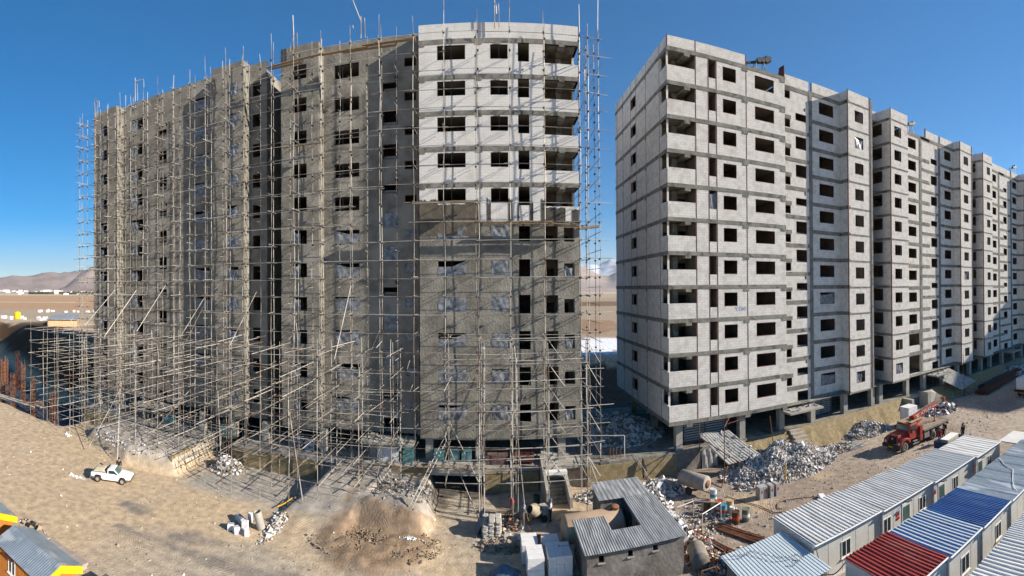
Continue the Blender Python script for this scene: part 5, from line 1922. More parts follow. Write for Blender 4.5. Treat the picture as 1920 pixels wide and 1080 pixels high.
mb.build('hatch', m_rust2, t_, smooth=True)
for x in (5.4, 8.4):
    mb = MB()
    mb.box(x, x + 0.2, 29.8, 31.3, 0, 0.35)
    mb.build('saddle', m_conc, t_)


# ---- tank trailer
t_ = wthing('tank_trailer', 'small rusty cylindrical water tank trailer by the silver door', 'trailer', (16.8, 35.3, 0))
mb = MB()
d_ = Vector((1.25, -2.3, 0)).normalized()
M_ = Matrix.Translation((16.2, 36.7, 1.05)) @ d_.to_track_quat('Z', 'Y').to_matrix().to_4x4()
mb.lathe([(0.1, -0.06), (0.55, -0.03), (0.62, 0.04), (0.62, 2.6), (0.58, 2.66)], 24, 0, M_)
mb.build('tank', mat('grey_tan_tank', (0.36, 0.32, 0.27), (0.24, 0.21, 0.18), scale=1.6, rough=0.7, bump=0.3), t_, smooth=True)
mb = MB()
mb.lathe([(0.05, 2.69), (0.3, 2.72), (0.585, 2.67)], 24, 0, M_, closed=False)
mb.lathe([(0.3, 2.72), (0.32, 2.76), (0.05, 2.78)], 24, 1, M_, closed=False)
mb.build('end_cap', [m_conc_l, m_rust2], t_, smooth=True)
for s in (-1, 1):
    q = Vector((-d_.y, d_.x, 0)) * 0.62 * s
    c0 = Vector((16.75, 35.6, 0.33)) + q
    mb = MB()
    ax = Vector((-d_.y, d_.x, 0))
    M2 = Matrix.Translation(c0) @ ax.to_track_quat('Z', 'Y').to_matrix().to_4x4()
    mb.lathe([(0.17, -0.09), (0.31, -0.09), (0.34, -0.04), (0.34, 0.04), (0.31, 0.09), (0.17, 0.09)], 20, 0, M2)
    mb.lathe([(0.02, -0.05), (0.17, -0.07), (0.17, 0.07), (0.02, 0.05)], 14, 1, M2)
    mb.build('wheel', [m_black, m_conc_l], t_)
mb = MB()
mb.tube((16.2, 36.6, 0.45), (17.5, 34.1, 0.42), 0.05, 6)
mb.tube((17.5, 34.1, 0.42), (17.7, 33.6, 0.1), 0.04, 6)
mb.build('drawbar', m_rust, t_)


# ---- oil drums
def drum(x, y, mt, label, z=0.0, h=0.9, r=0.29, band=None, lay=None, top=None):
    t2 = thing('oil_drum', label, 'drum', (x, y, z), group='oil drums between tank trailer and steel bars')
    mb = MB()
    pr = [(0.27, 0), (r, 0.02), (r, h * 0.31), (r + 0.012, h * 0.33), (r, h * 0.35), (r, h * 0.64), (r + 0.012, h * 0.66), (r, h * 0.68), (r, h - 0.02), (r + 0.01, h), (r - 0.02, h), (r - 0.02, h - 0.03), (0.01, h - 0.03)]
    mb.lathe(pr, 20, 0, None)
    mb.build('body', mt, t2)
    if band:
        mb = MB()
        mb.lathe([(r + 0.004, h * 0.37), (r + 0.006, h * 0.37), (r + 0.006, h * 0.62), (r + 0.004, h * 0.62)], 20, 0, None, closed=False)
        mb.build('band', band, t2)
    mb = MB()
    mb.lathe([(0.001, h - 0.026), (r - 0.021, h - 0.026), (r - 0.021, h - 0.02), (0.001, h - 0.02)], 16, 0, None, closed=False)
    mb.build('lid', top or mt, t2)
    return t2


def paint(n, c, rust=0.64):
    return mat(n, c, tuple(q * 0.7 for q in c), scale=2.2, rough=0.6, c3=(0.13, 0.05, 0.03), scale3=2.2, lo3=rust, hi3=rust + 0.08)


dr_white, dr_red, dr_blue = paint('white_drum', (0.62, 0.64, 0.65), 0.72), paint('red_drum', (0.40, 0.05, 0.03)), paint('blue_drum', (0.06, 0.25, 0.36), 0.7)
dr_rust, dr_gr, dr_cream = paint('rust_drum', (0.09, 0.045, 0.03)), paint('green_drum', (0.16, 0.20, 0.15), 0.6), paint('cream_drum', (0.50, 0.38, 0.22))
drum(17.55, 33.4, dr_white, 'tall white drum with faded blue print, nearest the tank trailer', h=1.0, band=dr_blue)
drum(16.2, 31.9, dr_rust, 'black-brown open rusty drum, leftmost of the drums')
drum(16.65, 31.75, dr_cream, 'yellowish cream drum right beside the leftmost rusty drum')
drum(17.05, 31.5, dr_red, 'red drum with white band in the cluster', band=dr_white)
drum(17.0, 30.75, dr_blue, 'blue drum with red and white band in front of the red one', h=0.95, band=dr_red, top=dr_blue)
drum(17.85, 31.2, dr_cream, 'rusty cream drum behind the small white can')
drum(17.3, 29.4, dr_rust, 'dark drum with a red stripe left of the green one', band=dr_red)
drum(18.15, 29.35, dr_gr, 'mottled green and white drum standing apart at the right', band=dr_white)
drum(17.65, 30.5, dr_white, 'small white plastic can in front of the cream drum', h=0.7, r=0.2)
# three grey blocks
m_lgb = mat('light_grey_block', (0.36, 0.36, 0.36), (0.30, 0.30, 0.30), scale=3, rough=0.8)
for k, (x, y, w2, lb_) in enumerate(((21.2, 31.75, 0.75, 'double grey carton with small red labels, leftmost of three in a row'), (21.95, 31.6, 0.34, 'grey carton with a red label in the middle of three'), (22.5, 31.55, 0.34, 'grey carton with a red label, rightmost of three'))):
    b2 = wthing('carton', lb_, 'carton', (x, y, 0))
    mb = MB()
    mb.box(x - w2 / 2, x + w2 / 2, y - 0.3, y + 0.35, 0.0, 1.0)
    if k == 0:
        mb.box(x - 0.01, x + 0.01, y - 0.31, y - 0.3, 0, 1.0)
    mb.build('box', m_lgb, b2)
    mb = MB()
    mb.box(x + w2 / 2 - 0.2, x + w2 / 2 - 0.08, y - 0.312, y - 0.303, 0.5, 0.72)
    mb.build('label', m_signred, b2)
    if k == 0:
        mb = MB()
        mb.box(x - 0.22, x - 0.12, y - 0.312, y - 0.303, 0.5, 0.72)
        mb.build('label', m_signred, b2)

# ---- timber pallets with white block stacks (bottom centre)
def block_stack(label, x0, x1, y0, y1, z0, z1, nx2, ny2, nz2, seed=1, mt=None, name='block_stack', group=None, cat='block stack'):
    rr = random.Random(seed)
    mb = MB()
    for a in range(nx2):
        for b3 in range(ny2):
            for c3_ in range(nz2):
                xa, xb = x0 + (x1 - x0) * a / nx2, x0 + (x1 - x0) * (a + 1) / nx2
                ya, yb = y0 + (y1 - y0) * b3 / ny2, y0 + (y1 - y0) * (b3 + 1) / ny2
                za, zb = z0 + (z1 - z0) * c3_ / nz2, z0 + (z1 - z0) * (c3_ + 1) / nz2
                e = 0.006
                jx, jy = rr.uniform(-0.012, 0.012), rr.uniform(-0.012, 0.012)
                mb.box(xa + e + jx, xb - e + jx, ya + e + jy, yb - e + jy, za + 0.002, zb - 0.003)
    return single(mb, name, mt or m_wb, label, cat, group)


m_wb = mat('clean_white_block', (0.70, 0.70, 0.69), (0.62, 0.62, 0.615), scale=2.5, rough=0.9, bump=0.3)
block_stack('white block stack half in sun, back left of four', 2.0, 3.05, 29.0, 30.5, 0.12, 1.3, 1, 3, 5, 1)
block_stack('white block stack fully in shade, back right of four', 3.35, 4.45, 29.2, 30.5, 0.12, 1.15, 1, 3, 4, 2)
block_stack('sunlit white block stack with chipped top, front left of four', 2.2, 3.2, 27.1, 28.6, 0.12, 1.55, 1, 3, 6, 3)
block_stack('white block stack with a dark seam, front right of four', 3.45, 4.9, 27.2, 28.8, 0.12, 1.5, 3, 2, 6, 4)
def pallet(label, x0, y0, rz):
    t3 = thing('timber_pallet', label, 'pallet', (x0, y0, 0), rz)
    mb = MB()
    for k in range(6):
        mb.box(-0.6, 0.6, -0.5 + k * 0.19, -0.4 + k * 0.19, 0.12, 0.14)
    mb.build('deck_board', m_plank, t3)
    mb = MB()
    for k in range(3):
        mb.box(-0.6 + k * 0.55, -0.5 + k * 0.55, -0.5, 0.55, 0.02, 0.118)
    mb.build('runner', m_plank, t3)


pallet('pale timber pallet leaning low against the shed wall', 7.2, 24.9, 0.1)
pallet('timber pallet right of the first one by the shed wall', 8.7, 24.8, -0.5)
# blue tarp heap, orange thing
mb = MB()
mb.grid(lambda u, v: (-0.1 + 2.0 * u, 27.2 + 1.4 * v, 0.03 + 0.75 * math.sin(PI * u) * math.sin(PI * v) ** 0.7 + 0.05 * math.sin(11 * u + 5 * v)), 18, 14)
single(mb, 'tarp_heap', m_bluetarp, 'blue tarpaulin heap at the bottom edge left of the white stacks', 'tarpaulin', smooth=True)
mb = MB()
mb.hexa([(3.0, 31.1, 0.02), (3.6, 31.0, 0.02), (3.7, 31.9, 0.02), (3.1, 32.0, 0.02), (3.0, 31.1, 0.3), (3.6, 31.0, 0.25), (3.65, 31.9, 0.42), (3.1, 32.0, 0.42)])
mb.path([(3.35 + 0.2 * math.cos(a / 10 * PI), 31.4 + 0.25 * math.sin(a / 10 * PI), 0.42 + 0.02 * a) for a in range(11)], 0.03, 5)
mb.tube((3.1, 31.9, 0.4), (2.7, 32.4, 0.7), 0.03, 5)
single(mb, 'barrow_tray', m_rust2, 'rusty orange tray with a curved white handle behind the white stacks', 'barrow tray')

# ---- cement bags and stuff at the drive
m_bag = mat('pale_cement_bag', (0.48, 0.45, 0.40), (0.34, 0.32, 0.28), scale=3, rough=0.9, bump=0.3)


def bag(mb, x, y, z, rz, s=1.0, m=0):
    M2 = Matrix.Translation((x, y, z)) @ Matrix.Rotation(rz, 4, 'Z')
    L_, W_, H_ = 0.33 * s, 0.22 * s, 0.08 * s
    i = len(mb.v)
    prof = [(-1.0, 0.55), (-0.85, 0.95), (0, 1.0), (0.85, 0.95), (1.0, 0.55)]
    for (u, k2) in prof:
        for (a, b4) in ((-1, -0.6), (-0.8, -1), (0.8, -1), (1, -0.6), (1, 0.6), (0.8, 1), (-0.8, 1), (-1, 0.6)):
            p_ = M2 @ Vector((u * L_, a * W_ * k2, b4 * H_ * k2))
            mb.v.append(tuple(p_))
    for a in range(4):
        for b4 in range(8):
            q = (b4 + 1) % 8
            mb.f.append((i + a * 8 + b4, i + a * 8 + q, i + (a + 1) * 8 + q, i + (a + 1) * 8 + b4))
            mb.mi.append(m)
    mb.f.append(tuple(i + k3 for k3 in reversed(range(8))))
    mb.f.append(tuple(i + 32 + k3 for k3 in range(8)))
    mb.mi += [m, m]


rr = random.Random(15)
mb = MB()
for lay in range(8):
    for a in range(3):
        for b3 in range(3):
            if lay > 5 and (a == 0 or b3 == 2):
                continue
            bag(mb, -0.35 + a * 0.46 + rr.uniform(-.04, .04), 32.6 + b3 * 0.62 + rr.uniform(-.05, .05), 0.09 + lay * 0.15, PI / 2 + rr.uniform(-0.15, 0.15))
single(mb, 'cement_bags', m_bag, 'tall stack of pale cement bags beside the basement driveway', 'cement bags')
mb = MB()
mb.grid(lambda u, v: (-1.0 + 0.5 * u + 0.1 * math.sin(9 * v), 32.3 + 2.2 * v + 0.08 * math.sin(13 * u), 0.03 + 1.25 * u ** 0.7 * (0.85 + 0.15 * math.sin(7 * v))), 10, 14)
single(mb, 'tarp_cover', m_bluetarp, 'striped blue tarpaulin draped down the side of the cement bags', 'tarpaulin', smooth=True)
mb = MB()
for (x, y, z, a) in ((0.9, 31.6, 0.1, 0.2), (1.5, 31.8, 0.1, 1.0), (2.1, 31.9, 0.1, 0.4), (1.7, 32.3, 0.12, 0.1), (1.2, 32.2, 0.25, 1.4), (2.2, 32.3, 0.25, 0.8), (-0.2, 31.8, 0.12, 1.2), (0.3, 31.7, 0.12, 1.9)):
    bag(mb, x, y, z, a, 1.15)
mb.box(1.9, 2.5, 31.4, 31.9, 0.0, 0.42)
single(mb, 'cement_bags', m_bag, 'loose cement bags and a carton lying right of the bag stack', 'cement bags')
mb = MB()
for k in range(40):
    x, y = rr.uniform(0.9, 2.3), rr.uniform(32.7, 34.6)
    mb.rock((x, y, 0.15 + rr.uniform(0, 0.3)), rr.uniform(0.12, 0.36), rr, rr.choice((0, 1, 2, 1)))
for k in range(7):
    mb.tube((rr.uniform(0.8, 1.4), rr.uniform(34.2, 34.9), 0.3), (rr.uniform(1.3, 2.4), rr.uniform(34.2, 34.9), rr.uniform(0.5, 1.0)), 0.03, 5, 1)
single(mb, 'tool_pile', [m_bag, m_dark, m_rust2], 'pile of dark hoses, buckets and tools between cement bags and mixer', 'tools')

# ---- concrete mixer
mx = thing('concrete_mixer', 'tan tilting-drum concrete mixer on two wheels', 'concrete mixer', (3.5, 34.6, 0), 0.3)
mx.scale = (0.82, 0.82, 0.82)
mb = MB()
M_ = Matrix.Translation((-0.25, 0, 1.0)) @ Matrix.Rotation(R(-58), 4, 'Y') @ Matrix.Rotation(R(20), 4, 'X')
mb.lathe([(0.28, -0.55), (0.62, -0.35), (0.64, 0.1), (0.36, 0.62), (0.36, 0.66), (0.33, 0.66), (0.60, 0.08), (0.56, -0.3)], 24, 0, M_)
mb.build('drum', mat('cement_caked_drum', (0.36, 0.31, 0.22), (0.24, 0.21, 0.16), scale=3, rough=0.9, bump=0.5), mx, smooth=True)
mb = MB()
mb.box(-0.9, 0.9, -0.38, -0.3, 0.4, 0.48)
mb.box(-0.9, 0.9, 0.3, 0.38, 0.4, 0.48)
mb.box(-0.05, 0.05, -0.42, -0.3, 0.4, 1.1)
mb.box(-0.05, 0.05, 0.3, 0.42, 0.4, 1.1)
mb.tube((-0.9, -0.34, 0.44), (-1.5, 0, 0.35), 0.03, 5)
mb.tube((-0.85, -0.3, 0.4), (-0.85, -0.35, 0), 0.03, 5)
mb.tube((-0.85, 0.3, 0.4), (-0.85, 0.35, 0), 0.03, 5)
mb.build('frame', m_dark, mx)
mb = MB()
mb.box(0.45, 1.0, -0.42, 0.42, 0.49, 1.25)
mb.box(0.43, 1.02, -0.44, 0.44, 1.25, 1.3)
mb.build('engine_cover', mat('pale_grey_cover', (0.42, 0.42, 0.38), (0.33, 0.33, 0.30), scale=2, rough=0.6), mx)
for s in (-1, 1):
    mb = MB()
    M2 = Matrix.Translation((0.55, 0.52 * s, 0.32)) @ Matrix.Rotation(PI / 2, 4, 'X')
    mb.lathe([(0.18, -0.08), (0.30, -0.08), (0.33, 0), (0.30, 0.08), (0.18, 0.08)], 20, 0, M2)
    mb.lathe([(0.02, -0.05), (0.18, -0.06), (0.18, 0.06), (0.02, 0.05)], 12, 1, M2)
    mb.build('wheel', [m_black, m_bluroof], mx)
# wheelbarrow held by the red-jacketed worker
wbw = thing('wheelbarrow', 'muddy wheelbarrow in front of the red-jacketed worker', 'wheelbarrow', (1.1, 35.5, 0), 0.1)
mb = MB()
mb.hexa([(-0.45, -0.22, 0.32), (0.25, -0.25, 0.35), (0.25, 0.25, 0.35), (-0.45, 0.22, 0.32), (-0.62, -0.32, 0.62), (0.4, -0.34, 0.6), (0.4, 0.34, 0.6), (-0.62, 0.32, 0.62)])
mb.build('tray', m_rubb, wbw)
mb = MB()
for s in (-1, 1):
    mb.tube((-0.75, 0.08 * s, 0.22), (0.95, 0.28 * s, 0.62), 0.022, 6)
    mb.tube((0.2, 0.22 * s, 0.42), (0.3, 0.24 * s, 0.0), 0.02, 6)
mb.build('handle_frame', m_dark, wbw)
mb = MB()
mb.lathe([(0.02, -0.03), (0.15, -0.04), (0.19, 0), (0.15, 0.04), (0.02, 0.03)], 16, 0, Matrix.Translation((-0.75, 0, 0.19)) @ Matrix.Rotation(PI / 2, 4, 'X'))
mb.build('wheel', m_black, wbw)
mb = MB()
mb.lathe([(0.26, 0), (0.28, 0.85), (0.26, 0.86), (0.25, 0.1)], 18, 0, Matrix.Translation((3.75, 37.0, 0)))
single(mb, 'water_drum', paint('dark_green_drum', (0.03, 0.10, 0.07), 0.7), 'dark green water drum behind the concrete mixer', 'drum')
# ---- stuff stored on the ground floor
for k, (x0, x1, lb_) in enumerate(((-4.9, -4.0, 'teal plastic-wrapped pallet, left of the three above the drive'), (-3.5, -2.65, 'teal plastic-wrapped pallet in the middle above the drive'), (-2.45, -1.6, 'teal plastic-wrapped pallet, right of the three above the drive'),
                                   (-7.7, -6.8, 'teal plastic-wrapped pallet beside the white block stack on the left floor'))):
    mb = MB()
    mb.box(x0, x1, 40.5, 41.3, 2.02, 3.15)
    single(mb, 'wrapped_pallet', m_teal, lb_, 'wrapped pallet', 'teal wrapped pallets')
block_stack('white block stack under the block left of the teal pallets', -10.1, -8.1, 40.6, 41.6, 2.02, 3.3, 6, 2, 7, 9)
for k, (x0, x1, lb_) in enumerate(((-0.3, 0.7, 'maroon brick pallet in shade, left one over the workers'), (0.75, 1.6, 'maroon brick pallet in shade, right one over the workers'))):
    block_stack(lb_, x0, x1, 40.5, 41.3, 2.02, 2.85, 8, 2, 8, 12 + k, mat('maroon_brick', (0.18, 0.11, 0.10), (0.12, 0.075, 0.07), scale=3, rough=0.8), 'brick_stack', cat='brick stack')
mb = MB()
for k in range(6):
    mb.box(1.75 + 0.04 * k, 3.9, 40.35, 41.0, 2.25 + k * 0.12, 2.33 + k * 0.12, 1 if k in (2, 4) else 0)
mb.box(1.9, 2.1, 40.4, 41.0, 2.0, 2.25)
mb.box(3.5, 3.7, 40.4, 41.0, 2.0, 2.25)
single(mb, 'panel_stack', [m_red, m_conc_l], 'stack of dark red frames and pale boards on the ground floor', 'panel stack')
for k, (x0, x1, y, lb_, mt) in enumerate(((-27.0, -25.5, 41.0, 'teal wrapped bundle deep under the left scaffolding', m_teal), (-18.6, -17.5, 40.9, 'blue-grey wrapped pallet under bay windows, left one', m_bluetarp), (-17.3, -16.4, 40.9, 'blue-grey wrapped pallet under bay windows, right one', m_bluetarp),
                                          (-34.6, -33.4, 40.6, 'teal and white bundle near the broken pad', m_teal))):
    mb = MB()
    mb.box(x0, x1, y, y + 0.8, 2.02, 3.0)
    single(mb, 'wrapped_pallet', mt, lb_, 'wrapped pallet')
for k, (x0, x1, lb_) in enumerate(((18.4, 23.8, 'long pale steel section stack on the tower ground floor behind the awning'), (34.8, 38.5, 'long pale section stack on the tower ground floor above the embankment'))):
    mb = MB()
    for a in range(7):
        mb.box(x0, x1, 42.0 + 0.02 * a, 43.2, 2.05 + a * 0.24, 2.2 + a * 0.24)
    for x in (x0 + 0.3, (x0 + x1) / 2, x1 - 0.3):
        mb.box(x, x + 0.06, 41.9, 41.96, 2.0, 3.9, 1)
    single(mb, 'section_stack', [m_panelroof, m_dark], lb_, 'steel sections')
# ---- white block stack and pipe at the ramp foot
mb = MB()
M_ = Matrix.Translation((-15.95, 29.6, 0.15)) @ Matrix.Rotation(R(-12), 4, 'Y') @ Matrix.Rotation(R(8), 4, 'X')
mb.lathe([(0.30, 0), (0.30, 1.25), (0.25, 1.25), (0.25, 0.05)], 22, 0, M_, closed=False)
mb.lathe([(0.25, 0.05), (0.01, 0.05)], 22, 0, M_, closed=False)
single(mb, 'concrete_pipe', m_conc_l, 'upright concrete pipe at the foot of the earth ramp', 'concrete pipe')
for k, (x, y, sx, sy, sz, a, lb_) in enumerate(((-17.9, 28.55, 0.55, 0.55, 0.5, 0.5, 'white pitted block, leftmost at the ramp foot'), (-17.3, 28.35, 0.5, 0.5, 0.55, 0.9, 'white pitted block, second from left at the ramp foot'), (-16.9, 28.9, 0.5, 0.4, 0.9, 0.2, 'broken upright white block below the concrete pipe'),
                                              (-17.2, 30.2, 0.35, 0.3, 0.85, 0.1, 'slim white block standing behind the fallen blue drum'), (-16.5, 28.4, 0.4, 0.4, 0.6, 0.7, 'small tilted white block nearest the ramp'))):
    mb = MB()
    sx, sy, sz = sx * 0.85, sy * 0.85, sz * 0.85
    mb.box(-sx / 2, sx / 2, -sy / 2, sy / 2, 0.0, sz, 0, Matrix.Translation((x, y, 0)) @ Matrix.Rotation(a, 4, 'Z') @ Matrix.Rotation(0.08 * (k - 2), 4, 'X'))
    single(mb, 'white_block', m_film, lb_, 'block')
mb = MB()
mb.lathe([(0.28, 0), (0.29, 0.9), (0.02, 0.9)], 20, 0, Matrix.Translation((-18.1, 29.9, 0.3)) @ Matrix.Rotation(R(88), 4, 'Y') @ Matrix.Rotation(0.6, 4, 'X'))
single(mb, 'fallen_drum', m_panelroof, 'fallen blue-grey drum among the white blocks at the ramp foot', 'drum')
# ================================================================== vehicles
def extrude_profile(mb, prof, y0, y1, m=0, taper=None):
    """side profile (x,z) extruded over y; taper(x,z) -> inset of y"""
    n = len(prof)
    i = len(mb.v)
    for (x, z) in prof:
        t = taper(x, z) if taper else 0
        mb.v.append((x, y0 + t, z))
        mb.v.append((x, y1 - t, z))
    for k in range(n):
        q = (k + 1) % n
        mb.f.append((i + 2 * k, i + 2 * k + 1, i + 2 * q + 1, i + 2 * q))
        mb.mi.append(m)
    mb.f.append(tuple(i + 2 * k for k in range(n)))
    mb.f.append(tuple(i + 2 * k + 1 for k in reversed(range(n))))
    mb.mi += [m, m]


def bevel(o, w_, seg=2):
    md = o.modifiers.new('bevel', 'BEVEL')
    md.width = w_
    md.segments = seg
    md.limit_method = 'ANGLE'
    md.angle_limit = R(40)
    for p_ in o.data.polygons:
        p_.use_smooth = True
    md2 = o.modifiers.new('wn', 'WEIGHTED_NORMAL')
    return o


m_tyred = mat('dusty_tyre', (0.22, 0.195, 0.165), (0.09, 0.08, 0.07), scale=3, rough=0.95)


def wheel(par, x, y, r, wd, rimm, rr_=0.6, name='wheel', tyre=None):
    w_ = MB()
    s = 1 if y > 0 else -1
    M2 = Matrix.Translation((x, y, r)) @ Matrix.Rotation(-PI / 2 * s, 4, 'X')
    w_.lathe([(r * rr_, -wd / 2), (r * 0.93, -wd / 2), (r, -wd * 0.3), (r, wd * 0.3), (r * 0.93, wd / 2), (r * rr_, wd / 2)], 24, 0, M2, closed=False)
    wo = w_.build(name, tyre or m_black, par, smooth=True)
    q = MB()
    q.lathe([(0.001, -wd * 0.3), (r * rr_, -wd * 0.45), (r * rr_, wd * 0.47), (r * rr_ * 0.85, wd * 0.36), (r * 0.3, wd * 0.30), (r * 0.22, wd * 0.42), (0.001, wd * 0.42)], 20, 0, M2, closed=False)
    q.build('rim', rimm, wo, smooth=True)
    return wo


m_carwhite = mat('white_car_paint', (0.78, 0.78, 0.77), (0.72, 0.72, 0.71), scale=1.5, rough=0.3, spec=0.5, c3=(0.55, 0.50, 0.43), scale3=2.0, lo3=0.66, hi3=0.8)
m_hub = mat('dusty_hubcap', (0.33, 0.30, 0.26), (0.24, 0.215, 0.19), scale=3, rough=0.6)
m_bump = mat('grey_plastic_bumper', (0.12, 0.12, 0.12), (0.09, 0.09, 0.09), scale=3, rough=0.7)
pk = thing('pickup_truck', 'white pickup truck on the sand with a tan tarpaulin load', 'pickup truck', (-30.75, 28.9, 0.06), R(30))
mb = MB()
# lower body and cab as one side-profile shell
prof = [(-2.05, 0.42), (-1.78, 0.40), (-1.70, 0.62), (-1.55, 0.74), (-1.2, 0.76), (-1.0, 0.70), (-0.90, 0.45), (-0.86, 0.30), (0.84, 0.28), (0.90, 0.45), (1.0, 0.68), (1.2, 0.74), (1.45, 0.72), (1.60, 0.60), (1.68, 0.38), (2.05, 0.36),
        (2.12, 0.55), (2.08, 0.74), (1.2, 0.93), (0.92, 0.96), (-2.08, 0.92)]
extrude_profile(mb, prof, -0.79, 0.79, 0, lambda x, z: 0.03 if z > 0.85 else (0.05 if z < 0.35 else 0))
bo = mb.build('body', m_carwhite, pk)
bevel(bo, 0.03)
mb = MB()
extrude_profile(mb, [(-0.32, 0.93), (0.92, 0.95), (0.38, 1.40), (0.28, 1.43), (-0.22, 1.43), (-0.30, 1.38)], -0.76, 0.76, 0, lambda x, z: 0.13 * max(0, (z - 0.93) / 0.5))
cb = mb.build('cab', m_carwhite, pk)
bevel(cb, 0.03)
for s in (-1, 1):
    gl = MB()
    yb, yt = 0.762 * s, 0.652 * s
    gl.face([(-0.20, yb * 0.992, 0.97), (0.76, yb * 0.992, 0.97), (0.34, yt, 1.34), (-0.20, yt, 1.34)] if s < 0 else [(-0.20, yt, 1.34), (0.34, yt, 1.34), (0.76, yb * 0.992, 0.97), (-0.20, yb * 0.992, 0.97)])
    gl.build('side_window', m_glass, pk)
gl = MB()
gl.face([(0.895, -0.66, 0.985), (0.895, 0.66, 0.985), (0.42, 0.58, 1.385), (0.42, -0.58, 1.385)])
gl.build('windscreen', m_glassg, pk)
gl = MB()
gl.face([(-0.325, 0.6, 0.99), (-0.325, -0.6, 0.99), (-0.305, -0.56, 1.33), (-0.305, 0.56, 1.33)])
gl.build('rear_window', m_glass, pk)
mb = MB()
mb.box(-0.46, -0.36, -0.70, 0.70, 0.93, 1.40)
mb.build('bulkhead', m_black, pk)
mb = MB()
mb.box(2.05, 2.18, -0.80, 0.80, 0.36, 0.56)
mb.box(1.70, 2.06, -0.81, -0.785, 0.36, 0.54)
mb.box(1.70, 2.06, 0.785, 0.81, 0.36, 0.54)
mb.build('bumper', m_bump, pk)
mb = MB()
mb.box(-2.16, -2.05, -0.80, 0.80, 0.40, 0.60)
mb.box(-2.06, -1.75, -0.81, -0.785, 0.40, 0.58)
mb.build('bumper', m_bump, pk)
for s in (-1, 1):
    mb = MB()
    mb.box(2.06, 2.115, 0.72 * s - 0.16 * (s > 0) - 0.0, 0.72 * s + 0.16 * (s < 0), 0.60, 0.72)
    mb.build('headlight', m_frame, pk)
    mb = MB()
    mb.box(-2.10, -2.06, 0.75 * s - 0.13 * (s > 0), 0.75 * s + 0.13 * (s < 0), 0.64, 0.86)
    mb.build('tail_light', m_redroof, pk)
    mb = MB()
    mb.box(0.62, 0.78, 0.80 * s - 0.04, 0.80 * s + 0.06 * s + 0.04, 0.98, 1.10)
    mb.build('mirror', m_black, pk)
for (x, y) in ((1.28, -0.72), (1.28, 0.72), (-1.35, -0.72), (-1.35, 0.72)):
    wheel(pk, x, y, 0.31, 0.2, m_hub)
mb = MB()
mb.box(-0.05, 0.03, -0.80, -0.792, 0.84, 0.86)
mb.build('door_handle', m_bump, pk)
pk.scale = (0.88, 0.88, 0.88)
# load
ld = thing('tarpaulin_load', 'ribbed tan tarpaulin heaped in the bed of the white pickup', 'tarpaulin', (-30.75 - 1.06 * math.cos(R(30)), 28.9 - 1.06 * math.sin(R(30)), 0.88), R(30))
ld.scale = (0.88, 0.88, 0.88)
mb = MB()
mb.grid(lambda u, v: (-0.72 + 1.42 * u, -0.70 + 1.4 * v, 0.0 + (0.40 + 0.12 * u) * (math.sin(PI * min(1, max(0, v * 0.96 + 0.02))) ** 0.5) * min(1, 5 * u + 0.2) * min(1, 5 * (1 - u) + 0.3) + 0.02 * math.sin(26 * v + 2 * u)), 14, 26)
mb.build('cover', mat('tan_tarpaulin', (0.46, 0.40, 0.30), (0.36, 0.31, 0.23), scale=4, rough=0.85), ld, smooth=True)

# ---------------- crane truck
m_trred = mat('faded_truck_red', (0.36, 0.055, 0.035), (0.26, 0.035, 0.025), scale=1.5, rough=0.5, c3=(0.16, 0.08, 0.05), scale3=2.5, lo3=0.62, hi3=0.74)
m_boom = mat('orange_red_boom', (0.50, 0.09, 0.035), (0.40, 0.06, 0.03), scale=1.5, rough=0.45, c3=(0.2, 0.09, 0.06), scale3=3, lo3=0.66, hi3=0.76)
m_bed = mat('worn_timber_bed', (0.30, 0.24, 0.18), (0.17, 0.135, 0.10), scale=2.0, rough=0.95, stretch=(0.4, 4, 1), lo=0.4, hi=0.6)
m_dust = mat('dusty_grey_steel', (0.26, 0.235, 0.20), (0.16, 0.14, 0.12), scale=2.5, rough=0.9)
tk = thing('crane_truck', 'red bonneted crane truck with a flat timber bed', 'truck', (41.5, 31.1, 0.0), PI - 0.01)
# local: +x forward (nose at 4.6), +y = side seen by the camera
mb = MB()
extrude_profile(mb, [(2.55, 0.95), (4.15, 0.95), (4.32, 1.15), (4.30, 1.62), (4.1, 1.74), (2.55, 1.92)], -0.72, 0.72, 0, lambda x, z: 0.12 * max(0, (z - 1.4)) * 2)
bevel(mb.build('bonnet', m_trred, tk), 0.06)
for s in (-1, 1):
    mb = MB()
    y0, y1 = (0.62, 1.22) if s > 0 else (-1.22, -0.62)
    extrude_profile(mb, [(2.75, 0.95), (2.95, 1.28), (3.3, 1.42), (3.75, 1.42), (4.1, 1.30), (4.38, 1.15), (4.40, 0.75), (4.22, 0.75), (4.15, 1.0), (3.85, 1.2), (3.45, 1.22), (3.15, 1.1), (2.95, 0.85), (2.75, 0.75)], y0, y1)
    bevel(mb.build('mudguard', m_trred, tk), 0.04)
mb = MB()
extrude_profile(mb, [(1.25, 0.95), (2.6, 0.95), (2.72, 1.85), (2.50, 2.5), (1.35, 2.55), (1.22, 2.45)], -1.0, 1.0, 0, lambda x, z: 0.10 * max(0, (z - 1.8)))
bevel(mb.build('cab', m_trred, tk), 0.05)
mb = MB()
mb.face([(2.735, -0.85, 1.93), (2.735, 0.85, 1.93), (2.56, 0.82, 2.40), (2.56, -0.82, 2.40)])
mb.build('windscreen', m_glassg, tk)
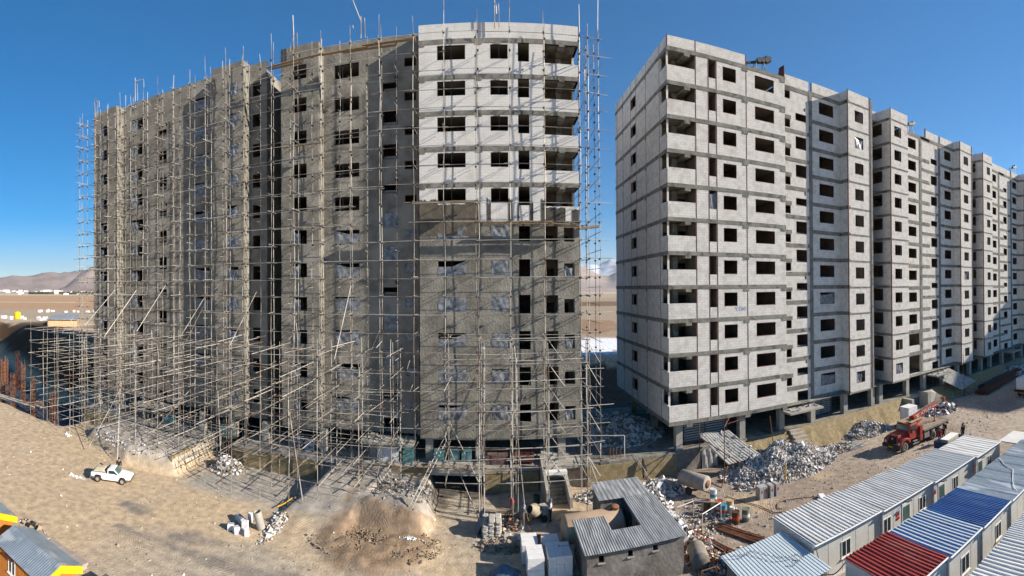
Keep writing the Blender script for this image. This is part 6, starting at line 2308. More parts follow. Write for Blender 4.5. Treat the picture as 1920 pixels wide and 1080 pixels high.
for s in (-1, 1):
    mb = MB()
    P_ = [(1.5, 1.012 * s, 1.85), (2.5, 1.012 * s, 1.85), (2.4, 0.965 * s, 2.35), (1.5, 0.965 * s, 2.35)]
    mb.face(P_ if s > 0 else P_[::-1])
    mb.build('side_window', m_glass, tk)
    mb = MB()
    mb.box(2.5, 2.62, 1.05 * s - 0.02, 1.05 * s + 0.15 * s + 0.02, 1.7, 2.2)
    mb.build('mirror', m_dark, tk)
    mb = MB()
    M2 = Matrix.Translation((4.39, 0.93 * s, 1.0)) @ Matrix.Rotation(PI / 2, 4, 'Y')
    mb.lathe([(0.02, 0.03), (0.11, 0.02), (0.12, -0.03)], 14, 0, M2, closed=False)
    mb.box(4.35, 4.405, 0.93 * s - 0.17, 0.93 * s + 0.17, 0.86, 0.885)
    mb.build('headlight', m_frame, tk)
mb = MB()
mb.box(4.30, 4.37, -0.48, 0.48, 0.86, 1.62)
for k in range(7):
    mb.box(4.37, 4.385, -0.44, 0.44, 0.90 + k * 0.10, 0.94 + k * 0.10)
gr_ = mb.build('grille', m_black, tk)
mb = MB()
mb.box(4.39, 4.40, -0.12, 0.12, 1.36, 1.40)
mb.box(4.39, 4.40, -0.04, 0.04, 1.30, 1.46)
mb.build('badge', m_frame, gr_)
mb = MB()
mb.box(4.40, 4.62, -1.22, 1.22, 0.5, 0.80)
mb.build('bumper', m_dark, tk)
mb = MB()
mb.box(4.625, 4.64, -0.27, 0.27, 0.52, 0.66)
mb.build('number_plate', mat('yellow_plate', (0.62, 0.42, 0.03), (0.5, 0.34, 0.03), scale=3, rough=0.5), tk)
for (x, y, r) in ((3.62, 0.98, 0.52), (3.62, -0.98, 0.52)):
    wheel(tk, x, y, r, 0.3, m_dust, 0.56, tyre=m_tyred)
for x in (-1.35, -2.72):
    for s in (-1, 1):
        wheel(tk, x, 0.98 * s, 0.52, 0.5, m_dark, 0.56, tyre=m_tyred)
mb = MB()
mb.box(-4.3, 2.6, -0.42, -0.30, 0.72, 0.95)
mb.box(-4.3, 2.6, 0.30, 0.42, 0.72, 0.95)
mb.box(0.3, 1.1, 0.5, 1.1, 0.45, 0.95)
mb.box(0.2, 1.1, -1.1, -0.5, 0.45, 0.95)
mb.build('chassis', m_dark, tk)
mb = MB()
mb.box(1.25, 2.3, 1.0, 1.22, 0.42, 0.5)
mb.box(1.5, 2.2, 1.0, 1.2, 0.7, 0.78)
mb.tube((1.25, 1.15, 0.45), (1.25, 1.15, 0.95), 0.03, 6)
mb.build('side_step', m_dust, tk)
mb = MB()
mb.box(-4.35, 0.35, -1.2, 1.2, 1.40, 1.52)
for k in range(9):
    mb.box(-4.3 + k * 0.52, -4.2 + k * 0.52, -1.1, 1.1, 1.1, 1.395)
bd = mb.build('bed', m_bed, tk)
mb = MB()
mb.box(-4.4, 0.35, 1.2, 1.24, 1.34, 1.55)
mb.box(-4.4, 0.35, -1.24, -1.2, 1.34, 1.55)
mb.box(-4.44, -4.4, -1.24, 1.24, 1.0, 1.55)
mb.build('side_rail', m_dust, tk)
for s in (-1, 1):
    mb = MB()
    mb.box(-0.65, 0.25, 1.08 * s - 0.1, 1.08 * s + 0.1, 0.55, 1.12)
    mb.build('tool_box', m_dust, tk)
for s in (-1, 1):
    mb = MB()
    mb.box(-4.36, -4.32, 0.75 * s - 0.3, 0.75 * s + 0.3, 0.35, 0.9)
    mb.build('mud_flap', m_black, tk)
mb = MB()
mb.box(0.42, 1.15, -1.1, 1.1, 0.9, 1.35)
mb.box(0.55, 1.0, 0.75, 1.15, 0.5, 2.1)
mb.box(0.55, 1.0, -1.15, -0.75, 0.5, 2.1)
mb.tube((0.8, 0, 1.3), (0.8, 0, 2.6), 0.24, 12)
mb.box(0.6, 1.05, -0.35, 0.35, 2.4, 2.95)
cr_ = mb.build('crane_column', m_trred, tk)
mb = MB()
d0 = Vector((0.9, 0.0, 2.8))
d1 = Vector((-3.3, 0.25, 3.55))
ax = (d1 - d0).normalized()
M2 = Matrix.Translation(d0) @ ax.to_track_quat('X', 'Z').to_matrix().to_4x4()
mb.box(0, 4.3, -0.17, 0.17, -0.24, 0.24, 0, M2)
bm_ = mb.build('boom', m_boom, tk)
bevel(bm_, 0.03)
mb = MB()
mb.box(4.3, 5.7, -0.12, 0.12, -0.17, 0.16, 0, M2)
mb.box(1.4, 3.9, -0.09, 0.09, 0.27, 0.40, 0, M2)
mb.build('boom_extension', m_dust, bm_)
mb = MB()
mb.box(5.6, 5.85, -0.2, 0.2, -0.35, 0.25, 0, M2)
mb.build('boom_head', m_boom, bm_)
mb = MB()
mb.tube((0.75, 0.3, 1.8), tuple(M2 @ Vector((2.6, 0.1, -0.2))), 0.09, 8)
mb.tube((0.75, 0.3, 1.8), tuple(M2 @ Vector((1.4, 0.1, -0.2))), 0.13, 8)
mb.build('hydraulic_ram', m_boom, tk)
mb = MB()
mb.tube((-3.0, 0.2, 1.38), (-3.0, 0.2, 3.3), 0.06, 8)
mb.box(-3.15, -2.85, 0.05, 0.35, 1.525, 1.6)
mb.build('boom_rest', m_trred, tk)
mb = MB()
mb.tube(tuple(M2 @ Vector((5.7, 0, -0.3))), tuple(M2 @ Vector((5.7, 0, -0.9))), 0.02, 5)
mb.box(5.6, 5.8, -0.08, 0.08, -1.2, -0.9, 0, M2)
mb.build('hook', m_black, tk)
mb = MB()
mb.box(0.2, 2.6, -0.9, 0.1, 2.58, 2.66)
mb.box(-0.3, 2.2, 0.1, 0.55, 2.60, 2.66, 0, Matrix.Rotation(0.12, 4, 'Z'))
mb.build('roof_board', m_plank, tk)


def text_mesh(s, size, depth=0.006):
    cu = bpy.data.curves.new('t', 'FONT')
    cu.body = s
    cu.size = size
    cu.extrude = depth
    to = bpy.data.objects.new('t', cu)
    COL.objects.link(to)
    dg = bpy.context.evaluated_depsgraph_get()
    dg.update()
    m = bpy.data.meshes.new_from_object(to.evaluated_get(dg))
    bpy.data.objects.remove(to)
    return m


tm = text_mesh('ATLAS', 0.52)
tm.materials.clear()
tm.materials.append(m_frame)
for v in tm.vertices:
    v.co.x *= 1.25
to = bpy.data.objects.new('lettering', tm)
COL.objects.link(to)
to.parent = bm_
# on the +y face, reading left to right for the camera (boom runs away from the cab)
to.matrix_local = M2 @ Matrix.Translation((1.25, -0.180, -0.19)) @ Matrix(((1, 0, 0, 0), (0, 0, -1, 0), (0, 1, 0, 0), (0, 0, 0, 1))) @ Matrix.Identity(4)
mb = MB()
mb.box(0.35, 0.95, -0.185, -0.172, -0.15, -0.08, 0, M2)
mb.box(0.35, 0.95, -0.185, -0.172, 0.06, 0.13, 0, M2)
mb.box(0.6, 0.7, -0.185, -0.172, -0.08, 0.06, 0, M2)
mb.build('marking', m_frame, bm_)
mb = MB()
mb.box(3.3, 4.1, -0.185, -0.172, -0.06, 0.0, 0, M2)
mb.build('marking', m_frame, bm_)
# graffiti numerals on the tower wall
gt_ = text_mesh('۲.۲۶۵', 0.62) if False else text_mesh('Y.E60', 0.55, 0.004)
gt_.materials.clear()
gt_.materials.append(mat('blue_chalk_paint', (0.10, 0.20, 0.34), (0.2, 0.3, 0.42), scale=8, rough=0.9))
g_ = bpy.data.objects.new('painted_mark', gt_)
COL.objects.link(g_)
g_.parent = RB
g_.location = (23.5 - 30.0, RY - 0.008 - 50.0, RZ(3) + 0.98)
g_.rotation_euler = (PI / 2, 0, 0)

# ---------------- blue tipping trailer with a timber crate
tr = thing('blue_trailer', 'open dark blue trailer parked between crane truck and cabins', 'trailer', (41.0, 26.5, 0), PI + 0.10)
mb = MB()
for s in (-1, 1):
    extrude_profile(mb, [(-1.9, 0.75), (2.0, 0.75), (2.0, 1.45), (-1.9, 1.15)], 0.78 * s - 0.03, 0.78 * s + 0.03)
mb.box(1.95, 2.0, -0.75, 0.75, 0.75, 1.45)
mb.box(-1.9, 2.0, -0.75, 0.75, 0.68, 0.76)
mb.box(-1.95, -1.9, -0.8, 0.8, 0.68, 1.15)
mb.build('body', mat('navy_blue_paint', (0.012, 0.035, 0.11), (0.01, 0.025, 0.08), scale=1.5, rough=0.4), tr)
mb = MB()
mb.box(-1.0, 2.2, -0.7, 0.7, 0.5, 0.66)
mb.tube((2.1, 0, 0.55), (3.1, 0, 0.45), 0.05, 6)
mb.build('chassis', m_dark, tr)
for s in (-1, 1):
    wheel(tr, 0.2, 0.82 * s, 0.33, 0.2, m_dust)
ct = thing('timber_crate', 'cream board crate lying in the blue trailer', 'crate', (41.4, 26.55, 0.80), PI + 0.10)
mb = MB()
mb.box(-0.9, 1.6, -0.42, 0.42, 0, 0.62)
mb.build('crate_body', mat('cream_board', (0.50, 0.43, 0.31), (0.42, 0.36, 0.26), scale=2, rough=0.8), ct)
mb = MB()
mb.box(-0.93, 1.63, -0.45, 0.45, 0.63, 0.67)
mb.build('lid', m_frame, ct)
# block stack lifted near the crane
block_stack('tall white block stack beside the crane truck in front of the blue shutter', 44.9, 46.7, 35.0, 36.4, 0.0, 2.3, 3, 3, 8, 21)
fm = MB()
fm.grid(lambda u, v: (46.0 + 1.1 * u + 0.1 * math.sin(9 * v), 34.8 + 0.12 * math.sin(13 * u + 3 * v), 0.05 + 1.5 * v * (0.8 + 0.2 * math.sin(5 * u))), 10, 10)
single(fm, 'film_heap', m_film, 'white plastic film bunched against the tall block stack', 'plastic film', smooth=True)
# low stuff on the yard
fm = MB()
for k in range(9):
    fm.box(34.5 + 0.25 * k, 34.7 + 0.25 * k, 34.6, 35.9, 0.05, 0.10, 0, Matrix.Rotation(0.0, 4, 'Z'))
fm.tube((34.3, 34.6, 0.2), (37.1, 34.9, 0.3), 0.04, 5, 1)
fm.tube((34.3, 35.9, 0.2), (37.0, 36.0, 0.4), 0.04, 5, 1)
fm.tube((34.0, 34.6, 0.0), (34.3, 34.6, 0.5), 0.04, 5, 1)
single(fm, 'metal_gate', [m_sheet, m_dark], 'pale metal frame lying on the ground left of the crane truck bonnet', 'metal frame')
# brown lorry at the right edge
lr = thing('lorry', 'brown flatbed lorry tail loaded with white blocks at the right picture edge', 'truck', (68.5, 28.6, 0), PI + 0.0)
mb = MB()
mb.box(-3.6, 4.0, -1.2, 1.2, 1.05, 1.3)
mb.box(3.85, 4.0, -1.2, 1.2, 1.0, 1.35)
mb.box(-3.6, 3.9, -0.4, 0.4, 0.7, 1.04)
mb.build('bed', m_rust2, lr)
for x in (2.4, 1.2, -2.8):
    for s in (-1, 1):
        wheel(lr, x, 0.95 * s, 0.5, 0.4, m_dust)
mb = MB()
mb.box(-5.5, -3.8, -1.15, 1.15, 0.9, 2.7)
bevel(mb.build('cab', m_trred, lr), 0.1)
mb = MB()
mb.box(-5.53, -5.49, -0.95, 0.95, 1.8, 2.5)
mb.build('windscreen', m_glass, lr)
for k, (a, lb_) in enumerate(((64.8, 'white block load on the brown lorry, rear stack'), (66.6, 'white block load on the brown lorry, second stack'), (68.4, 'white block load on the brown lorry, third stack'))):
    block_stack(lb_, a, a + 1.6, 27.6, 29.6, 1.31, 3.0, 2, 4, 6, 33 + k)

# ---------------- orange sheds at the left bottom
m_or = mat('orange_timber_cladding', (0.43, 0.17, 0.03), (0.33, 0.125, 0.022), scale=1.2, rough=0.7, stretch=(5, 5, 0.3))
m_ye = mat('bright_yellow_fascia', (0.75, 0.42, 0.01), (0.70, 0.38, 0.01), scale=2, rough=0.5)
m_zinc = mat('stained_zinc_roof', (0.27, 0.32, 0.36), (0.20, 0.245, 0.28), scale=1.0, detail=7, rough=0.45, metallic=0.3, c3=(0.40, 0.43, 0.44), scale3=0.9, lo3=0.55, hi3=0.66)


def gable_shed(label, x0, x1, y0, y1, ze, zr, win=None):
    s_ = wthing('timber_shed', label, 'shed', ((x0 + x1) / 2, (y0 + y1) / 2, 0))
    yr = (y0 + y1) / 2 - 0.05
    ov = 0.25
    mb = MB()
    for side in (0, 1):
        ya, yb = (y0 - ov, yr) if side == 0 else (yr, y1 + ov)
        za, zb = (ze - 0.1, zr) if side == 0 else (zr, ze - 0.1)
        n = int((x1 - x0 + 0.5) / 0.16)
        i0 = len(mb.v)
        for i in range(2 * n + 1):
            x = x0 - 0.25 + (x1 - x0 + 0.5) * i / (2 * n)
            h = 0.022 * (i % 2)
            for t2 in (0, 1):
                mb.v.append((x, ya * (1 - t2) + yb * t2, za * (1 - t2) + zb * t2 + h))
        for i in range(2 * n):
            k = i0 + 2 * i
            mb.f.append((k, k + 2, k + 3, k + 1))
            mb.mi.append(0)
    mb.build('roof', m_zinc, s_)
    mb = MB()
    mb.box(x0, x1, y0, y1, 0, ze - 0.16)
    for xx in (x0 + 0.02, x1 - 0.14):
        mb.hexa([(xx, y0, ze - 0.16), (xx + 0.12, y0, ze - 0.16), (xx + 0.12, y1, ze - 0.16), (xx, y1, ze - 0.16), (xx, yr - 0.05, zr - 0.06), (xx + 0.12, yr - 0.05, zr - 0.06), (xx + 0.12, yr + 0.05, zr - 0.06), (xx, yr + 0.05, zr - 0.06)])
    n = int((x1 - x0) / 0.14)
    for k in range(n):
        mb.box(x0 + k * 0.14 + 0.01, x0 + k * 0.14 + 0.03, y0 - 0.015, y0, 0.05, ze - 0.2)
    mb.build('wall', m_or, s_)
    mb = MB()
    for xx in (x1 + 0.22,):
        for (ya, za, yb, zb) in ((y0 - ov, ze - 0.12, yr, zr - 0.02), (yr, zr - 0.02, y1 + ov, ze - 0.12)):
            mb.hexa([(xx, ya, za - 0.42), (xx + 0.04, ya, za - 0.42), (xx + 0.04, yb, zb - 0.42), (xx, yb, zb - 0.42), (xx, ya, za), (xx + 0.04, ya, za), (xx + 0.04, yb, zb), (xx, yb, zb)])
    mb.build('gable_board', m_ye, s_)
    if win:
        cab_window(s_, win, win + 0.75, y0 - 0.01, 1.35, 2.25)
        mb = MB()
        mb.box(win - 0.1, win + 0.85, y0 - 0.3, y0 - 0.0, 2.35, 2.4)
        mb.build('window_hood', m_red, s_)
    return s_


gable_shed('orange timber shed with stained zinc gable roof and white window', -24.0, -19.6, 13.45, 15.75, 2.62, 3.08, -22.9)
gable_shed('second orange shed farther left with only its roof end showing', -31.0, -26.3, 13.0, 15.7, 2.62, 3.2)
for k, (x, y, lb_) in enumerate(((-26.5, 18.3, 'tan concrete panel lying behind the orange shed, farthest one'), (-25.1, 18.4, 'tan concrete panel lying behind the orange shed, second'), (-23.9, 18.45, 'tan concrete panel lying behind the orange shed, third'), (-22.7, 18.5, 'tan concrete panel lying behind the orange shed, nearest one'))):
    mb = MB()
    mb.box(x - 0.58, x + 0.58, y - 0.75, y + 0.25, 0.25, 0.42, 0, Matrix.Translation((0, 0, 0)))
    mb.box(x - 0.5, x + 0.5, y - 0.7, y + 0.2, 0.0, 0.245)
    single(mb, 'stone_slab', mat('pinkish_tan_concrete', (0.36, 0.31, 0.275), (0.29, 0.25, 0.22), scale=1.5, rough=0.9), lb_, 'stone slab')
heap('waste', 'dark bags and stones behind the far corner of the orange shed', 'waste heap', -28.2, 18.6, 1.4, 0.6, 0.3, 70, 0.12, 0.4, [m_rubb, m_black, m_film], 51, 0, (0.4, 0.4, 0.2), core=False)
mb = MB()
mb.box(-19.9, -18.2, 16.6, 18.2, 0.9, 0.96)
for (a, b2) in ((-19.8, 16.7), (-18.3, 16.7), (-19.8, 18.1), (-18.3, 18.1)):
    mb.box(a - 0.03, a + 0.03, b2 - 0.03, b2 + 0.03, 0, 0.899)
single(mb, 'rusty_table', mat('rust_spotted_plate', (0.13, 0.12, 0.12), (0.10, 0.09, 0.09), scale=2, rough=0.7, c3=(0.27, 0.10, 0.05), scale3=1.2, lo3=0.52, hi3=0.6), 'rust-spotted steel plate table beside the orange shed', 'steel table')
mb = MB()
for z in (0.5, 0.9):
    mb.tube((-24.6, 12.9, z), (-23.4, 12.6, z), 0.035, 5)
    mb.tube((-24.6, 12.4, z), (-23.5, 12.2, z), 0.035, 5)
for (a, b2) in ((-24.6, 12.9), (-23.4, 12.6), (-24.6, 12.4), (-23.5, 12.2)):
    mb.tube((a, b2, 0), (a, b2, 1.0), 0.04, 5)
single(mb, 'timber_trestle', m_plank, 'small timber trestle beside the orange shed wall', 'trestle')

# ---------------- on the plain beyond the pit
hu = wthing('brick_hut', 'tan brick hut with flat sheet roof on the plain behind the pit', 'hut', (-121, 89, 6.4))
mb = MB()
a_, b_2, c__, d__ = Vector((-112.6, 79.6, 0)), Vector((-106.8, 86.0, 0)), Vector((-126.5, 103.0, 0)), Vector((-132.0, 96.0, 0))
z0_, z1_ = 5.6, 8.5
mb.hexa([(q.x, q.y, z0_) for q in (a_, b_2, c__, d__)] + [(q.x, q.y, z1_) for q in (a_, b_2, c__, d__)])
mb.build('wall', mat('tan_brick', (0.52, 0.35, 0.20), (0.44, 0.29, 0.165), scale=1, rough=0.9), hu)
mb = MB()
cen = (a_ + b_2 + c__ + d__) / 4
mb.hexa([tuple(cen + (q - cen) * 1.06 + Vector((0, 0, 8.51))) for q in (a_, b_2, c__, d__)] + [tuple(cen + (q - cen) * 1.06 + Vector((0, 0, 8.65))) for q in (a_, b_2, c__, d__)])
mb.build('roof', m_sheet, hu)
for k in range(5):
    mb = MB()
    t0, t1 = 0.1 + k * 0.18, 0.19 + k * 0.18
    q0, q1 = a_ * (1 - t0) + d__ * t0, a_ * (1 - t1) + d__ * t1
    n_ = Vector((-(d__ - a_).y, (d__ - a_).x, 0)).normalized() * 0.06
    mb.hexa([(q0.x + n_.x, q0.y + n_.y, 5.8), (q1.x + n_.x, q1.y + n_.y, 5.8), (q1.x - n_.x, q1.y - n_.y, 5.8), (q0.x - n_.x, q0.y - n_.y, 5.8), (q0.x + n_.x, q0.y + n_.y, 8.0), (q1.x + n_.x, q1.y + n_.y, 8.0), (q1.x - n_.x, q1.y - n_.y, 8.0), (q0.x - n_.x, q0.y - n_.y, 8.0)])
    mb.build('door', m_dark, hu)
rr = random.Random(91)
for k in range(34):
    u = rr.random()
    if k < 20:
        x, y = -163 + 36 * u + rr.uniform(-2, 2), 78 + 17 * u + rr.uniform(-2.5, 2.5)
    else:
        x, y = -188 + 32 * u + rr.uniform(-3, 3), 122 + 22 * u + rr.uniform(-4, 4)
    s = rr.uniform(0.8, 1.5)
    mb = MB()
    mb.box(-s * 0.6, s * 0.6, -s * 0.45, s * 0.45, 0, rr.uniform(0.8, 1.4))
    z = gh(x, y)
    o = mb.build('block_pallet', m_wb, None)
    o.location = (x, y, z - 0.1)
    o.rotation_euler = (0, 0, rr.uniform(-0.4, 0.4) + 0.3)
    tag(o, 'white pallet of blocks stored on the plain beyond the pit', 'block pallet', 'white block pallets on the plain')
mb = MB()
mb.lathe([(0.05, 0), (1.25, 0.05), (1.3, 0.3), (1.3, 2.2), (1.0, 2.6), (0.3, 2.75), (0.3, 2.9), (0.05, 2.9)], 20, 0, Matrix.Translation((-143, 87.5, gh(-143, 87.5) - 0.05)))
single(mb, 'water_tank', mat('yellow_tank_plastic', (0.62, 0.42, 0.01), (0.55, 0.37, 0.01), scale=1, rough=0.4), 'bright yellow water tank among the white pallets on the plain', 'water tank')
m_adobe = mat('pale_far_wall', (0.62, 0.58, 0.53), (0.5, 0.46, 0.42), scale=0.1, rough=0.9)
rr = random.Random(19)
for k in range(46):
    px = rr.uniform(-20, 190) if k > 8 else rr.uniform(88, 115)
    az = px_dir(px)
    d_ = rr.uniform(900, 1500) if k % 2 else rr.uniform(1700, 2600)
    x, y = d_ * math.sin(az), d_ * math.cos(az)
    s = d_ / 1000 * rr.uniform(3.0, 7.0)
    mb = MB()
    mb.box(-s, s, -s * 0.6, s * 0.6, 0, s * 0.55)
    mb.box(-s * 1.04, s * 1.04, -s * 0.64, s * 0.64, s * 0.552, s * 0.6)
    o = mb.build('village_house', m_adobe if k % 3 else m_white, None)
    o.location = (x, y, 6)
    o.rotation_euler = (0, 0, az * -1 + rr.uniform(-0.4, 0.4))
    tag(o, 'tiny pale house of the distant village on the plain', 'house', 'distant village houses at the foot of the hills')
m_olive = mat('dusty_tree_green', (0.055, 0.06, 0.035), (0.035, 0.04, 0.025), scale=0.3, rough=1)
mb = MB()
for k in range(420):
    px = rr.choice((rr.uniform(56, 95), rr.uniform(112, 178), rr.uniform(70, 100)))
    d_ = rr.uniform(1000, 1080)
    az = px_dir(px)
    mb.rock((d_ * math.sin(az), d_ * math.cos(az), 7.5 + rr.uniform(-1, 1.5)), rr.uniform(3, 8), rr)
o = mb.build('far_tree_belt', m_olive)
tag(o, 'thin dark belt of far trees along the village', 'trees', kind='stuff')
py = thing('power_pylon', 'faint lattice power pylon far out on the plain', 'pylon', (900 * math.sin(px_dir(97)), 900 * math.cos(px_dir(97)), 6))
mb = MB()
for a, b2 in ((-3, -3), (3, -3), (3, 3), (-3, 3)):
    mb.tube((a, b2, 0), (a * 0.15, b2 * 0.15, 26), 0.18, 4)
for z in (4, 9, 14, 19):
    f_ = 3 * (1 - z / 28)
    mb.tube((-f_, -f_, z), (f_, f_, z + 4), 0.12, 4)
    mb.tube((f_, -f_, z), (-f_, f_, z + 4), 0.12, 4)
mb.build('mast', m_dust, py)
mb = MB()
for z, w2 in ((18, 5), (22, 6), (26, 4)):
    mb.tube((-w2, 0, z), (w2, 0, z), 0.15, 4)
mb.build('cross_arm', m_dust, py)

# ---------------- cables, hoses, small yard items
def hose(pts, r, mt, label, cat='hose', name='hose'):
    mb = MB()
    out = []
    for i in range(len(pts) - 1):
        p0 = Vector(pts[max(i - 1, 0)]); p1 = Vector(pts[i]); p2 = Vector(pts[i + 1]); p3 = Vector(pts[min(i + 2, len(pts) - 1)])
        for s in range(6):
            u = s / 6
            out.append(tuple(0.5 * ((2 * p1) + (p2 - p0) * u + (2 * p0 - 5 * p1 + 4 * p2 - p3) * u * u + (3 * p1 - p0 - 3 * p2 + p3) * u ** 3)))
    out.append(tuple(pts[-1]))
    mb.path(out, r, 5)
    return single(mb, name, mt, label, cat)


hose([(18.8, 33.5, 0.06), (19.5, 32.0, 0.06), (20.2, 30.6, 0.06), (20.5, 29.2, 0.06), (20.8, 28.9, 0.06), (21.5, 28.4, 0.06), (22.2, 27.4, 0.06)], 0.03, m_rust, 'dark hose snaking over the dirt past the oil drums')
hose([(21.4, 29.2, 0.06), (21.2, 29.5, 0.06), (21.9, 30.2, 0.06), (23.2, 29.9, 0.06), (25.5, 28.6, 0.06)], 0.03, m_rust2, 'thin reddish hose loop before the white cabins')
hose([(11.9, 37.5, 3.2), (13.0, 33.5, 0.9), (13.4, 30, 0.35), (13.4, 27, 0.3), (14.5, 24.6, 0.5)], 0.03, m_dark, 'black cable running down beside the U-shaped shed', 'cable', 'cable')
hose([(12.3, 37.2, 3.0), (13.3, 33.2, 0.8), (13.9, 29.5, 0.3), (14.4, 26.0, 0.5)], 0.02, m_polep, 'pale cable running beside the black one near the shed', 'cable', 'cable')
hose([(-15.6, 34.3, 0.5), (-15.9, 33.5, 0.35), (-16.2, 32.8, 0.3)], 0.035, m_ye, 'yellow strap on the rubble edge of the earth ramp', 'strap', 'strap')
hose([(17.25, 20.3, 2.5), (17.0, 19.4, 1.6), (17.2, 18.6, 1.7), (17.9, 18.1, 2.6)], 0.03, m_dark, 'black cable sagging between the first cabin and the red-roofed one', 'cable', 'cable')
mb = MB()
mb.tube((10.0, 40.9, 2.0), (10.0, 40.9, 3.3), 0.05, 6)
mb.tube((7.9, 41.5, 4.0), (12.2, 40.6, 3.9), 0.045, 6)
mb.tube((12.2, 40.6, 3.9), (12.2, 40.6, 2.0), 0.05, 6)
for x in (11.0, 11.3, 11.7, 10.7):
    mb.tube((x, 40.3, 1.9), (x + 0.1, 40.3, 3.0), 0.04, 5, 1)
single(mb, 'pipe_gantry', [m_polep, m_rust2], 'pale pipe frame standing above the yellow wall in the gap', 'pipe frame')
mb = MB()
mb.tube((13.6, 39.4, 1.9), (13.6, 39.3, 0.3), 0.12, 6, 0, 0.09)
mb.tube((13.6, 39.5, 2.0), (13.9, 39.3, 0.9), 0.07, 6)
single(mb, 'hanging_cloth', m_dark, 'dark cloth hanging over the yellow wall in the gap', 'cloth')
mb = MB()
mb.tube((24.7, 33.1, 0), (24.7, 33.1, 1.5), 0.05, 6)
mb.tube((24.7, 33.1, 1.5), (24.8, 33.2, 1.62), 0.07, 6)
single(mb, 'yellow_post', m_ye, 'yellow post standing at the foot of the biggest rubble heap', 'post')
mb = MB()
mb.rock((25.0, 28.6, 0.15), 0.7, random.Random(3))
single(mb, 'white_bag', m_film, 'crumpled white bag lying alone on the dirt road', 'bag')
mb = MB()
for (p0_, p1_) in (((14.9, 31.6, 0), (14.9, 31.6, 1.3)), ((16.6, 30.4, 0), (16.6, 30.4, 1.3)), ((14.6, 29.5, 0), (14.6, 29.5, 1.3)), ((14.9, 31.6, 1.3), (16.6, 30.4, 1.3)), ((16.6, 30.4, 1.3), (14.6, 29.5, 1.3)), ((14.6, 29.5, 1.3), (13.3, 31.2, 1.3)), ((13.3, 31.2, 1.3), (14.9, 31.6, 1.3)), ((13.3, 31.2, 0), (13.3, 31.2, 1.3))):
    mb.tube(p0_, p1_, 0.035, 6)
single(mb, 'pipe_rack', m_polep, 'pale pipe rack frame standing between the shed and the oil drums', 'pipe rack')
mb = MB()
mb.lathe([(0.05, 0), (0.55, 0.03), (0.58, 0.1), (0.58, 1.5), (0.5, 1.58), (0.05, 1.6)], 20, 0, Matrix.Translation((12.5, 25.6, 0.62)) @ Matrix.Rotation(R(75), 4, 'Z') @ Matrix.Rotation(PI / 2, 4, 'Y') @ Matrix.Translation((0, 0, -0.2)))
single(mb, 'lying_tank', m_dust, 'small dusty grey tank lying right of the U-shaped shed', 'tank', smooth=True)
mb = MB()
for z in (0.05, 0.9):
    for a, b2, c_2, d_2 in ((11.9, 24.2, 12.9, 24.2), (12.9, 24.2, 12.9, 23.3), (12.9, 23.3, 11.9, 23.3), (11.9, 23.3, 11.9, 24.2)):
        mb.tube((a, b2, z), (c_2, d_2, z), 0.035, 5)
for a, b2 in ((11.9, 24.2), (12.9, 24.2), (12.9, 23.3), (11.9, 23.3)):
    mb.tube((a, b2, 0), (a, b2, 0.9), 0.035, 5)
single(mb, 'steel_cage', m_rust2, 'rusty orange angle-iron cage at the bottom edge by the shed', 'steel cage')
# second shaded tower outside the frame that throws the far road into shade
OB = wthing('apartment_building', 'neighbouring tower outside the frame to the right', 'apartment building', (159, 15, 0))
mb = MB()
oo = []
for k in range(11):
    for a in range(5):
        oo.append((2 + a * 5, 4 + a * 5, RZ(k) + 1.4, RZ(k) + 2.8))
wall(mb, (143, 32), (143, 4), 0, 42, oo)
wall(mb, (143, 4), (175, 4), 0, 42)
wall(mb, (175, 4), (175, 32), 0, 42)
wall(mb, (175, 32), (143, 32), 0, 42)
mb.box(143.2, 174.8, 4.2, 31.8, 41.8, 42.2)
mb.build('masonry_wall', m_block_r, OB)
# ================================================================== people
m_skin = mat('skin', (0.36, 0.20, 0.13), (0.30, 0.165, 0.105), scale=4, rough=0.6)
m_hair = mat('black_hair', (0.015, 0.013, 0.012), (0.01, 0.01, 0.01), scale=5, rough=0.7)


def cloth(n, c):
    return mat(n, c, tuple(q * 0.7 for q in c), scale=5, rough=0.9)


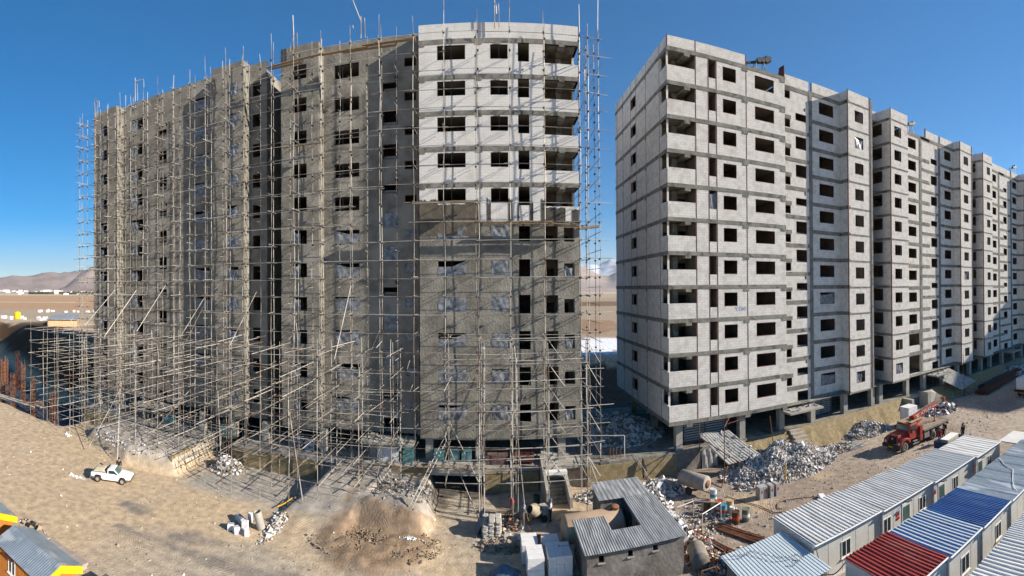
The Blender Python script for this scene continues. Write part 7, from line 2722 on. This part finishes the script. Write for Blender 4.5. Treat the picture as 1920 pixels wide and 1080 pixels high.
def person(label, loc, rz, J, top, legs, hat=None, H=1.74, shoe=None, hood=False):
    """one continuous skinned body; J overrides joints of a standing figure facing +x"""
    b = {
        'pelvis': (0, 0, .93), 'belly': (0.01, 0, 1.08), 'chest': (0.0, 0, 1.30), 'neck': (0.0, 0, 1.47), 'head0': (0.02, 0, 1.57), 'head1': (0.02, 0, 1.68),
        'hipL': (0, .10, .90), 'kneeL': (0.03, .11, .50), 'ankL': (0, .11, .09), 'toeL': (0.17, .12, .04),
        'hipR': (0, -.10, .90), 'kneeR': (0.03, -.11, .50), 'ankR': (0, -.11, .09), 'toeR': (0.17, -.12, .04),
        'shL': (0, .18, 1.42), 'elL': (-0.02, .24, 1.14), 'wrL': (0.08, .25, .90), 'shR': (0, -.18, 1.42), 'elR': (-0.02, -.24, 1.14), 'wrR': (0.08, -.25, .90)}
    b.update(J)
    rad = {'pelvis': .135, 'belly': .125, 'chest': .15, 'neck': .06, 'head0': .085, 'head1': .095, 'hip': .095, 'knee': .06, 'ank': .042, 'toe': .038, 'sh': .07, 'el': .048, 'wr': .032}
    edges = [('pelvis', 'belly'), ('belly', 'chest'), ('chest', 'neck'), ('neck', 'head0'), ('head0', 'head1')]
    for s in 'LR':
        edges += [('pelvis', 'hip' + s), ('hip' + s, 'knee' + s), ('knee' + s, 'ank' + s), ('ank' + s, 'toe' + s), ('chest', 'sh' + s), ('sh' + s, 'el' + s), ('el' + s, 'wr' + s)]
    names = list(b)
    V = [Vector(b[n]) for n in names]
    Rd = [rad.get(n, rad.get(n[:-1], .05)) for n in names]
    E = [(names.index(x), names.index(y)) for x, y in edges]
    # palms and five fingers
    for s, sg in (('L', 1), ('R', -1)):
        w_, e_ = Vector(b['wr' + s]), Vector(b['el' + s])
        d = (w_ - e_).normalized()
        side = d.cross(Vector((0, sg, 0)))
        side = side.normalized() if side.length > 0.1 else Vector((1, 0, 0))
        iw = names.index('wr' + s)
        pi_ = len(V)
        V.append(w_ + d * 0.07)
        Rd.append(.032)
        E.append((iw, pi_))
        for k, (o, l) in enumerate(((-.028, .075), (-.01, .085), (.01, .08), (.028, .065))):
            a = len(V)
            V.append(w_ + d * 0.10 + side * o)
            Rd.append(.010)
            V.append(w_ + d * (0.10 + l * .6) + side * o + Vector((0, -sg * .02, -0.01)))
            Rd.append(.008)
            E += [(pi_, a), (a, a + 1)]
        a = len(V)
        V.append(w_ + d * 0.06 + side * 0.055)
        Rd.append(.010)
        E.append((pi_, a))
    me = bpy.data.meshes.new('body')
    sc_ = H / 1.77
    me.from_pydata([tuple(v * sc_) for v in V], E, [])
    o = bpy.data.objects.new('body_tmp', me)
    COL.objects.link(o)
    sk = o.modifiers.new('skin', 'SKIN')
    sk.use_smooth_shade = True
    for i, r in enumerate(Rd):
        q = me.skin_vertices[0].data[i]
        q.radius = (r * sc_, r * sc_)
        q.use_root = (i == 0)
    ss = o.modifiers.new('sub', 'SUBSURF')
    ss.levels = 1
    ss.render_levels = 1
    dg = bpy.context.evaluated_depsgraph_get()
    dg.update()
    m = bpy.data.meshes.new_from_object(o.evaluated_get(dg))
    bpy.data.objects.remove(o)
    mats = [m_skin, top, legs, shoe or m_black]
    m.materials.clear()
    for q in mats:
        m.materials.append(q)
    key = {'pelvis': 2, 'belly': 1, 'chest': 1, 'neck': 0, 'head0': 0, 'head1': 0, 'hip': 2, 'knee': 2, 'ank': 2, 'toe': 3, 'sh': 1, 'el': 1, 'wr': 0}
    # colour by nearest point on the skeleton
    segs = []
    for x, y in edges:
        kx, ky = key.get(x, key.get(x[:-1])), key.get(y, key.get(y[:-1]))
        segs.append((Vector(b[x]) * sc_, Vector(b[y]) * sc_, kx, ky, y))
    for p_ in m.polygons:
        c_ = p_.center
        best = None
        for (A, B, kx, ky, nm) in segs:
            ab = B - A
            t_ = max(0, min(1, (c_ - A).dot(ab) / ab.length_squared))
            dd = (c_ - (A + ab * t_)).length
            if best is None or dd < best[0]:
                best = (dd, kx if t_ < (0.85 if nm.startswith(('wr', 'ank')) else 0.5) else ky)
        # beyond the wrist is hand
        p_.material_index = best[1]
        p_.use_smooth = True
    for s in 'LR':
        w_ = Vector(b['wr' + s]) * sc_
        for p_ in m.polygons:
            if (p_.center - w_).length < 0.06:
                p_.material_index = 0
    m.name = 'body'
    root = thing('person', label, 'person', loc, rz)
    bo = bpy.data.objects.new('body', m)
    COL.objects.link(bo)
    bo.parent = root
    hd = (Vector(b['head0']) * 0.35 + Vector(b['head1']) * 0.65) * sc_
    up = (Vector(b['head1']) - Vector(b['head0'])).normalized()
    fw = Vector((1, 0, 0)) - up * up.x
    fw = fw.normalized() if fw.length > 0.1 else Vector((0, 0, -1))
    sd_ = up.cross(fw)
    M2 = Matrix((tuple(fw) + (0,), tuple(sd_) + (0,), tuple(up) + (0,), (0, 0, 0, 1))).transposed()
    M2 = Matrix.Translation(hd) @ M2
    hm = MB()
    pr = [(0.001, 0.135), (0.06, 0.125), (0.098, 0.075), (0.108, 0.02), (0.104, -0.02)]
    if hood:
        pr += [(0.11, -0.08), (0.12, -0.14)]
    hm.lathe(pr, 14, 0, M2 @ Matrix.Translation((-0.018, 0, 0)), closed=False)
    hm.build('headwear' if hat else 'hair', hat or m_hair, bo, smooth=True)
    fm = MB()
    fm.tube(tuple(M2 @ Vector((0.085, 0, 0.015))), tuple(M2 @ Vector((0.118, 0, -0.02))), 0.012, 6)
    fm.build('nose', m_skin, bo)
    for s in (-1, 1):
        fm = MB()
        fm.tube(tuple(M2 @ Vector((0, 0.095 * s, 0.01))), tuple(M2 @ Vector((0, 0.107 * s, -0.03))), 0.016, 6)
        fm.build('ear', m_skin, bo)
    for s in (-1, 1):
        em = MB()
        em.box(0.088, 0.098, 0.034 * s - 0.012, 0.034 * s + 0.012, 0.012, 0.024, 0, M2)
        em.build('eye', m_hair, bo)
    em = MB()
    em.box(0.088, 0.096, -0.022, 0.022, -0.055, -0.048, 0, M2)
    em.build('mouth', m_hair, bo)
    return root


person('worker in red jacket stooping over a muddy wheelbarrow', (1.85, 35.55, 0), PI + 0.1,
       {'belly': (0.05, 0, 1.06), 'chest': (0.15, 0, 1.24), 'neck': (0.24, 0, 1.37), 'head0': (0.31, 0, 1.43), 'head1': (0.37, 0, 1.52), 'shL': (0.17, .18, 1.33), 'shR': (0.17, -.18, 1.33),
        'elL': (0.12, .25, 1.03), 'elR': (0.12, -.25, 1.03), 'wrL': (0.24, .27, .76), 'wrR': (0.24, -.27, .76), 'kneeL': (0.20, .11, .53), 'ankL': (0.12, .11, .09), 'toeL': (0.29, .12, .04), 'kneeR': (-0.02, -.11, .50),
        'ankR': (-0.28, -.11, .12), 'toeR': (-0.13, -.12, .04)}, cloth('red_jacket', (0.55, 0.02, 0.02)), cloth('dark_green_trousers', (0.03, 0.045, 0.035)))
person('worker in grey overalls and pale headscarf leaning on a shovel', (2.35, 33.6, 0), 0.9,
       {'belly': (0.04, 0, 1.06), 'chest': (0.12, 0, 1.26), 'neck': (0.19, 0, 1.40), 'head0': (0.25, 0, 1.47), 'head1': (0.30, 0, 1.57), 'shL': (0.13, .18, 1.36), 'shR': (0.13, -.18, 1.36),
        'elL': (0.28, .24, 1.12), 'elR': (0.22, -.26, 1.10), 'wrL': (0.48, .14, 1.0), 'wrR': (0.44, -.12, .86)}, cloth('grey_overalls', (0.17, 0.16, 0.145)), cloth('grey_overall_legs', (0.15, 0.14, 0.13)), cloth('pale_scarf', (0.30, 0.33, 0.38)), hood=True)
mb = MB()
mb.tube((2.67, 33.95, 1.0), (2.9, 34.15, 0.1), 0.02, 6)
mb.box(2.75, 3.05, 34.05, 34.25, 0.02, 0.14)
single(mb, 'shovel', m_plank, 'long-handled shovel held by the worker in grey', 'shovel')
person('worker in white shirt and blue cap standing behind the mixer', (4.55, 34.3, 0), PI - 0.2,
       {'elL': (0.06, .24, 1.15), 'wrL': (0.28, .20, 1.12)}, cloth('white_shirt', (0.66, 0.65, 0.62)), cloth('black_trousers', (0.02, 0.02, 0.022)), cloth('blue_cap', (0.08, 0.14, 0.28)))
person('bare-headed man in black jacket standing behind the pickup cab', (-31.0, 30.0, 0.05), R(-60), {'wrL': (0.1, .2, 1.0)}, cloth('black_jacket', (0.018, 0.018, 0.02)), cloth('dark_trousers', (0.025, 0.025, 0.03)), H=1.78)
person('man in red pullover partly hidden behind the blue trailer', (42.1, 28.5, 0), R(200), {}, cloth('bright_red_pullover', (0.50, 0.02, 0.03)), cloth('navy_trousers', (0.02, 0.02, 0.03)))
person('dark-clothed man beside the one in red behind the blue trailer', (42.9, 28.55, 0), R(190), {}, cloth('charcoal_coat', (0.025, 0.025, 0.028)), cloth('charcoal_trousers', (0.02, 0.02, 0.02)))
person('man in black walking on the road beyond the white cabins', (44.7, 27.1, 0), R(60), {'kneeL': (0.14, .11, .52), 'ankL': (0.2, .11, .09), 'toeL': (0.37, .12, .04), 'ankR': (-0.16, -.11, .1), 'toeR': (-0.02, -.12, .04)}, cloth('black_coat', (0.012, 0.012, 0.014)), cloth('black_slacks', (0.012, 0.012, 0.014)))
person('second man in black close behind the walking one on the road', (45.2, 27.35, 0), R(70), {}, cloth('black_parka', (0.014, 0.014, 0.018)), cloth('black_jeans', (0.015, 0.015, 0.02)))
# things standing in the sunken yard before the basement drive rest on its lower floor
for o in list(COL.objects):
    if o.parent is None and o.get('label') and o.name.split('.')[0] not in ('scaffolding', 'podium_slab', 'retaining_wall', 'entrance_stair', 'wrapped_pallet', 'brick_stack', 'panel_stack', 'rubble', 'stone_shed', 'block_stack', 'apartment_building'):
        x, y, z = o.location
        if -4.5 < x < 6.4 and 31.3 < y < 38.5 and z < 1.4:
            k = 1.0
            for _ in range(4):
                k = (17.5 - gh(x * k, y * k)) / 17.5
            k = min(k, 1.07)
            o.location.x, o.location.y = x * k, y * k
            o.location.z = z + gh(x * k, y * k) - (0.03 if z < 0.2 else 0)
# ================================================================== air
hb = MB()
hb.box(-20500, 20500, -2500, 19500, -6, 1500)
ho = hb.build('haze', None)
ho.data.materials.clear()
hm_ = bpy.data.materials.new('thin_air')
hm_.use_nodes = True
t_ = hm_.node_tree
t_.nodes.remove(t_.nodes['Principled BSDF'])
pv = t_.nodes.new('ShaderNodeVolumePrincipled')
pv.inputs['Color'].default_value = (0.80, 0.88, 1.0, 1)
pv.inputs['Density'].default_value = 0.000035
pv.inputs['Anisotropy'].default_value = 0.2
t_.links.new(pv.outputs[0], t_.nodes['Material Output'].inputs['Volume'])
ho.data.materials.append(hm_)
tag(ho, kind='stuff')
